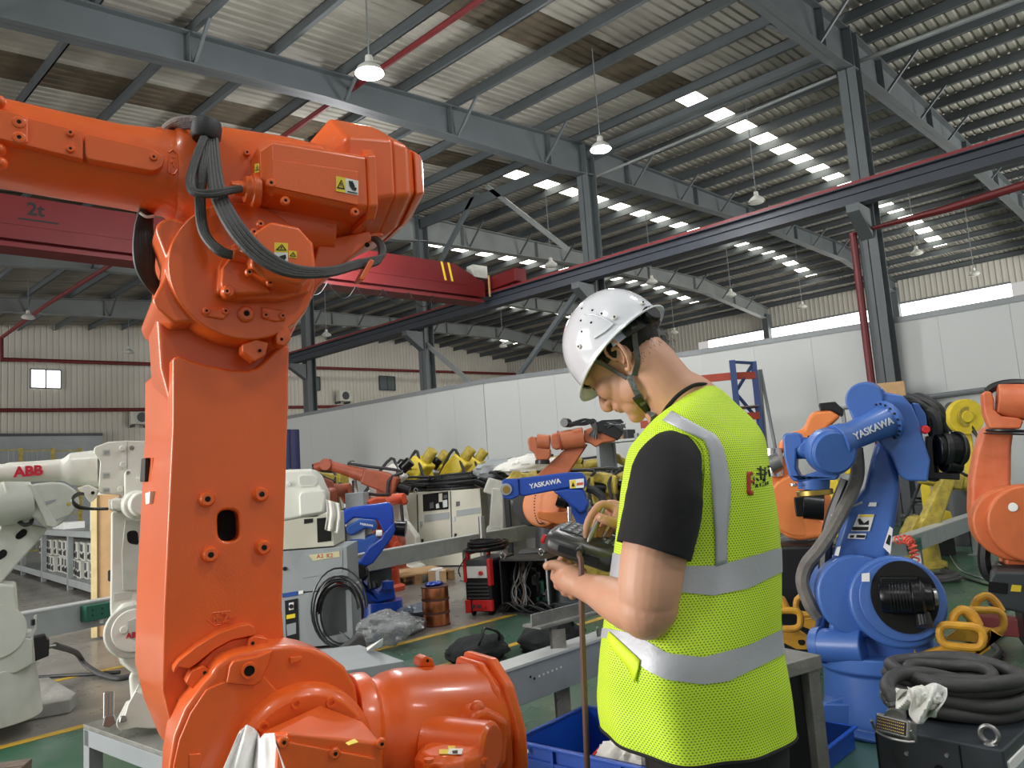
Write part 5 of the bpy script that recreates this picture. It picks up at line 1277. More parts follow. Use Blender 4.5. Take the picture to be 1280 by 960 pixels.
O.pr('turret', [(1258, 690), (1300, 694), (1300, 735), (1290, 730), (1262, 722), (1256, 706)], -.1, .3, MATS['mid_orange_paint'], .02)
q = f.L(1280, 730, 0)
MB().bb((q.x-.02, .1, 0.02), (q.x+.5, .5, q.z)).build('base', 'black', O.t, .03)
# grey controller box and red beam below
f = at(1262, 4.6)
O = TB('control_unit', f, 'low dark grey unit with a black window standing on the floor at right edge', 'control unit', None, 'greydark')
O.pr('casing', [(1237, 722), (1242, 714), (1300, 716), (1300, 772), (1234, 758)], 0, .5, bev=.02); O.pr('window', [(1236, 727), (1260, 729), (1259, 743), (1235, 740)], -.006, .01, 'dark', .004, .01)
O.pr('label', [(1265, 731), (1277, 732), (1276, 740), (1263, 739)], -.004, .006, 'labely', 0)
q0, q1 = onZ(1212, 778, .12), onZ(1300, 786, .12)
tag(MB().beam(q0, q1+(q1-q0)*.4, .12, .12).build('steel_bar', 'rail', None, .006), 'red painted steel bar lying on the floor behind the yellow brackets', 'bar')
# ---------------------------------------------------------------- yellow bracket pairs
def bracket(pts_plate, frames, t, lab, hooks):
    f = at(pts_plate[0][0], t)
    b_ = TB('lifting_bracket', f, lab, 'bracket', 'yellow lifting brackets beside the blue robot', 'bracket')
    b_.pr('side_plate', pts_plate, 0, .04, bev=.004)
    for (pts, y) in frames:
        P_ = [f.L(x, yy, y) for x, yy in pts]; r = .018
        b_.t  # frame tube
        MB().tube(rpoly(P_, .05, 3)+[rpoly(P_, .05, 3)[0]], r, 10, 1).build('frame', 'bracket', b_.t)
    for (pts, y) in hooks: MB().tube([f.L(x, yy, y) for x, yy in pts], .02, 10, 6).build('lifting_eye', 'bracket', b_.t)
    return b_
b_ = bracket([(1143, 812), (1146, 818), (1178, 808), (1226, 812), (1250, 796), (1240, 790), (1238, 812), (1212, 828), (1155, 827), (1142, 826)], [([(1173, 780), (1229, 784), (1229, 811), (1176, 806)], -.05)], 3.7, 'nearer yellow lifting bracket beside the big blue robot hub', [([(1190, 780, ), (1194, 768), (1204, 762), (1216, 768), (1224, 782)], .0)])
b_.cy('bolt', (1155, 822, -.005), (1155, 822, -.03), 3, 3, m='chrome'); b_.cy('hole', (1178, 821, -.002), (1178, 821, .01), 5, 5, m='dark')
b_ = bracket([(1180, 800), (1200, 785), (1250, 790), (1256, 782), (1254, 795), (1236, 805)], [([(1200, 762), (1254, 763), (1255, 789), (1230, 790)], .0)], 3.95, 'farther yellow lifting bracket beside the big blue robot hub', [([(1216, 762), (1222, 750), (1234, 745), (1244, 752), (1252, 764)], .05)])
b_ = bracket([(978, 790), (998, 788), (1014, 798), (1016, 812), (996, 812), (976, 802)], [([(968, 763), (1001, 763), (1001, 786), (968, 786)], -.05)], 4.2, 'yellow lifting bracket between the vest and the blue robot, nearer one', [([(972, 762), (976, 748), (984, 762)], .0)])
b_.cy('hole', (1002, 802, -.002), (1002, 802, .01), 4, 4, m='dark')
b_ = bracket([(996, 775), (1020, 772), (1020, 790), (1000, 782)], [([(995, 745), (1028, 745), (1028, 768), (995, 768)], -.02)], 4.5, 'yellow lifting bracket between the vest and the blue robot, farther one', [([(1008, 744), (1012, 732), (1022, 744)], .0)])
# ---------------------------------------------------------------- dark cabinet bottom right with hose coil
zt_ = .42
A, Bq, Cq, Dq = onZ(1093, 908, zt_), onZ(1254, 938, zt_), onZ(1284, 875, zt_), onZ(1135, 862, zt_)
ex = (Bq-A).normalized(); cyaw2 = math.degrees(math.atan2(ex.y, ex.x)); f = Fr((A.x, A.y, 0), cyaw2)
W = (Bq-A).length; K = TB('control_cabinet', f, 'charcoal steel cabinet at bottom right carrying the coiled black hose', 'cabinet', None, 'charcoal')
MB().bb((0, 0, .02), (W, .62, zt_)).build('body', 'charcoal', K.t, .008)
MB().bb((.0, -.004, .05), (.005, .001, zt_-.02)).bb((W-.13, -.004, .02), (W-.127, .001, zt_-.01)).build('door_gap', 'dark', K.t, smooth=0)
MB().bb((W-.02, .02, .06), (W+.006, .26, zt_-.04)).build('side_panel', 'labelw', K.t, .004); MB().bb((W+.004, .05, .2), (W+.009, .2, zt_-.07)).build('display', 'greycab', K.t, .001)
for x, z in ((.1, .35), (W-.17, .37)): MB().lathe((x, .002, z), (x, -.006, z), [(0, .009), (1, .006)], 14).build('screw', 'steel', K.t)
MB().cyl((W-.2, .0, .32), (W-.2, -.004, .32), .014, n=20).build('keyhole', 'dark', K.t)
def eyebolt(fr, par, p, r, m='steel'):
    p = Vector(p); mb = MB().coil((0, 0, 0), r, r*.3, 1, 0, 10, 24, Matrix(((1, 0, 0), (0, 0, -1), (0, 1, 0)))); 
    mb.v = [tuple(Vector(v)+p+Vector((0, 0, r*1.15))) for v in mb.v]
    o = mb.build('lifting_eye', m, par); MB().lathe(p, p+Vector((0, 0, r*.35)), [(0, r*.8), (1, r*.5)], 16).build('eye_collar', m, o); return o
q = f.Z(1238, 930, zt_); eyebolt(f, K.t, (q.x, q.y, zt_), .026); q = f.Z(1112, 880, zt_); eyebolt(f, K.t, (q.x, q.y, zt_), .026)
# hose coil on top: thick grey-black cable
cc = f.Z(1190, 868, zt_+.05)
def loop(c_, rx, ry, tr, z0, z1, a0, a1, ph, seed, m='hose'):
    rnd = random.Random(seed); pts = []
    n = int(abs(a1-a0)/14)
    for i in range(n+1):
        a = R_(a0+(a1-a0)*i/n); w_ = 1+.05*math.sin(a*2+ph)
        pts.append(c_+Vector((rx*w_*math.cos(a), ry*w_*math.sin(a), z0+(z1-z0)*i/n+.006*math.sin(a*3+ph))))
    return pts
hc = thing('cable_coil', f, 'thick dark grey hose coiled on the charcoal cabinet, connector on its end', 'cable coil')
cc0 = Vector((cc.x, cc.y, zt_))
pts = []
R0x, R0y = .215, .175
for k, (rx, ry, z, dx_, dy_) in enumerate(((1.0, 1.0, .026, 0, 0), (1.05, 1.02, .068, .012, .01), (.98, .95, .105, -.005, .02), (1.02, 1.0, .138, .015, .0))):
    pl_ = loop(cc0+Vector((dx_, dy_, z)), R0x*rx, R0y*ry, .024, 0, .0, 60, 420, k, k); pl_[-1] = pl_[0]; MB().tube(pl_, .0245, 14, 3).build('hose_turn', 'hose', hc)
for k, (rx, z) in enumerate(((.72, .03), (.74, .08), (.68, .13))):
    pl_ = loop(cc0+Vector((0, .0, z)), R0x*rx, R0y*rx, .02, 0, .0, 60, 420, k+3, k+9); pl_[-1] = pl_[0]; MB().tube(pl_, .021, 12, 3).build('hose_turn', 'hose', hc)
cpos = f.Z(1122, 916, zt_+.01)
def Lh(x, y, z): return f.Z(x, y, z)
MB().tube([Lh(1195, 850, .53), Lh(1155, 842, .565), Lh(1125, 843, .57), Lh(1111, 852, .57), Lh(1110, 862, .565), Lh(1117, 872, .55), Lh(1120, 884, .52)], .0245, 14, 5).build('hose_end', 'hose', hc)
MB().tube([Lh(1116, 868, .556), Lh(1118, 873, .546)], .028, 14, 1).tube([Lh(1117, 875, .543), Lh(1119, 879, .533)], .028, 14, 1).build('hose_clamp', 'steel', hc)
c_ = Lh(1120, 908, .47)
rotc = Matrix.Rotation(R_(-12), 3, 'Z') @ Matrix.Rotation(R_(-18), 3, 'X')
MB().box(c_, (.125, .05, .06), rotc).build('connector_shell', 'steel', hc, .01)
MB().box(c_+rotc @ Vector((0, -.027, 0)), (.105, .004, .042), rotc).build('connector_face', 'ink', hc, .002)
pn = MB()
for i in range(14):
    for j in range(4): pn.box(c_+rotc @ Vector((-.045+i*.007, -.03, -.014+j*.0095)), (.0025, .003, .0025), rotc)
pn.build('connector_pins', 'brass', hc)['kind'] = 'stuff'
MB().tube([Lh(1120, 884, .52), Lh(1121, 892, .5), c_+Vector((0, 0, .02))], [.026, .03, .036], 14, 3).build('connector_hood', 'steel', hc)
MB().tube([c_+rotc @ Vector((-.07, -.03, .0)), c_+rotc @ Vector((-.07, .0, -.03)), c_+rotc @ Vector((.0, -.01, -.04)), c_+rotc @ Vector((.07, .0, -.03)), c_+rotc @ Vector((.07, -.03, .0))], .005, 6, 3).build('locking_clip', 'steel', hc)
# crumpled white cloth on the coil
def crumple(nm, c_, rx, ry, rz, m, parent, seed, n=26, lab=None, amp=.5, fr=None, cat='cloth'):
    rs_ = []; vs = []; off = Vector((seed*3.1, seed*1.7, 0))
    mb = MB().ball((0, 0, 0), 1, (1, 1, 1), None, n*2, n)
    for v in mb.v:
        v = Vector(v); d = noise.noise(v*1.6+off)*.7+abs(noise.noise(v*3.7+off))*.55-.15+.2*noise.noise(v*8+off)
        w = v*(1+amp*d); vs.append((c_[0]+w.x*rx, c_[1]+w.y*ry, c_[2]+w.z*rz))
    mb.v = vs; o = mb.build(nm, m, parent, smooth=50)
    return o
g = crumple('rag', Lh(1157, 872, .63), .045, .035, .03, 'glove', None, 2, amp=.5); g.matrix_world = f.mat; tag(g, 'crumpled white rag lying on the coiled hose at bottom right', 'rag')
o = MB()
def PR2(u, v):
    x = 1134+u*50*(1-.35*v)+3*math.sin(v*5)+v*6; y = 858+v*48*(1-.5*abs(u-.5))+4*math.sin(u*7)
    return f.Z(x, y, .66-.09*v**1.3+.012*math.sin(u*11+v*4))
s2_ = sheet_cloth('rag', PR2, 18, 16, 0, 'glove', None); s2_.matrix_world = f.mat; tag(s2_, 'white rag corner hanging over the front of the coiled hose', 'rag')
def PR3(u, v):
    x = 1120+u*30; y = 860+v*26+u*4; return f.Z(x, y, .62-.06*v+.01*math.sin(u*9+v*7))
s3_ = sheet_cloth('rag', PR3, 14, 10, 0, 'glove', None); s3_.matrix_world = f.mat; tag(s3_, 'white rag flap spread beside the hose connector', 'rag')
g = crumple('rag', onZ(1272, 850, .03), .05, .05, .03, 'glove', None, 5); tag(g, 'small white rag on the floor at the right edge', 'rag')
# floor hoses right
def floor_hose(pts, r, m, lab, z=None, nm='floor_cable', grp=None):
    z = r if z is None else z
    o = MB().tube([onZ(x, y, z) for x, y in pts], r, 8, 6).build(nm, m, None); tag(o, lab, 'cable', grp); return o
floor_hose([(1300, 705), (1270, 745), (1215, 795), (1180, 840)], .016, 'hose', 'grey hose running from the right edge down past the yellow brackets')
floor_hose([(1300, 750), (1262, 782), (1240, 800), (1250, 815), (1235, 830), (1222, 850)], .02, 'hose', 'thicker grey hose bending behind the coiled hose at bottom right')
floor_hose([(1168, 695), (1190, 715), (1220, 727), (1250, 735)], .01, 'black', 'thin black cable lying between the rail post and the grey unit')
floor_hose([(1185, 690), (1200, 712), (1235, 725)], .008, 'galv', 'thin pale cable lying beyond the black one near the rail')
tag(MB().coil(onZ(1168, 724, .02), .22, .02, 3, .02, 8, 28, jit=.06).build('cable_coil', 'hose', None), 'grey cable coil on the floor behind the rail post at right', 'cable coil')
# ---------------------------------------------------------------- grey work table right of the man
f = at(994, 2.85, 50)
K = TB('work_table', f, 'old steel work table standing right of the man, its dark side facing us', 'table', None, 'plate')
ztb = f.L(1018, 818, 0).z
tl_ = MB().bb((-.5, -.02, ztb-.05), (.03, .45, ztb)).build('table_top', 'plate', K.t, .004)
for x in (-.45, -.005):
    for y in (.02, .4): MB().bb((x-.03, y-.03, 0), (x+.03, y+.03, ztb-.05)).build('leg', 'plate', K.t, .004)
MB().bb((-.42, .02, .05), (-.04, .05, ztb-.06)).build('side_board', 'black', K.t, .003)
# ---------------------------------------------------------------- trunking rails
def rail_run(a, b_, lab, hgt=.16, posts=(), sw=()):
    a, b_ = Vector(a), Vector(b_); d = b_-a; L = d.length; f = Fr((a.x, a.y, 0), math.degrees(math.atan2(d.y, d.x)))
    t = thing('cable_trunking', f, lab, 'trunking', 'grey cable trunking rails on posts')
    z = a.z; dz = (b_.z-a.z)/L
    n = max(1, round(L/2.0))
    for i in range(n):
        x0, x1 = L*i/n+.003, L*(i+1)/n-.003
        MB().bb((x0, 0, z-hgt), (x1, .12, z)).build('duct_section', 'galv', t, .002, 1)
        MB().bb((x0, -.008, z), (x1, .128, z+.012)).build('duct_lid', mat('pale_duct_lid', (198, 202, 200), .4, .2, .04, 6), t, smooth=0)
    for p in posts:
        MB().bb((p-.035, .0, 0.01), (p-.028, .09, z-hgt)).bb((p+.028, .0, .01), (p+.035, .09, z-hgt)).bb((p-.035, .08, .01), (p+.035, .09, z-hgt)).build('post', 'galv', t, smooth=0)
        MB().bb((p-.08, -.04, 0), (p+.08, .13, .012)).build('post_foot', 'galv', t, smooth=0)
    for p in sw:
        o = MB().bb((p-.1, -.09, z-.135), (p+.1, 0, z-.01)).build('switch_box', 'green', t, .006)
        for u, v in ((-.05, -.05), (.03, -.05), (-.05, -.09), (.03, -.09)): MB().cyl((p+u, -.092, z+v), (p+u, -.088, z+v), .008, n=8).build('socket_hole', 'ink', o)
        MB().cyl((p+.05, -.04, z-.135), (p+.05, -.04, z-.17), .016, n=10).build('cable_gland', 'labelw', o)
    return f, t
fB, tB = rail_run((1.5, 2.57, .5), (13, 2.57, .5), 'grey cable trunking running behind the man toward the right-hand robots', .17, (2.2, 4.6, 7.35, 9.75), (7.0, 4.0))
for x, y in ((663, 832), (668, 834), (727, 817), (731, 812)): p = fB.L(x+0, y+14, -.001); MB().cyl(p, p+Vector((0, -.002, 0)), .006, n=10).build('hole', 'dark', tB)
for k in range(6): p = fB.L(674+k*5.4, 845-k*2.2, -.001); MB().cyl(p, p+Vector((0, -.002, 0)), .006, n=10).build('knockout', 'labelw', tB)
fA, tA = rail_run((1.5, 6.81, .6), (10.6, 8.63, .6), 'grey cable trunking across the middle of the hall, behind the copper spools', .2, (4.0, 6.1, 8.4), (.8, 8.35))
# channel iron on stand
f = at(700, 3.9, 0)
K = TB('steel_stand', f, 'scuffed channel iron bench end standing behind the teach pendant cord', 'stand', None, 'plate')
MB().beam(f.L(664, 784, 0), f.L(750, 762, .35), .14, .012).build('channel_web', 'plate', K.t, .002)
for s in (0, 1):
    a = f.L(664, 776+s*3, -.06+s*.13); b_ = f.L(750, 754+s*3, .29+s*.13); MB().beam(a, b_, .01, .06).build('channel_flange', 'plate', K.t, .002)
for x in (697, 755):
    q = f.L(x, 790, .08 if x < 720 else .3); MB().bb((q.x-.04, q.y-.04, 0), (q.x+.04, q.y-.03, q.z+.02)).bb((q.x-.04, q.y-.04, 0), (q.x-.03, q.y+.05, q.z+.02)).build('leg', 'plate', K.t, smooth=0)
# ---------------------------------------------------------------- blue tote
A, Bq = onZ(644, 924, .33), onZ(775, 952, .33)
ex = (Bq-A).normalized(); f = Fr((A.x, A.y, 0), math.degrees(math.atan2(ex.y, ex.x)))
K = TB('storage_tote', f, 'blue plastic tote with white sheets inside, standing at the feet of the man', 'tote', None, 'tote')
W, Dp, Hh = .85, .5, .33
for nm, a, b_ in (('wall', (0, 0, 0), (W, .012, Hh)), ('wall', (0, Dp-.012, 0), (W, Dp, Hh)), ('wall', (0, 0, 0), (.012, Dp, Hh)), ('wall', (W-.012, 0, 0), (W, Dp, Hh)), ('bottom', (0, 0, 0), (W, Dp, .012))): MB().bb(a, b_).build(nm, 'tote', K.t, .003)
MB().bb((-.015, -.015, Hh-.012), (W+.015, .012, Hh)).bb((-.015, Dp-.012, Hh-.012), (W+.015, Dp+.015, Hh)).bb((-.015, 0, Hh-.012), (.012, Dp, Hh)).bb((W-.012, 0, Hh-.012), (W+.015, Dp, Hh)).build('rim', 'tote', K.t, .003)
for k in range(6): MB().bb((.03+k*.155, -.013, .02), (.042+k*.155, 0, Hh-.01)).build('rib', 'tote', K.t, smooth=0)
for z in (.12, .26): MB().bb((0, -.011, z), (W, 0, z+.012)).build('rib', 'tote', K.t, smooth=0)
MB().cyl((.07, -.012, .3), (.07, -.016, .3), .009).build('rivet', 'labelw', K.t)
g = crumple('sheet', (.42, .22, .2), .17, .16, .12, 'cloth', None, 3); g.matrix_world = f.mat; tag(g, 'crumpled off-white sheet inside the blue tote', 'sheet')
g = crumple('plastic_sheet', (.66, .22, .22), .15, .17, .13, 'plasticbag', None, 6); g.matrix_world = f.mat; tag(g, 'crumpled clear plastic sheet inside the blue tote beside the cloth', 'plastic sheet')
g = MB().tube([(.2, .2, .2), (.26, .25, .27), (.32, .3, .28)], .012, 8, 4).build('tool_handle', 'weldred', None); g.matrix_world = f.mat; tag(g, 'small red handle sticking out of the cloth in the blue tote', 'handle')
g = thing('storage_tote', Matrix.Translation(onZ(985, 950, 0)), 'corner of another blue tote right of the trousers', 'tote'); MB().bb((-.05, -.2, 0), (.3, .3, .1)).build('body', 'tote', g, .004); MB().bb((-.065, -.215, .09), (.315, .315, .1)).build('rim', 'tote', g, .002)
# ---------------------------------------------------------------- plate table lower left + white robot with red letters
zt2 = .42
A = onZ(104, 905, zt2); f = Fr((A.x, A.y, 0), -86)
K = TB('steel_table', f, 'low scuffed steel plate table at lower left behind the orange robot', 'table', None, 'plate')
MB().bb((0, 0, zt2-.02), (1.1, .9, zt2)).build('table_top', 'plate', K.t, .003)
MB().bb((0.01, 0.0, zt2-.09), (1.1, .01, zt2-.02)).bb((0, .0, zt2-.09), (.01, .9, zt2-.02)).build('apron', 'greycab', K.t, .002)
for x in (.03, 1.07):
    for y in (.03, .87): MB().bb((x-.03, y-.03, 0), (x+.03, y+.03, zt2-.02)).build('leg', 'greycab', K.t, .003)
MB().bb((0, 0, .05), (1.1, .03, .09)).build('lower_rail', 'greycab', K.t, .002)
f = at(165, 3.35, -6)
K = TB('industrial_robot', f, 'white robot with red letters on its arm, standing behind the orange column', 'robot', None, 'white')
Q = lambda x, y: (x/6.4, 530+y/6.4)
K.pr('elbow_housing', [Q(750, 200), Q(760, 180), Q(870, 142), Q(1000, 133), Q(1160, 136), Q(1250, 140), Q(1250, 600), Q(1000, 600), Q(960, 570), Q(800, 555), Q(785, 540), Q(800, 300), Q(750, 230)], -.02, .3, bev=.02, seg=3)
for y in (225, 408, 530):
    o = K.pr('pocket', [Q(818, y-22), Q(880, y-22), Q(880, y+22), Q(818, y+26)], -.0225, .004, 'offwhite', .0, .004); K.pr('pocket_recess', [Q(830, y-10), Q(872, y-12), Q(876, y+8), Q(832, y+16)], -.0245, .004, 'greycab', 0, par=o)
K.pr('seam', [Q(1016, 140), Q(1020, 140), Q(1020, 360), Q(1014, 360)], -.022, .003, 'greycab', 0)
for x, y in ((980, 195), (985, 325), (965, 522)): K.cy('plug_cap', (*Q(x, y), -.02), (*Q(x, y), -.035), 3.6, 3.2)
K.cy('bolt', (*Q(1055, 190), -.02), (*Q(1055, 190), -.028), 2.6, 2.2, m='steel'); K.cy('bolt', (*Q(1024, 388), -.06), (*Q(1024, 388), -.066), 2.2, 2, m='steel')
K.pr('motor_block', [Q(990, 400), Q(1010, 362), Q(1060, 362), Q(1080, 420), Q(1150, 430), Q(1240, 440), Q(1240, 620), Q(990, 700), Q(885, 690), Q(880, 600), Q(990, 590)], -.06, .1, bev=.012)
K.cy('axis_cover', (*Q(1090, 645), -.06), (*Q(1105, 648), -.15), 16, 15, bev=.012); K.cy('axis_cap', (*Q(1130, 640), -.12), (*Q(1145, 640), -.2), 15, 13, bev=.01)
def xr(T, rows, nm, m, dep, n=24, e=.8, yh=.9):
    rs_ = []
    for (x, t, b_, *d_) in rows:
        dd_ = d_[0] if d_ else dep
        tp, bt = T.f.L(x, t, dd_), T.f.L(x, b_, dd_); c__ = (tp+bt)/2; r = (tp.z-bt.z)/2
        rs_.append([c__+Vector((0, yh*r*math.copysign(abs(math.cos(a))**e, math.cos(a)), r*math.copysign(abs(math.sin(a))**e, math.sin(a)))) for a in [2*math.pi*i/n for i in range(n)]])
    return MB().rings(rs_).build(nm, m, T.t, .002, recalc=True)
xr(K, [(-30, 582, 603), (0, 580, 603), (5, 580, 602), (12, 578, 602), (40, 576.5, 602), (76, 574, 601), (81, 572, 602), (89, 566, 606), (94, 565.5, 606.5), (125, 562, 609)], 'upper_arm', 'white', .1)
MB().tube([f.L(93, 566+k*4, .015+.0*k) for k in range(2)], .001, 6, 1)
K.tx('maker_name', 'ABB', (35.5, 589.5), 14.5, 'inkr', .1-.155*.33, (1, 0, .03), (0, 0, 1), .0024, .002)
K.pr('lower_arm', [Q(885, 700), Q(960, 690), Q(1130, 700), Q(1150, 1000), (178, 790), (176, 842), (165, 842), (150, 830), (140, 800), (137, 760), (138, 700)], 0, .22, bev=.012)
o = K.pr('lower_arm_face', [(152, 690), (156, 650), (178, 652), (178, 738), (153, 738)], -.008, .02, 'offwhite', .004)
K.pr('access_hole', [(158, 664), (172, 662.5), (173.5, 678), (172, 681), (159.5, 679)], -.0095, .004, 'dark', 0, .02)
K.pr('arm_pocket', [(142, 742), (165, 739), (165, 748), (142, 752)], -.004, .01, 'offwhite', .002)
K.pr('bump_stop', [(134.5, 713.5), (139.5, 714), (139.5, 728), (134.5, 726)], .05, .06, 'greydark', .003)
K.pr('shoulder_housing', [(137, 790), (142, 766), (152, 754), (168, 752), (190, 760), (190, 844), (165, 842), (152, 830), (143, 812)], -.03, .1, bev=.02, seg=3)
K.cy('axis_cover', (166, 789, -.03), (166, 789, -.05), 29, 27, m='offwhite', bev=.006); K.cy('axis_face', (168, 788, -.045), (168, 788, -.06), 23, 22, bev=.004)
K.cy('plug_cap', (155, 787.5, -.055), (155, 787.5, -.075), 4.4, 4)
K.pr('badge', [(160, 776), (172, 772), (172, 807), (160, 805)], -.066, .008, 'offwhite', .002); K.tx('maker_name', 'ABB', (167, 794), 8, 'inkr', -.068, (1, 0, 0), (0, 0, 1), .001, .001)
K.pr('foot', [(145, 905), (146, 899), (155, 896), (160, 880), (170, 862), (172, 865), (190, 870), (200, 911), (186, 911), (170, 910), (152, 914), (146, 910)], -.08, .3, bev=.01, seg=3)
K.cy('foot_bolt', (153.5, 902, -.09), (153.5, 895, -.09), 4, 2.5, m='steel'); K.pr('base', [(160, 842), (260, 842), (260, 905), (165, 905)], .05, .4, bev=.02)
for k in range(2): K.tu('robot_cable', [(107, 618-k*2, .0), (97, 617+k*2, -.05), (90.5, 625, -.08), (97+k*2, 634-k, -.08), (115, 636, -.05), (135, 636, -.02)], 1.6, 'black')
K.pr('cable_bracket', [(96, 610), (110, 606), (122, 612), (118, 622), (112, 628), (106, 620)], -.02, .06, bev=.004); K.cy('bracket_hole', (116, 616, -.03), (116, 616, -.022), 1.8, 1.8, m='dark')
K.pr('cable_connector', [(135, 625), (148, 621), (150, 636), (146, 641), (136, 637)], -.04, .1, bev=.006)
# metal tubes standing on the plate table
f = at(136, 3.2, 0); K = TB('clamp_post', f, 'pair of bright steel tubes standing on the plate table', 'clamp', None, 'chrome')
for x in (132.5, 138.5): K.cy('tube', (x, 897, 0), (x+.3, 865, 0), 2.8, 2.8, m='chrome', bev=.001)
K.pr('tube_clamp', [(128, 908), (131, 896), (142, 894), (145, 904), (136, 910)], -.02, .05, 'steel', .003)
# ---------------------------------------------------------------- second white robot on the slab
f = at(40, 5.0, 0)
K = TB('industrial_robot', f, 'old white robot at far left edge, arm slanting over a concrete slab', 'robot', None, 'offwhite')
K.pr('lower_arm', [Q(0, 800), Q(130, 750), Q(240, 800), Q(380, 830), (56, 667), (2, 728), (-20, 760), (-30, 700), (0, 660)], 0, .25, bev=.015)
K.pr('access_hole', [(20, 668), (29, 660), (34.5, 663), (33, 669), (24, 674.5), (19, 673)], -.004, .006, 'dark', 0, .015); K.pr('access_hole', [(-4, 692), (4, 686), (9.5, 689), (8, 695), (0, 700), (-5, 699)], -.004, .006, 'dark', 0, .015)
K.pr('elbow_housing', [Q(250, 480), Q(420, 462), Q(520, 470), Q(620, 540), Q(640, 640), Q(560, 740), Q(470, 815), Q(370, 830), Q(250, 740), Q(120, 720), Q(120, 640)], -.1, .3, bev=.02, seg=3)
K.pr('flange_plate', [Q(215, 480), Q(250, 480), Q(470, 800), Q(440, 830), Q(380, 815)], -.13, .34, bev=.008)
K.pr('cover_slot', [Q(360, 620), Q(455, 600), Q(440, 620), Q(370, 650)], -.103, .006, 'greycab', .0); K.pr('cover_slot', [Q(430, 770), Q(560, 720), Q(520, 750), Q(440, 785)], -.103, .006, 'greycab', 0)
K.cy('cap', (*Q(550, 640), -.1), (*Q(550, 640), -.106), 2, 2, m='yellow_old')
K.cy('upper_arm_tube', (*Q(240, 600), 0), (*Q(-150, 660), -.05), 24, 22, bev=.02); K.cy('arm_flange', (*Q(80, 600), 0), (*Q(60, 605), 0), 26, 26)
K.pr('motor_block', [Q(120, 640), Q(200, 620), Q(210, 680), Q(130, 700)], -.13, .1, bev=.01); K.pr('lug', [Q(90, 770), Q(110, 745), Q(160, 750), Q(170, 780), Q(140, 810)], -.05, .08, bev=.006); K.cy('bracket_hole', (*Q(135, 768), -.055), (*Q(135, 768), -.045), 2, 2, m='dark')
K.tu('robot_cable', [(24, 652, -.06), (30, 656, -.1), (38, 654, -.08), (40, 648, -.05)], 2.2, 'black')
K.pr('turret', [(-10, 730), (19, 732), (22, 772), (30, 778), (30, 787), (24, 792), (-10, 800)], -.1, .35, bev=.015); 
K.cy('shoulder_cover', (-4, 790, -.15), (-4, 790, .2), 26, 26); K.pr('base', [(-20, 800), (8, 812), (30, 796), (41, 798), (42, 830), (20, 842), (-20, 850)], -.15, .45, bev=.015)
q = f.L(0, 880, 0); MB().lathe((q.x-.1, .1, .1), (q.x-.1, .1, .42), [(0, .33), (.5, .31), (1, .29)], 32).build('pedestal', 'offwhite', K.t, .006)
K.pr('connector_block', [(42, 797), (57, 794), (58, 798), (62, 800), (61, 820), (44, 827)], -.12, .1, 'black', .006); K.cy('cable_gland', (61, 808, -.1), (70, 807, -.1), 2.6, 2, m='steel')
K.pr('bracket_arm', [(38, 790), (43, 784), (42, 770), (46, 768), (46, 786), (40, 796), (24, 797), (24, 792)], -.14, .02, bev=.002)
K.cy('switch', (41, 774, -.16), (41, 782, -.16), 2, 2, m='black')
cp = [onZ(76, 806, .42), onZ(84, 806, .4), onZ(95, 816, .2), onZ(106, 830, .06), onZ(120, 840, .03), onZ(133, 845, .02), onZ(150, 848, .02), onZ(168, 843, .02)]
tag(MB().tube([K.t.matrix_world @ f.L(69, 807, -.1)]+cp[2:], .022, 8, 6).build('floor_cable', 'hose', None), 'grey cable arching from the white robot at left edge down to the floor', 'cable')
floor_hose([(30, 848), (70, 845), (110, 843), (150, 840)], .014, 'rubber', 'dark cable lying flat behind the concrete slab')
s_ = [onZ(x, y, .09) for x, y in ((-60, 860), (62, 846), (96, 866), (88, 874), (0, 890), (-60, 903))]
o = MB().prism([Vector((p.x, p.y, .0)) for p in s_], (0, 0, .09)).build('concrete_slab', mat('worn_concrete', (150, 148, 142), .8, 0, .15, 5, .5, 30, stain=.3), None, .01); tag(o, 'worn concrete slab under the white robot at left edge', 'slab')
# wooden pallet bottom left
f = Fr(onZ(-10, 975, 0), -35); K = TB('wooden_pallet', f, 'weathered wooden pallet corner at bottom left', 'pallet', None, 'woodold')
c0_ = f.mi @ (onZ(40, 948, .14)-f.o)
for k in range(5): MB().bb((c0_.x-1.2, c0_.y-.5+.115*k-.055, .115), (c0_.x+.0, c0_.y-.5+.115*k+.045, .14)).build('deck_board', 'woodold', K.t, .003)
for k in range(3): MB().bb((c0_.x-.09-k*.55, c0_.y-.56, .0), (c0_.x-k*.55, c0_.y, .115)).build('bearer', 'woodold', K.t, .003)
# ================================================================ MIDDLE GROUND
def box_unit(name, x0, x1, ytop, ybot, t, dep, lab, cat, m, off=0., group=None, z0=None):
    f = at((x0+x1)/2, t, off); K = TB(name, f, lab, cat, group, m)
    a = f.L(x0, (ytop+ybot)/2, 0); b_ = f.L(x1, (ytop+ybot)/2, 0); zt = f.L((x0+x1)/2, ytop, 0).z; zb = f.L((x0+x1)/2, ybot, 0).z if z0 is None else z0
    K.x0, K.x1, K.zt, K.zb, K.d = a.x, b_.x, zt, zb, dep
    MB().bb((a.x, 0, zb), (b_.x, dep, zt)).build('body', m, K.t, .006); return K
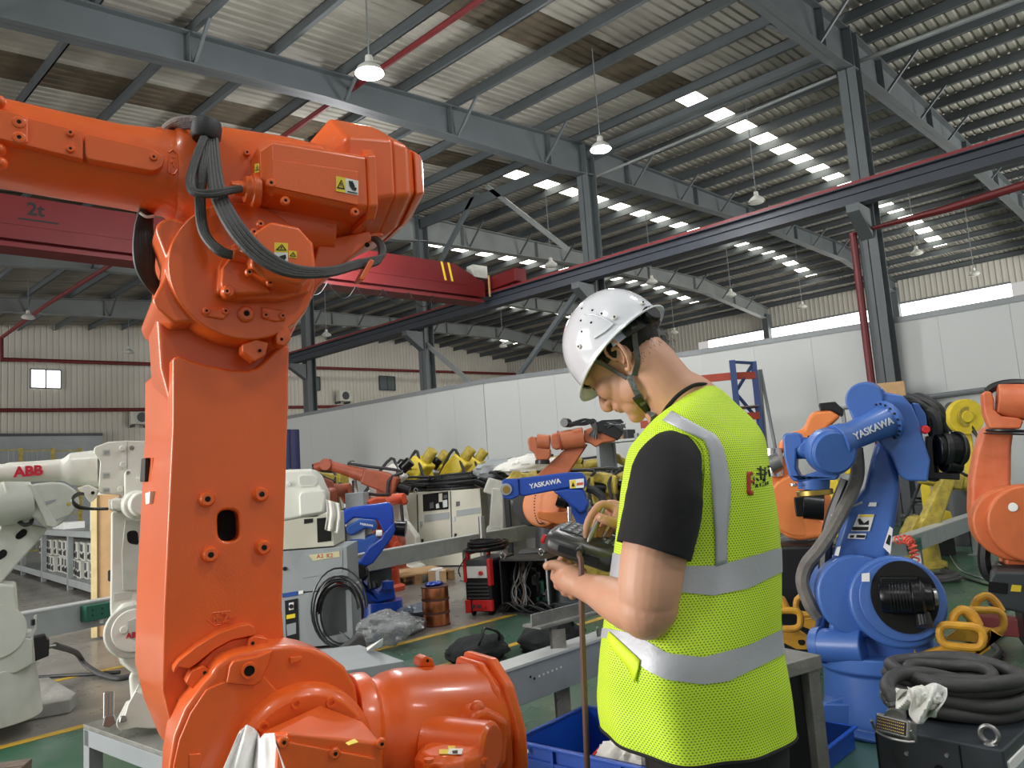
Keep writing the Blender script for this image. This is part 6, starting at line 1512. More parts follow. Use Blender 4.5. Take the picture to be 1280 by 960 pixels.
# copper spools
for k, lab in enumerate(('bottom', 'middle', 'top')):
    t = thing('wire_spool', Matrix.Translation(onZ(546, 781, 0)+Vector((.0, .0, .125*k))), 'copper wire spool, %s one of the stack of three beside the red welder' % lab, 'spool', 'stacked copper wire spools')
    MB().lathe((0, 0, .008), (0, 0, .118), [(0, .128), (.2, .132), (.8, .13), (1, .127)], 36).build('copper_winding', 'copper', t)
    for z in (0, .114): MB().cyl((0, 0, z), (0, 0, z+.011), .137, n=36).build('spool_flange', mat('brown_spool_flange', (84, 52, 44), .5), t)
o = crumple('blue_bag', onZ(545, 781, 0)+Vector((0, 0, .39)), .1, .07, .03, 'blue_deep', None, 8); tag(o, 'small blue plastic bag on top of the copper spools', 'bag')
f = Fr(onZ(549, 777, 0)+Vector((.02, .02, 0)), -38); f = Fr(f.o+Vector((0, 0, .376)), -38); t = thing('cardboard_box', f, 'small open cardboard box on top of the copper spools', 'box')
MB().bb((-.09, -.08, .0), (.09, .08, .12)).build('body', 'card', t, .004); MB().bb((-.015, -.083, .0), (.02, -.08, .12)).build('tape', 'labelw', t, smooth=0)
crumple('packing_paper', (0, 0, .125), .07, .06, .025, 'labelw', t, 4)
# welder
f = at(575, 7.9, -28); K = TB('welding_machine', f, 'red and black welding machine standing beside the copper spools', 'welder', None, 'black')
Wd, Dd, Hd_ = .30, .62, .56
a = f.Z(600, 770, 0); ox, oy = a.x-.15, a.y
def bq(nm, p, q, m, bev=.006): return MB().bb((ox+p[0], oy+p[1], p[2]), (ox+q[0], oy+q[1], q[2])).build(nm, m, K.t, bev)
bq('body', (0, 0, .04), (Wd, Dd, Hd_), 'black', .02)
bq('front_frame', (-.005, -.02, .34), (.03, .06, Hd_+.01), 'weldred'); bq('front_frame', (Wd-.03, -.02, .3), (Wd+.005, .06, Hd_+.01), 'weldred'); bq('front_foot', (-.005, -.02, .03), (.06, .06, .16), 'weldred'); bq('front_foot', (Wd-.22, -.02, .05), (Wd+.005, .03, .16), 'weldred')
bq('control_panel', (.035, -.012, .38), (Wd-.035, 0.01, .5), 'labelw', .003); bq('panel_header', (.03, -.014, .5), (Wd-.03, .01, .56), 'greydark', .003)
for k in range(5): bq('vent_slat', (.03, -.012, .17+k*.036), (Wd-.03, .002, .185+k*.036), 'greydark', .003)
MB().cyl((ox+.2, oy-.012, .43), (ox+.2, oy-.04, .43), .022).build('dial', 'weldred', K.t, .003)
for k in range(3): MB().cyl((ox+.1+k*.06, oy-.02, .1), (ox+.1+k*.06, oy-.045, .1), .017, n=14).build('socket', 'greydark' if k < 2 else 'weldred', K.t)
bq('side_label', (-.003, .12, .36), (0, .5, .5), 'labelw', 0)
for k in range(10): bq('side_louvre', (-.006, .06+k*.052, .06), (0.002, .085+k*.052, .3), 'greydark', 0)
bq('handle', (.02, .0, Hd_+.0), (.05, .05, Hd_+.07), 'weldred'); bq('handle', (.02, .5, Hd_), (.05, .55, Hd_+.07), 'weldred'); bq('handle', (.02, .0, Hd_+.05), (.05, .55, Hd_+.08), 'weldred')
for x in (0.04, .24):
    for y in (.06, .5): MB().cyl((ox+x, oy+y, .03), (ox+x+.03, oy+y, .03), .03).build('wheel', 'rubber', K.t)
t = thing('cable_coil', f, 'black welding cable coiled on top of the red welding machine', 'cable coil')
for k in range(7): MB().coil((ox+.15+random.uniform(-.02, .02), oy+.25, Hd_+.07+.014*k), .15+.02*(k % 3), .012, 1.5, .012, 6, 20, sy=1.5, jit=.12, seed=k).build('cable_turn', 'black', t)
MB().tube([(ox+.05, oy-.03, .6), (ox-.03, oy-.06, .48), (ox-.02, oy-.05, .4)], .007, 6, 5).build('cable_end', 'black', t)
# black open electronics cabinet
f = at(655, 7.95, -26); K = TB('electronics_cabinet', f, 'open black electronics cabinet standing right of the red welding machine', 'cabinet', None, 'black')
a = f.Z(630, 768, 0); b_ = f.Z(692, 752, 0); W = .56; ox, oy = a.x-.02, a.y; H_ = .55
for p, q in (((0, 0, 0), (.02, .45, H_)), ((W-.02, 0, 0), (W, .45, H_)), ((0, 0, 0), (W, .45, .02)), ((0, 0, H_-.02), (W, .45, H_)), ((0, .43, 0), (W, .45, H_))): bq2 = MB().bb((ox+p[0], oy+p[1], p[2]), (ox+q[0], oy+q[1], q[2])).build('cabinet_wall', 'black', K.t, .002)
MB().bb((ox+W-.03, oy-.02, .1), (ox+W-.015, oy-.0, H_)).build('edge_strip', 'galv', K.t)
for x, y in ((.04, .02), (W*.62, .3)): eyebolt(f, K.t, (ox+x, oy+y, H_), .03, 'chrome')
rnd = random.Random(11)
for k in range(14):
    x, z, s = rnd.uniform(.05, W-.15), rnd.uniform(.05, H_-.15), rnd.uniform(.03, .09)
    MB().bb((ox+x, oy+.3, z), (ox+x+s, oy+.42, z+s*rnd.uniform(.6, 1.6))).build('circuit_module', rnd.choice(['green', 'greydark', 'labelw', 'steel', 'greydark']), K.t, .002)
for k in range(16):
    x = rnd.uniform(.06, .28); MB().tube([(ox+x, oy+.28, H_-.06), (ox+x+rnd.uniform(-.04, .06), oy+.15, .35), (ox+x+rnd.uniform(-.05, .08), oy+.12, .2), (ox+x+rnd.uniform(-.03, .1), oy+.1, .06)], .006, 5, 4).build('wire', rnd.choice(['greycab', 'black', 'greydark', 'hose', 'woodold', 'black']), K.t)
for k in range(10):
    x = W-.2+rnd.uniform(-.2, .35); MB().tube([(ox+x-.2, oy-.05, .03+.02*rnd.random()), (ox+x-.05, oy-.12, .1+.05*rnd.random()), (ox+x+.1, oy-.1, .05), (ox+x+.2, oy-.02, .03)], .01, 6, 5).build('loose_cable', 'black', K.t)
# black bags
for (x, y, sx, sy, sz, sd, lab) in ((597, 812, .27, .2, .11, 7, 'black cloth bag lying open on the green floor behind the orange motor'), (690, 798, .3, .2, .15, 12, 'black bag on the floor under the channel iron bench')):
    p = onZ(x, y, .08); t = crumple('cloth_bag', p, sx, sy, sz, 'bagblack', None, sd, 22, amp=.3); tag(t, lab, 'bag')
    MB().tube([p+Vector(q) for q in ((-.12, -.12, .04), (-.1, -.16, .13), (.0, -.1, .17), (.1, -.14, .12), (.13, -.1, .03))], .012, 8, 5).build('bag_handle', 'black', t).matrix_parent_inverse = Matrix.Identity(4)
# ------------------------------------------------ grey cabinets behind the orange column
K = box_unit('control_cabinet', 300, 441, 742, 812, 6.9, .7, 'lower grey control cabinet behind the orange column with a coiled cable on its door', 'cabinet', 'greycab', -12, z0=.02)
K.pr('switch_panel', [(356, 751), (372, 748), (374, 806), (358, 809)], -.006, .012, 'black', .001); K.pr('nameplate', [(353, 742), (372, 739), (372, 744), (353, 747)], -.007, .01, 'blue_mid', 0); K.pr('label', [(373, 739), (379, 738), (379, 742), (373, 743)], -.007, .01, 'labelw', 0)
K.pr('main_switch', [(361, 754), (367, 753), (367, 762), (361, 763)], -.02, .02, 'labelw', .002); K.cy('switch_knob', (364, 758, -.02), (364, 758, -.03), 2.6, 2.6, m='black')
K.pr('label', [(358, 769), (369, 767), (369, 772), (358, 774)], -.009, .01, 'labely', 0); K.pr('label', [(358, 781), (370, 778), (370, 792), (359, 795)], -.009, .01, 'greycab', 0)
K.pr('door_recess', [(401, 737), (431, 730), (433, 790), (404, 797)], -.006, .01, 'greydark', .001); K.cy('emergency_button', (424.5, 730, -.01), (424.5, 729, -.05), 4.4, 4, m='weldred')
K2 = box_unit('control_cabinet', 300, 435, 688, 741, 6.9, .7, 'middle grey control cabinet with a yellow tape strip on its door', 'cabinet', 'greycab', -12)
K2.pr('door_panel', [(378, 694), (428, 687), (428, 715), (378, 723)], -.004, .008, 'greycab', .001); K2.pr('tape_strip', [(386, 694), (424, 689), (425, 696), (391, 701)], -.008, .004, mat('yellowed_tape', (206, 200, 160), .6), 0)
K2.tx('handwriting', 'A2  K2', (406, 695), 8, mat('red_marker', (150, 70, 60), .6), -.0095, (1, 0, .0), (0, 0, 1), .0, .001) if False else text('handwriting', 'A2  K2', .05, mat('red_marker', (150, 70, 60), .6).name and 'inkr', K2.t, facing(K2.f.L(406, 695, -.0095), (1, 0, 0), (0, 0, 1)), .0005)
K2.cy('lock', (356, 711, -.005), (356, 711, -.012), 2.4, 2.4, m='ink')
K3 = box_unit('control_cabinet', 300, 417, 646, 687, 6.9, .7, 'upper beige cabinet with a black window under the white robot head', 'cabinet', 'beige', -12)
K3.pr('black_panel', [(396, 648), (414, 646), (414, 676), (397, 678)], -.006, .01, 'dark', 0); K3.pr('display', [(380, 649), (391, 648), (391, 653), (380, 655)], -.006, .01, 'black', .001)
t = thing('cable_coil', K.f, 'black cable coil hanging on the door of the lower grey cabinet', 'cable coil')
c_ = K.f.L(425, 762, -.06)
for k in range(5): MB().coil(c_+Vector((random.uniform(-.02, .02), -.012*k, random.uniform(-.02, .02))), .17+.012*k, .009, 1.5, .0, 6, 26, Matrix(((1, 0, 0), (0, 0, -1), (0, 1, 0))), jit=.1, seed=k, sy=1.4).build('cable_turn', 'black', t)
K.tu('trailing_cable', [(425, 790, -.05), (436, 798, -.1), (441, 806, -.1), (450, 812, -.1)], .9, 'black', par=t)
# white robot head on top (rear of a white robot)
f = at(385, 6.3, -6); K = TB('robot_head', f, 'off-white robot head resting on the beige cabinet right of the orange column', 'robot', None, 'white')
K.pr('housing', [(330, 592), (358, 587), (390, 586), (398, 594), (403, 606), (408, 616), (408, 628), (404, 643), (358, 651), (330, 655)], 0, .4, bev=.03, seg=4)
K.pr('housing_step', [(373, 619), (377, 614), (405, 612), (408, 620), (404, 641), (374, 646)], -.06, .2, bev=.02, seg=3)
K.pr('recess_frame', [(373, 596), (377, 593), (393, 593), (397, 597), (397, 604), (393, 608), (376, 609), (373, 606)], -.008, .02, bev=.004); K.pr('recess', [(375, 597), (378, 595), (392, 595), (395, 598), (395, 603), (392, 606), (378, 607), (375, 604)], -.0095, .01, 'offwhite', 0)
K.cy('plug', (361, 605, -.005), (361, 605, -.02), 3, 2.6)
MB().bb((f.L(340, 650, 0).x, .05, K3.zt), (f.L(395, 650, 0).x, .35, f.L(370, 648, 0).z)).build('foot', 'offwhite', K.t)
def PD(u, v):
    x = 407+u*17+1.5*math.sin(v*4); y = 624+u*5+v*38; return f.L(x, y, -.06+.03*math.sin(u*12)*(.3+v)+.01*math.sin(v*9))
o = sheet_cloth('cloth', PD, 24, 12, 0, 'cloth', None, thick=.004); o.matrix_world = f.mat; tag(o, 'white cloth hanging down beside the off-white robot head', 'cloth')
# small deep blue robot
f = at(468, 8.3, 0); K = TB('industrial_robot', f, 'small deep blue robot standing on the floor left of the copper spools', 'robot', None, 'blue_deep')
Q8 = lambda x, y: (360+x/8, 560+y/8); Q7 = lambda x, y: (350+x/7.11, 670+y/7.11)
q = f.Z(478, 772, 0); rB = abs(f.L(505, 760, 0).x-f.L(447, 760, 0).x)/2
MB().lathe((q.x, .1, 0), (q.x, .1, f.L(476, 752, 0).z), [(0, rB*1.08), (.12, rB*1.08), (.14, rB*.95), (1, rB*.92)], 36).build('base', 'blue_deep', K.t, .006)
K.pr('turret', [Q7(612, 260), Q7(640, 235), Q7(730, 220), Q7(780, 260), Q7(650, 290), Q7(650, 390), Q7(760, 430), Q7(880, 500), Q7(920, 440), Q7(960, 410), Q7(1010, 440), Q7(1030, 560), Q7(880, 590), Q7(690, 570), Q7(640, 460)], -.1, .3, bev=.02, seg=3)
K.pr('lower_arm', [Q7(790, 100), Q7(900, 20), Q8(960, 850), Q8(1060, 740), Q8(1080, 820), Q8(1040, 900), Q7(960, 70), Q7(830, 240), Q7(760, 280), Q7(700, 240), Q7(740, 180)], -.15, .18, bev=.02, seg=3)
K.pr('upper_arm', [Q8(530, 630), Q8(640, 590), Q8(880, 560), Q8(1010, 540), Q8(1050, 580), Q8(1060, 680), Q8(1050, 800), Q8(960, 850), Q8(900, 720), Q8(660, 700), Q8(560, 780), Q8(530, 740)], -.1, .3, bev=.025, seg=3)
K.cy('elbow_motor', (*Q8(1070, 800), -.0), (*Q8(1180, 810), -.02), 9, 9.5, m='blackm'); K.cy('shoulder_motor', (*Q7(720, 330), -.12), (*Q7(700, 320), -.2), 10, 9, m='blackm'); K.cy('shoulder_motor', (*Q7(820, 410), -.14), (*Q7(830, 470), -.16), 6, 6, m='blackm')
K.cy('swing_joint', (*Q7(960, 470), -.1), (*Q7(960, 400), -.1), 7, 7)
f = at(455, 9.6, 0); K = TB('industrial_robot', f, 'duller blue robot directly behind the small deep blue robot', 'robot', None, 'blue_mid')
K.pr('upper_arm', [Q8(570, 800), Q8(620, 760), Q8(720, 710), Q8(860, 710), Q8(900, 760), Q8(880, 830), Q8(780, 800), Q8(640, 880), Q8(590, 860)], -.05, .3, bev=.03, seg=3); K.tx('maker_name', 'YASKAWA', (458, 656), 3.4, 'inkw', -.055, (1, 0, -.25), (0, 0, 1), .001)
K.cy('wrist', (*Q8(880, 850), 0), (*Q8(940, 850), 0), 4, 3.5, m='labelw'); K.pr('lower_arm', [Q8(600, 920), Q8(760, 900), Q8(860, 860), Q8(920, 900), Q7(760, 160), Q7(610, 160)], 0, .3, bev=.03)
K.pr('base', [Q7(600, 120), Q7(800, 120), Q7(920, 240), Q7(920, 300), Q7(620, 330)], .0, .4, bev=.03)
q = f.Z(465, 700, 0); MB().bb((q.x-.3, .2, 0), (q.x+.2, .5, f.L(465, 715, 0).z+.02)).build('pedestal', 'greydark', K.t, .01)
# plastic bag, coil, plate, paper
t = thing('cable_coil', Matrix.Translation(onZ(488, 795, 0)), 'grey hose coil on the floor left of the copper spools', 'cable coil')
for k in range(4): MB().coil((.05, .05, .03+.045*(k//2)), .27-.06*(k % 2), .022, 1.2, .01, 8, 26, jit=.08, seed=k).build('hose_turn', 'hose', t)
o = crumple('plastic_bag', onZ(482, 784, .18), .3, .2, .12, 'plasticbag', None, 14, 24, amp=.6); tag(o, 'crumpled clear plastic bag lying on the grey hose coil', 'plastic bag')
o = crumple('plastic_bag', onZ(518, 764, .05), .22, .16, .07, mat('grey_blue_film', (96, 108, 124), .3), None, 17, 18, amp=.5); tag(o, 'folded grey-blue plastic bundle on the floor beside the spools', 'plastic bundle')
pl = [onZ(x, y, .3) for x, y in ((395, 812), (450, 806), (506, 826), (420, 840), (380, 840))]
o = MB().prism([Vector((p.x, p.y, .0)) for p in pl], (0, 0, .3)).build('metal_box', 'greycab', None, .006); tag(o, 'pale grey metal box top just right of the orange hub', 'box')
f = at(425, 5.6, 0); K = TB('hose_nozzle', f, 'dark grey moulded hose end lying on the pale grey metal box', 'hose', None, 'hose')
K.pr('nozzle', [(416, 822), (424, 812), (440, 800), (447, 793), (454, 795), (458, 806), (460, 818), (452, 824), (430, 826)], -.05, .12, bev=.02, seg=3)
for k in range(4): MB().coil(f.L(448, 828-k*1.6, -.02), .12-.004*k, .008, 1, 0, 6, 22).build('cable_turn', mat('dark_brown_cable', (62, 46, 44), .5), K.t)
o = MB().prism([onZ(458, 810, .31), onZ(479, 798, .42), onZ(477, 809, .33), onZ(459, 814, .31)], (0, 0, .002)).build('paper_sheet', 'labelw', None, smooth=0); tag(o, 'white paper slip leaning beside the grey hose end', 'paper')
# ------------------------------------------------ beige cabinet pair
K = box_unit('control_cabinet', 496, 603, 614, 705, 12.7, .9, 'beige double control cabinet in the middle of the hall with black cables on top', 'cabinet', 'beige', -26, z0=.02)
g3 = lambda x, y: (490+x/6.4, 560+y/6.4)
K.pr('inner_bay', [g3(245, 372), g3(448, 346), g3(450, 488), g3(250, 508)], -.01, .02, 'dark', 0)
for p in ([(300, 440), (330, 430), (335, 480), (300, 485)], [(350, 450), (372, 440), (380, 480), (352, 484)], [(372, 365), (400, 362), (402, 430), (374, 432)], [(410, 380), (440, 374), (442, 400), (412, 408)], [(405, 420), (440, 412), (444, 470), (408, 478)]): K.pr('relay_module', [g3(*q) for q in p], -.03, .02, rnd.choice(['galv', 'greydark', 'beige']), .002)
K.pr('vent_grille', [g3(258, 536), g3(458, 512), g3(458, 566), g3(258, 590)], -.008, .01, 'greycab', .001); K.pr('vent_grille', [g3(515, 500), g3(705, 474), g3(705, 520), g3(515, 548)], -.008, .01, 'greycab', .001)
K.pr('display', [g3(512, 430), g3(540, 426), g3(540, 464), g3(512, 468)], -.008, .01, 'black', 0); K.pr('door_gap', [g3(462, 345), g3(470, 344), g3(482, 720), g3(474, 722)], -.006, .01, 'greydark', 0); K.pr('door_gap', [g3(196, 370), g3(204, 369), g3(214, 760), g3(206, 762)], -.006, .01, 'greydark', 0)
for x, y in ((232, 606), (494, 568)): K.pr('latch', [g3(x-9, y-18), g3(x+9, y-20), g3(x+9, y+18), g3(x-9, y+20)], -.014, .01, 'galv', .002)
for x, y in ((242, 742), (507, 697)): K.pr('lock', [g3(x-9, y-12), g3(x+9, y-14), g3(x+9, y+14), g3(x-9, y+16)], -.012, .01, 'ink', 0)
p = K.f.L(518, 614, 0); eyebolt(K.f, K.t, (p.x, .05, K.zt), .035, 'chrome')
for (x, y, r, lab, sd) in ((522, 608, .42, 'black cable coil on the left half of the beige cabinets', 1), (567, 602, .42, 'black cable coil on the right half of the beige cabinets', 2)):
    t = thing('cable_coil', K.f, lab, 'cable coil', 'cable coils on the beige cabinets'); c_ = K.f.L(x, y, .42)
    for k in range(7): MB().coil((c_.x+random.uniform(-.04, .04), .42, K.zt+.03+.035*k), r-.03*(k % 3), .022, 1.3, .012, 6, 24, jit=.12, sy=.85, seed=sd*10+k).build('cable_turn', 'rubber', t)
# steel pipe post, eyebolt bar
K = TB('pipe_post', at(607, 8.6), 'grey steel pipe post standing behind the welding machine', 'post', None, 'steel'); q = K.f.Z(608, 740, 0)
MB().cyl((q.x, q.y, 0), (q.x, q.y, K.f.L(607, 645, q.y).z), .045).build('pipe', 'steel', K.t); MB().bb((q.x-.1, q.y-.1, 0), (q.x+.1, q.y+.1, .015)).build('foot_plate', 'steel', K.t)
# wooden pallets with cardboard
f = Fr(onZ(484, 735, 0), -20); K = TB('wooden_pallet', f, 'pine pallet with flat cardboard on it, behind the welding machine', 'pallet', None, 'wood')
for k in range(6): MB().bb((-.1, .0+k*.15, .11), (1.0, .11+k*.15, .13)).build('deck_board', 'wood', K.t, .002)
for x in (-.1, .4, .9):
    for y in (0, .4, .8): MB().bb((x, y, .0), (x+.1, y+.1, .11)).build('block', 'wood', K.t, .002)
o = MB().bb((.0, .05, .131), (.95, .8, .14)).build('cardboard_sheet', 'card', None); o.matrix_world = f.mat; tag(o, 'flat cardboard sheet lying on the pine pallet', 'cardboard')
# ------------------------------------------------ parametric robots for the rows behind
def mini_robot(fr_or_mat, m, lab, scale=1., pose=(40, -20, 30), group=None, m2='blackm', name='industrial_robot', hands=True):
    """six-axis robot from real proportions; pose: lower arm lean, upper arm pitch, wrist pitch (degrees)"""
    t = thing(name, fr_or_mat, lab, 'robot', group); s = scale
    def V(x, y, z): return Vector((x*s, y*s, z*s))
    MB().lathe(V(0, 0, 0), V(0, 0, .28), [(0, .27*s), (.2, .27*s), (.3, .21*s), (1, .2*s)], 24).build('base', m, t, .006)
    MB().prism([V(-.2, -.12, .28), V(.22, -.12, .28), V(.24, -.12, .45), V(.1, -.12, .62), V(-.06, -.12, .62), V(-.2, -.12, .42)], V(0, .24, 0)).build('turret', m, t, .02*s, 2)
    sh = V(.05, 0, .5); a, b_, c_ = [R_(q) for q in pose]
    d1 = Vector((math.sin(a), 0, math.cos(a))); el = sh+d1*.62*s
    for sgn in (-1, 1): MB().cyl(sh+V(0, sgn*.12, 0), sh+V(0, sgn*.2, 0), .13*s, .12*s).build('joint_cover', m, t, .006)
    MB().cyl(sh+V(0, .2, 0), sh+V(0, .34, 0), .08*s).build('motor', m2, t, .006)
    n = Vector((d1.z, 0, -d1.x))
    MB().prism([sh-n*.12*s-d1*.06*s, sh+n*.12*s-d1*.06*s, el+n*.085*s+d1*.05*s, el-n*.085*s+d1*.05*s], V(0, .14, 0)).build('lower_arm', m, t, .03*s, 3).location = (0, -.19*s, 0)
    d2 = Vector((math.cos(b_), 0, math.sin(b_))); n2 = Vector((-d2.z, 0, d2.x)); back = el-d2*.2*s+n2*.03*s; fw = el+d2*.25*s+n2*.05*s; wr = el+d2*.75*s+n2*.05*s
    MB().prism([back-n2*.12*s, fw-n2*.1*s, fw+n2*.09*s, el+n2*.17*s, back+n2*.12*s], V(0, .26, 0)).build('elbow_housing', m, t, .03*s, 3).location = (0, -.1*s, 0)
    MB().lathe(fw, wr, [(0, .095*s), (.1, .085*s), (.5, .07*s), (.85, .065*s), (1, .075*s)], 20).build('upper_arm', m, t, .004)
    d3 = Vector((math.cos(b_+c_), 0, math.sin(b_+c_))); 
    MB().cyl(wr+V(0, -.09, 0), wr+V(0, .09, 0), .075*s).build('wrist', m, t, .008); MB().cyl(wr, wr+d3*.16*s, .055*s).build('tool_flange', m, t, .004); MB().cyl(wr+d3*.16*s, wr+d3*.18*s, .05*s).build('flange_ring', m2, t)
    MB().cyl(back, back-d2*.16*s, .07*s).build('motor', m2, t, .006)
    MB().tube([sh+V(-.1, .15, .1), el-n2*.02*s+V(-.12, .18, .05), back+n2*.2*s, fw+n2*.12*s, el+d2*.5*s+n2*.14*s], .02*s, 7, 4).build('robot_cable', 'rubber', t)
    return t
def place(x, t, hd, z=0.):
    p = D(x, 600, t); a = math.atan2(p.y, p.x)-math.pi/2; return Matrix.Translation((p.x, p.y, z)) @ Matrix.Rotation(a+R_(hd), 4, 'Z')
proto = mini_robot(place(548, 13.6, 150, .0), 'yellow', 'leftmost of the lemon yellow robots with arched arms behind the beige cabinets', 1.42, (20, -50, -20), 'yellow robots parked in a row', 'yellow_old')
names = ['second', 'third', 'fourth', 'fifth', 'sixth']
for k, x in enumerate((564, 580, 597, 613)): dup(proto, place(x, (15.2, 16.6, 14.2, 15.6)[k], 150+6*k), '%s of the lemon yellow robots with arched arms, counted from the left' % names[k])
proto2 = mini_robot(place(640, 14.2, 10), 'yellow_old', 'dusty yellow robot first from left of the group left of the rust orange robot', 1.3, (10, 10, -40), 'dusty yellow robots in the back rows')
spots2 = [(660, 15.6, 20, 'dusty yellow robot second from left, beyond the grey tarpaulin'), (700, 14.6, -10, 'dusty yellow robot hidden behind the rust orange robot wrist'), (680, 13.6, 200, 'dusty yellow robot half under the white wrapped bundle'),
          (742, 11.3, 160, 'dusty yellow robot right under the forearm of the rust orange robot'), (752, 12.4, 200, 'dusty yellow robot just left of the vest front, upper one'), (768, 10.2, 170, 'dusty yellow robot touching the vest edge, with its arm pointing down'), (776, 11.6, 20, 'dusty yellow robot before the grey shelf beside the vest'), (735, 10.1, 190, 'dusty yellow robot right behind the teach pendant hand'), (760, 13.6, 140, 'dusty yellow robot deepest beside the vest edge')]
for k, (x, t_, h, lab) in enumerate(spots2): dup(proto2, place(x, t_, h) @ Matrix.Scale(.82 if x > 700 else .95, 4), lab)
for k, (x, t_) in enumerate(((374, 12.6), (392, 14.4), (410, 13.0), (430, 15.0))): dup(proto2, place(x, t_, 180+20*k), ['dusty yellow robot nearest the orange column', 'dusty yellow robot second right of the orange column', 'dusty yellow robot third right of the orange column, beside a rust brown one', 'dusty yellow robot fourth right of the orange column'][k])
s0 = mini_robot(place(520, 14.2, 170), mat('silver_grey_paint', (150, 154, 158), .4, .1), 'left silver grey robot behind the beige cabinets', 1.3, (10, -50, -20), 'silver grey robots in the back row')
for k, x in enumerate((534, 546)): dup(s0, place(x, 14.6+.2*k, 165), ['middle', 'right'][k]+' silver grey robot behind the beige cabinets')
mini_robot(place(500, 12.6, 165), 'cloth', 'robot wrapped in white cover behind the orange-red robot', 1.28, (5, -40, 0))
mini_robot(place(474, 10.4, 60), mat('vermilion_paint', (216, 84, 50), .45), 'orange-red robot behind the small deep blue robot', 1.02, (-28, 5, -20))
mini_robot(place(482, 12.2, 170), 'orange_dark', 'rust orange robot behind the orange-red one', 1.25, (0, 20, -30))
mini_robot(place(398, 9.6, 68), 'orange_dark', 'rust brown robot whose wrist shows right of the white robot head', 1.2, (-10, -2, -40))
mini_robot(place(441, 12.0, 90), 'offwhite', 'slim off-white robot with black grips behind the grey cabinets', .92, (5, 60, 10))
mini_robot(place(612, 12.2, 0), 'offwhite', 'small white robot right of the beige cabinets, arm pointing down right', 1.05, (5, -25, -10))
mini_robot(place(606, 13.6, 10), mat('vermilion_paint', (216, 84, 50)), 'orange-red robot behind the small white robot', 1.12, (0, 5, -30))
K = box_unit('control_cabinet', 620, 668, 604, 672, 13.2, .5, 'white control cabinet behind the blue forearm in the middle', 'cabinet', 'offwhite', -20, z0=.02)
K = box_unit('control_cabinet', 432, 455, 616, 665, 9.6, .6, 'narrow pale grey cabinet behind the small deep blue robot', 'cabinet', 'greycab', -10, z0=.02)
o = crumple('wrapped_bundle', D(668, 583, 12.2), .75, .3, .16, 'cloth', None, 21, 24, amp=.45); tag(o, 'white wrapped bundle piled left of the rust orange robot', 'bundle')
o = crumple('tarpaulin', D(625, 588, 12.6), .5, .3, .18, 'greycab', None, 22, 20, amp=.35); tag(o, 'small grey tarpaulin heap behind the beige cabinets', 'tarpaulin')
# benches carrying the bundles and hiding the feet of the back rows
for (x0, x1, y, t_, lab) in ((608, 700, 598, 12.0, 'dark workbench under the white wrapped bundle'), (458, 492, 604, 13.2, 'grey workbench behind the orange-red robot')):
    f = at((x0+x1)/2, t_, -20); K = TB('workbench', f, lab, 'workbench', None, 'greydark'); a, b_ = f.L(x0, y, 0), f.L(x1, y, 0); z = a.z*.5+b_.z*.5
    MB().bb((a.x, 0, z-.05), (b_.x, .8, z)).build('bench_top', 'greydark', K.t, .004)
    for x in (a.x+.04, b_.x-.04):
        for y_ in (.05, .75): MB().bb((x-.04, y_-.04, 0), (x+.04, y_+.04, z-.05)).build('leg', 'greydark', K.t)
    t = thing('cable_coil', f, 'tangle of black cable on the '+lab, 'cable coil')
    for k in range(6): MB().coil(((a.x+b_.x)/2+random.uniform(-.35, .35), .3, z+.03+.03*k), .35, .02, 1.3, .01, 6, 22, jit=.2, sy=.7, seed=k+40).build('cable_turn', 'black', t)
# ------------------------------------------------ blue forearm robot with orange shoulder behind
f = at(690, 7.6, -4); K = TB('industrial_robot', f, 'blue robot with a boxy lettered forearm above the teach pendant', 'robot', None, 'blue_mid')
g = lambda x, y: (590+x/6, 560+y/6); bl = mat('royal_blue_paint', (34, 74, 164), .35, 0, .08, 6)
K.pr('forearm', [g(345, 225), g(480, 210), g(720, 182), g(820, 182), g(850, 210), g(860, 270), g(840, 310), g(720, 300), g(380, 365), g(350, 350)], 0, .22, bl, .02, seg=3)
K.pr('wrist_block', [g(225, 245), g(240, 232), g(345, 228), g(355, 360), g(290, 388), g(240, 380), g(225, 350)], -.02, .24, bl, .02, seg=3); K.cy('wrist_flange', (*g(256, 310), -.02), (*g(256, 310), -.045), 7.5, 7.2, m='greycab'); K.cy('wrist_bore', (*g(256, 312), -.045), (*g(256, 312), -.05), 4.6, 4.6, m='brass')
K.tx('maker_name', 'YASKAWA', g(548, 268), 8.2, 'inkw', -.003, (1, 0, .12), (0, 0, 1), .0018, .0015)
o = K.pr('warning_label', [g(730, 240), g(838, 228), g(840, 296), g(735, 304)], -.003, .004, 'labelw', 0); K.pr('label_field', [g(735, 245), g(775, 240), g(778, 300), g(738, 304)], -.005, .002, 'labely', 0, par=o); K.pr('pictogram', [g(745, 290), g(757, 255), g(772, 290)], -.0065, .002, 'ink', 0, par=o); K.pr('label_text', [g(785, 262), g(834, 256), g(834, 276), g(785, 282)], -.005, .002, mat('orange_print', (206, 100, 60)), 0, par=o)
K.pr('elbow_housing', [g(600, 320), g(720, 300), g(840, 310), g(860, 380), g(880, 420), g(850, 480), g(800, 500), g(760, 450), g(690, 390)], .0, .3, bl, .03)
K.pr('lower_arm', [g(720, 420), g(760, 420), g(860, 440), g(870, 560), g(838, 720), g(820, 720), g(790, 580)], .06, .16, bl, .01)
K.cy('piston', (*g(728, 440), -.05), (*g(735, 640), -.05), 3, 3, m='chrome'); K.tu('dress_hose', [g(860, 300), g(920, 320), g(970, 360), g(985, 400)], 5, 'rubber', .1)
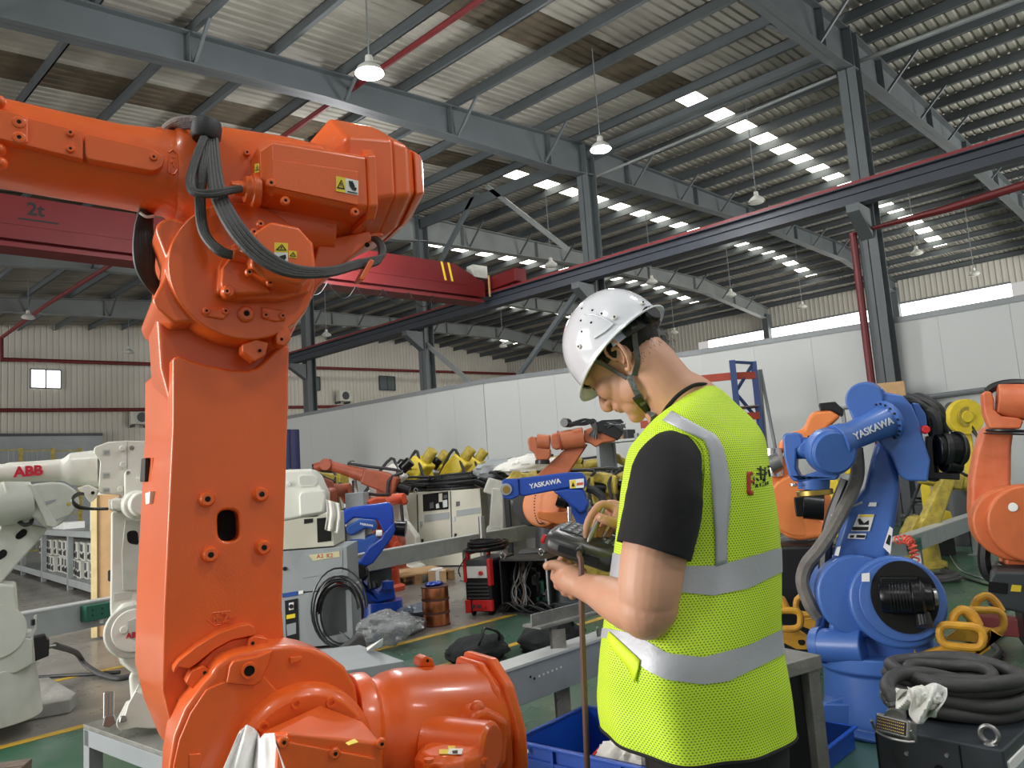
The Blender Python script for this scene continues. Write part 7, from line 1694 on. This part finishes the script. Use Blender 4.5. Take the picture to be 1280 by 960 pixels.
for k in range(7): K.tu('robot_cable', [g(850+rnd.random()*30, 390), g(880+rnd.random()*40, 420+rnd.random()*30), g(860+rnd.random()*30, 480)], 1.5, rnd.choice(['black', 'greydark', 'galv']), .1)
K.cy('elbow_motor', (*g(640, 380), .08), (*g(700, 400), .08), 9, 8, m='blackm')
q = f.Z(728, 700, 0); MB().lathe((q.x, .3, 0), (q.x, .3, .45), [(0, .22), (.2, .22), (.25, .16), (1, .15)], 28).build('base', 'greydark', K.t, .006)
f = at(690, 8.4, -4); K = TB('industrial_robot', f, 'orange robot shoulder with a toothed black seam behind the blue forearm', 'robot', None, mat('light_orange_paint', (226, 132, 72)))
K.cy('shoulder_drum', (676, 632, -.1), (690, 634, .2), 26, 28, bev=.03, n=36); K.cy('drum_ring', (664, 632, -.0), (667, 632, .1), 24, 26, m='rubber'); K.pr('turret', [(670, 640), (712, 640), (716, 652), (700, 656), (690, 654), (672, 648)], -.2, .3, bev=.02)
K.bolts((676, 632), 23, 22, -.145, .9, 'ink', 90, 300, .35); K.pr('base', [(692, 650), (716, 652), (716, 672), (692, 670)], -.05, .4, bev=.01); K.cy('shoulder_motor', (698, 624, -.25), (716, 628, -.25), 10, 9, m='blackm')
q = f.Z(705, 690, 0); MB().bb((q.x-.2, .0, 0), (q.x+.12, .5, .55)).build('pedestal', 'greydark', K.t, .01)
# rust orange robot with lettering
f = at(715, 9.8, -2); K = TB('industrial_robot', f, 'rust orange robot with its wrist hanging left of the man’s face'.replace('’', "'"), 'robot', None, mat('kiln_orange_paint', (176, 100, 66), .45, 0, .12, 8))
h = lambda x, y: (640+x/8, 500+y/8)
K.pr('lower_arm', [h(530, 490), h(640, 450), h(760, 440), h(560, 740), h(250, 780), h(270, 730)], .05, .2, bev=.02)
K.cy('upper_arm_tube', (*h(720, 370), 0), (*h(470, 410), 0), 12.5, 11.5, bev=.01); K.cy('arm_collar', (*h(490, 405), 0), (*h(470, 410), 0), 12.5, 12.5, m='orange_dark')
K.pr('wrist_housing', [h(380, 370), h(400, 335), h(450, 325), h(480, 360), h(490, 480), h(440, 500), h(400, 480), h(385, 430)], -.08, .2, bev=.03, seg=3)
K.cy('wrist_joint', (*h(250, 420), -.0), (*h(380, 420), -.0), 10, 9, bev=.01); K.pr('wrist_fork', [h(155, 420), h(160, 380), h(190, 360), h(240, 370), h(260, 480), h(385, 490), h(385, 560), h(360, 600), h(240, 600), h(220, 530), h(170, 500)], -.1, .18, bev=.02, seg=3)
K.cy('tool_flange', (*h(305, 600), -.02), (*h(305, 640), -.02), 9, 9.3, m='black'); K.tx('maker_name', 'KUKA', h(652, 374), 4.6, mat('dark_brown_print', (70, 36, 26)) and 'ink', -.122, (1, 0, .16), (0, 0, 1), .001, .001)
K.pr('elbow_housing', [h(720, 300), h(800, 270), h(860, 290), h(1040, 380), h(1040, 410), h(900, 430), h(840, 470), h(780, 430), h(720, 420)], -.06, .25, bev=.02)
K.pr('motor_pack', [h(830, 230), h(900, 200), h(1090, 190), h(1120, 220), h(1110, 340), h(1060, 400), h(900, 330), h(860, 320)], -.1, .3, 'black', .01)
K.cy('cable_drum', (*h(520, 225), -.05), (*h(560, 230), .05), 5.6, 5.6, m='black')
for k in range(9): K.tu('robot_cable', [h(560+rnd.random()*40, 225+rnd.random()*50), h(700+rnd.random()*40, 190+rnd.random()*60), h(800+rnd.random()*40, 180+rnd.random()*80), h(760+rnd.random()*100, 330+rnd.random()*60)], 1.3, rnd.choice(['black', 'black', 'hose', 'rubber']), -.1)
for k in range(6): K.tu('motor_cable', [h(900+rnd.random()*60, 220+rnd.random()*60), h(1000+rnd.random()*40, 200+rnd.random()*60), h(1100+rnd.random()*40, 220+rnd.random()*120)], 1.1, rnd.choice(['galv', 'black', 'greydark']), -.12)
q = f.Z(705, 690, 0); MB().lathe((q.x, .2, 0), (q.x, .2, .8), [(0, .3), (.15, .3), (.2, .2), (1, .16)], 28).build('base', 'greydark', K.t, .006); K.pr('turret', [h(200, 780), h(600, 740), (710, 625), (680, 625)], .0, .3, bev=.02)
# ------------------------------------------------ shelf and racks at the partition
f = at(765, 13.6, -30); K = TB('storage_shelf', f, 'grey metal shelf with small boxes between the rust orange robot and the vest', 'shelf', None, 'greycab')
a, b_ = f.L(748, 560, 0), f.L(797, 560, 0); z1 = f.L(750, 553, 0).z
for x in (a.x, b_.x):
    for y in (0, .55): MB().bb((x-.03, y-.03, 0), (x+.03, y+.03, z1+.1)).build('upright', 'greycab', K.t)
for z in (.3, .75, 1.2, z1): MB().bb((a.x, -.03, z-.02), (b_.x, .58, z+.02)).build('shelf_board', 'galv', K.t, smooth=0)
MB().bb((a.x-.02, 0, .1), (a.x, .55, z1)).build('side_sheet', 'greycab', K.t)
for k in range(10):
    z = (.77, 1.22, z1+.02)[k % 3]; x = a.x+.1+(b_.x-a.x-.25)*rnd.random(); o = MB().bb((x, .1, z), (x+rnd.uniform(.06, .2), .4, z+rnd.uniform(.08, .24))).build('box', rnd.choice(['card', 'labelw', 'greydark', 'black']), None, .003); o.matrix_world = f.mat
    tag(o, 'small box on the grey shelf left of the vest', 'box', 'small boxes on the grey shelf')
f = at(915, 13.9, 0); K = TB('pallet_rack', f, 'blue pallet rack upright with orange-red beams behind the neck of the man', 'rack', None, 'rackblue')
r6 = lambda x, y: (860+x/6.4, 420+y/6.4)
def post(px_, y1_, dp):
    p = f.L(*r6(px_, y1_), dp); MB().bb((p.x-.05, dp-.04, 0), (p.x+.05, dp+.04, p.z)).build('upright', 'rackblue', K.t); return p
pA = f.L(*r6(352, 195), 0); pB = f.L(*r6(522, 205), .3)
for p in (pA, pB): MB().bb((p.x-.055, p.y-.04, 0), (p.x+.055, p.y+.04, p.z)).build('upright', 'rackblue', K.t)
MB().beam((pA.x, pA.y, pA.z-.03), (pB.x, pB.y, pB.z-.03), .05, .05).build('cross_bar', 'rackblue', K.t)
zz = pA.z; 
for k in range(3): MB().beam((pB.x, pB.y, zz-.05-k*1.1), (pA.x, pA.y, zz-.6-k*1.1), .04, .05).build('diagonal', 'rackblue', K.t); MB().beam((pA.x, pA.y, zz-.6-k*1.1), (pB.x, pB.y, zz-1.15-k*1.1), .04, .05).build('diagonal', 'rackblue', K.t)
q1 = f.L(*r6(110, 340), 0); 
for z in (f.L(*r6(300, 325), 0).z, f.L(*r6(450, 640), 0).z, 1.0):
    MB().bb((q1.x-1.2, 0, z-.07), (pA.x, .05, z+.07)).build('load_beam', 'rackred', K.t, .003); MB().beam((pA.x, 0.03, z), (pB.x, .28, z), .05, .13).build('load_beam', 'rackred', K.t)
MB().bb((q1.x-1.2, .0, f.L(*r6(450, 560), 0).z-.02), (pB.x, .6, f.L(*r6(450, 560), 0).z)).build('deck', 'woodold', K.t)
for (xa, xb, lab) in ((568, 600, 'left'), (580, 735, 'right')):
    o = MB().cyl(f.L(*r6(xa, 270), .5), Vector((f.L(*r6(xb, 760), .2).x, .1, .02)), .03, n=8).build('leaning_tube', 'trim', None); o.matrix_world = f.mat; tag(o, lab+' of the two grey tubes leaning on the partition beside the blue rack', 'tube')
# conduit rail on partition at right, boxes on column
tag(MB().tube([onX(1120, 502, 15.9), onX(1178, 494, 15.9), onX(1240, 486, 15.9)], .05, 8, 1).build('wall_rail', 'trim', None), 'thin grey rail on the partition above the yellow robots at right', 'rail')
f = at(1112, 13.6); K = TB('cardboard_box', f, 'cardboard boxes edge peeking over the elbow of the big blue robot', 'box', None, 'card'); q = f.L(1112, 488, 0)
MB().bb((q.x-.22, 0, q.z-.2), (q.x+.25, .4, f.L(1110, 478, 0).z)).build('body', 'card', K.t, .01)
K2_ = TB('storage_shelf', at(1112, 13.6), 'shelf top behind the big blue robot carrying the cardboard box', 'shelf', None, 'greycab'); MB().bb((-.6, 0, q.z-.24), (.6, .5, q.z-.2)).build('shelf_board', 'greycab', K2_.t)
for x in (-.57, .57): MB().bb((x-.03, .0, 0), (x+.03, .5, q.z-.24)).build('upright', 'greycab', K2_.t)
# yellow robots right
f = at(1200, 10.8, 0); K = TB('industrial_robot', f, 'yellow robot with a round disc head between the blue and the salmon robots', 'robot', None, 'yellow')
K.cy('disc_head', (1203, 521, -.1), (1209, 521, -.2), 19, 19, bev=.012, n=36); K.cy('disc_face', (1208, 521, -.2), (1209, 521, -.21), 11, 11, m='yellow_old'); K.cy('disc_hub', (1208, 521, -.21), (1210, 521, -.24), 7, 6)
K.cy('disc_back', (1190, 522, 0), (1203, 521, -.08), 17, 18, m='greydark'); K.pr('upper_arm', [(1172, 514), (1190, 510), (1196, 536), (1176, 532)], 0, .2, bev=.02)
K.pr('lower_arm', [(1196, 530), (1212, 530), (1216, 550), (1220, 600), (1210, 620), (1204, 580), (1196, 560)], .0, .2, bev=.02)
K.pr('lower_link', [(1204, 562), (1216, 568), (1222, 585), (1215, 612), (1206, 590), (1200, 574)], -.1, .15, bev=.02)
for k in range(7): K.tu('robot_cable', [(1188+rnd.random()*6, 540+rnd.random()*5), (1204+rnd.random()*8, 530+rnd.random()*10), (1220, 540+rnd.random()*8), (1222, 560)], 1.3, rnd.choice(['yellow_old', 'black', 'black', 'galv']), -.15)
q = f.Z(1205, 700, 0); MB().lathe((q.x, .2, 0), (q.x, .2, 1.0), [(0, .32), (.3, .3), (1, .16)], 24).build('base', 'greydark', K.t, .006)
f = at(1165, 10.0, 0); K = TB('industrial_robot', f, 'yellow robot with a thin bent leg standing behind the trunking at right', 'robot', None, 'yellow')
K.pr('lower_arm', [(1150, 605), (1162, 605), (1170, 636), (1188, 640), (1192, 652), (1188, 660), (1160, 656), (1154, 640)], 0, .14, bev=.012); K.cy('joint', (1178, 648, -.0), (1178, 648, -.08), 9, 9); K.pr('base', [(1156, 652), (1192, 650), (1194, 672), (1156, 680)], -.02, .3, bev=.01)
K.pr('frame_plate', [(1160, 590), (1182, 588), (1184, 592), (1166, 596)], .1, .3, bev=.004); K.cy('stand_tube', (1178, 592, .15), (1182, 630, .15), 2.4, 2.4, m='galv'); K.cy('stand_tube', (1168, 592, .25), (1172, 630, .25), 2.4, 2.4, m='galv')
q = f.Z(1175, 705, 0); MB().bb((q.x-.2, .05, 0), (q.x+.2, .4, f.L(1170, 672, 0).z)).build('pedestal', 'greydark', K.t)
f = at(1055, 8.6, 0); K = TB('industrial_robot', f, 'yellow robot arm showing between the blue forearm and its grey sleeved hose', 'robot', None, 'yellow')
K.pr('upper_arm', [(1048, 572), (1056, 560), (1066, 562), (1070, 580), (1062, 594), (1050, 590)], 0, .2, bev=.02); K.pr('lower_arm', [(1038, 602), (1046, 598), (1050, 610), (1046, 626), (1038, 630)], 0, .15, bev=.01)
q = f.Z(1048, 690, 0); MB().lathe((q.x, .2, 0), (q.x, .2, 1.1), [(0, .3), (.4, .25), (1, .16)], 24).build('base', 'yellow', K.t, .006)
d1_ = mini_robot(place(1140, 9.2, 30), 'yellow_old', 'dusty yellow robot low behind the black elbow motor of the big blue robot', .95, (30, -20, 10)); 
K = box_unit('machine_box', 1128, 1150, 645, 690, 9.6, .4, 'dark green-grey machine box right of the blue robot arm', 'box', 'greydark', 0, z0=.02)
K = box_unit('workbench', 1145, 1215, 632, 668, 11.8, .8, 'dark bench with tangled cables behind the yellow robots at right', 'workbench', 'greydark', 0, z0=.02)
for k in range(5): MB().coil((random.uniform(-.4, .4), .4, K.zt+.03+.04*k), .3, .025, 1.2, .01, 6, 20, jit=.2, sy=.6, seed=k+60).build('cable_turn', 'black', K.t)
# coral spiral hose
f = at(1135, 7.35, 0); t = thing('spiral_hose', f, 'coral red spiral air hose hanging over the trunking behind the blue robot', 'hose'); pts = [f.L(1120, 676, .12), f.L(1134, 673, .0), f.L(1140, 680, -.08), f.L(1143, 695, -.1), f.L(1147, 716, -.08)]
P_ = []
for i in range(len(pts)-1):
    for k in range(24):
        p = pts[i].lerp(pts[i+1], k/24); a = (i*24+k)*.75; d_ = (pts[i+1]-pts[i]).normalized(); u_, v_ = _basis(d_); P_.append(p+u_*math.cos(a)*.036+v_*math.sin(a)*.036)
MB().tube(P_, .009, 6, 1).build('hose_spiral', 'pinkred', t)
# ------------------------------------------------ left background: drive shelf, cardboard crate, fence, barrels
a, b_ = onZ(6, 712, 0), onZ(128, 752, 0); d_ = (b_-a); f = Fr((a.x, a.y, 0), math.degrees(math.atan2(d_.y, d_.x))); Ls = d_.length
a_ = f.L(6, 712, 0); K = TB('storage_shelf', f, 'long grey steel shelf at left stacked with white drive units', 'shelf', None, 'galv')
zt3 = f.L(100, 664, 0).z; zl3 = f.L(100, 727, 0).z
MB().bb((0, 0, zt3-.1), (Ls, .9, zt3)).build('top_board', 'galv', K.t, .004); MB().bb((0, 0, zl3-.12), (Ls, .9, zl3)).build('lower_board', 'galv', K.t, .004)
for k in range(5): MB().bb((Ls*k/4-.05, 0, 0), (Ls*k/4+.05, .08, zt3-.1)).build('upright', 'galv', K.t)
MB().bb((0, .85, zl3), (Ls, .88, zt3-.1)).build('back_panel', 'greydark', K.t)
du = thing('drive_unit', f, 'white drive unit stacked in the long grey shelf at left', 'drive unit', 'drive units in the long grey shelf')
hh_ = (zt3-.1-zl3)*.42
MB().bb((0, 0, 0), (.26, .4, hh_)).build('casing', 'offwhite', du, .008); MB().bb((.04, -.01, hh_*.5), (.13, .0, hh_*.9)).build('connector_panel', 'greydark', du); MB().bb((.15, -.01, hh_*.1), (.22, .0, hh_*.45)).build('terminal_block', 'black', du); MB().cyl((.08, -.012, hh_*.25), (.08, 0, hh_*.25), .035, n=12).build('fan', 'black', du)
first = True; n_ = 0
for lev in (0, 1):
    x = Ls*.42
    while x < Ls-.4:
        mw = f.mat @ Matrix.Translation((x, .12+random.uniform(-.04, .04), zl3+.005+lev*(hh_+.01)))
        if first: du.matrix_world = mw; first = False
        else: dup(du, mw, 'white drive unit on the %s level of the long grey shelf at left' % ('lower' if lev == 0 else 'upper'))
        x += .31+random.uniform(0, .03)
for (x, y, r, h_, lab) in ((102, 655, .17, .42, 'white plastic drum on the long grey shelf at left'), (104, 640, .13, .3, None)):
    if lab:
        p = f.Z(x, 664, zt3); t = thing('plastic_drum', Matrix.Translation(f.mat @ Vector((p.x, .3, zt3))), lab, 'drum'); MB().lathe((0, 0, 0), (0, 0, h_), [(0, r), (.9, r), (.92, r*.9), (1, r*.6)], 24).build('body', 'white', t); MB().cyl((0, 0, h_), (0, 0, h_+.22), r*.7).build('lid', 'white', t, .01)
for k, x in enumerate((80, 90)): p = f.Z(x, 660, zt3); o = MB().bb((p.x, .15, zt3), (p.x+.5, .5, zt3+.12)).build('carton', 'labelw', None, .005); o.matrix_world = f.mat; tag(o, '%s white carton on the long grey shelf beside the drum' % ('left' if k == 0 else 'right'), 'carton')
f = at(130, 8.2, -14); K = TB('cardboard_crate', f, 'tall cardboard crate standing left of the white robot', 'crate', None, 'card')
a, b_ = f.L(122, 700, 0), f.L(150, 700, 0); z1 = f.L(130, 618, 0).z; MB().bb((a.x, 0, .02), (b_.x, .7, z1)).build('body', 'card', K.t, .008)
MB().bb((a.x-.06, -.02, .02), (a.x, .08, z1)).build('corner_post', mat('pale_pine', (222, 202, 150), .7), K.t, .003)
f = at(60, 21, 0); K = TB('mesh_fence', f, 'yellow post mesh fence in the far left background', 'fence', None, 'yellow')
for x in (26, 66, 100, 124):
    p = f.L(x, 560, 0); MB().bb((p.x-.05, -.05, 0), (p.x+.05, .05, p.z)).build('post', 'yellow_old', K.t)
for (xa, xb) in ((-30, 26), (27, 63), (68, 100)):
    p, q = f.L(xa, 563, 0), f.L(xb, 562, 0)
    for z in (p.z-.02, 1.2, .3): MB().bb((p.x, -.01, z-.015), (q.x, .01, z+.015)).build('mesh_rail', 'yellow_old', K.t)
    mw_ = MB(); n_ = int((q.x-p.x)/.12)
    for i in range(n_): mw_.bb((p.x+.12*i-.004, -.003, .3), (p.x+.12*i+.004, .003, p.z))
    mw_.build('wire_mesh', 'galv', K.t, smooth=0)['kind'] = 'stuff'
for k, x in enumerate((362, 371)):
    f = at(x, 19.5); a = f.L(x, 537, 0).z; t = thing('fabric_roll', f, 'dark blue %s roll standing by the partition right of the orange column' % ('left' if k == 0 else 'right'), 'roll', 'dark rolls at the partition'); MB().cyl((0, 0, 0), (0, 0, a), .13).build('roll', mat('navy_roll', (36, 40, 80), .6), t, .01)
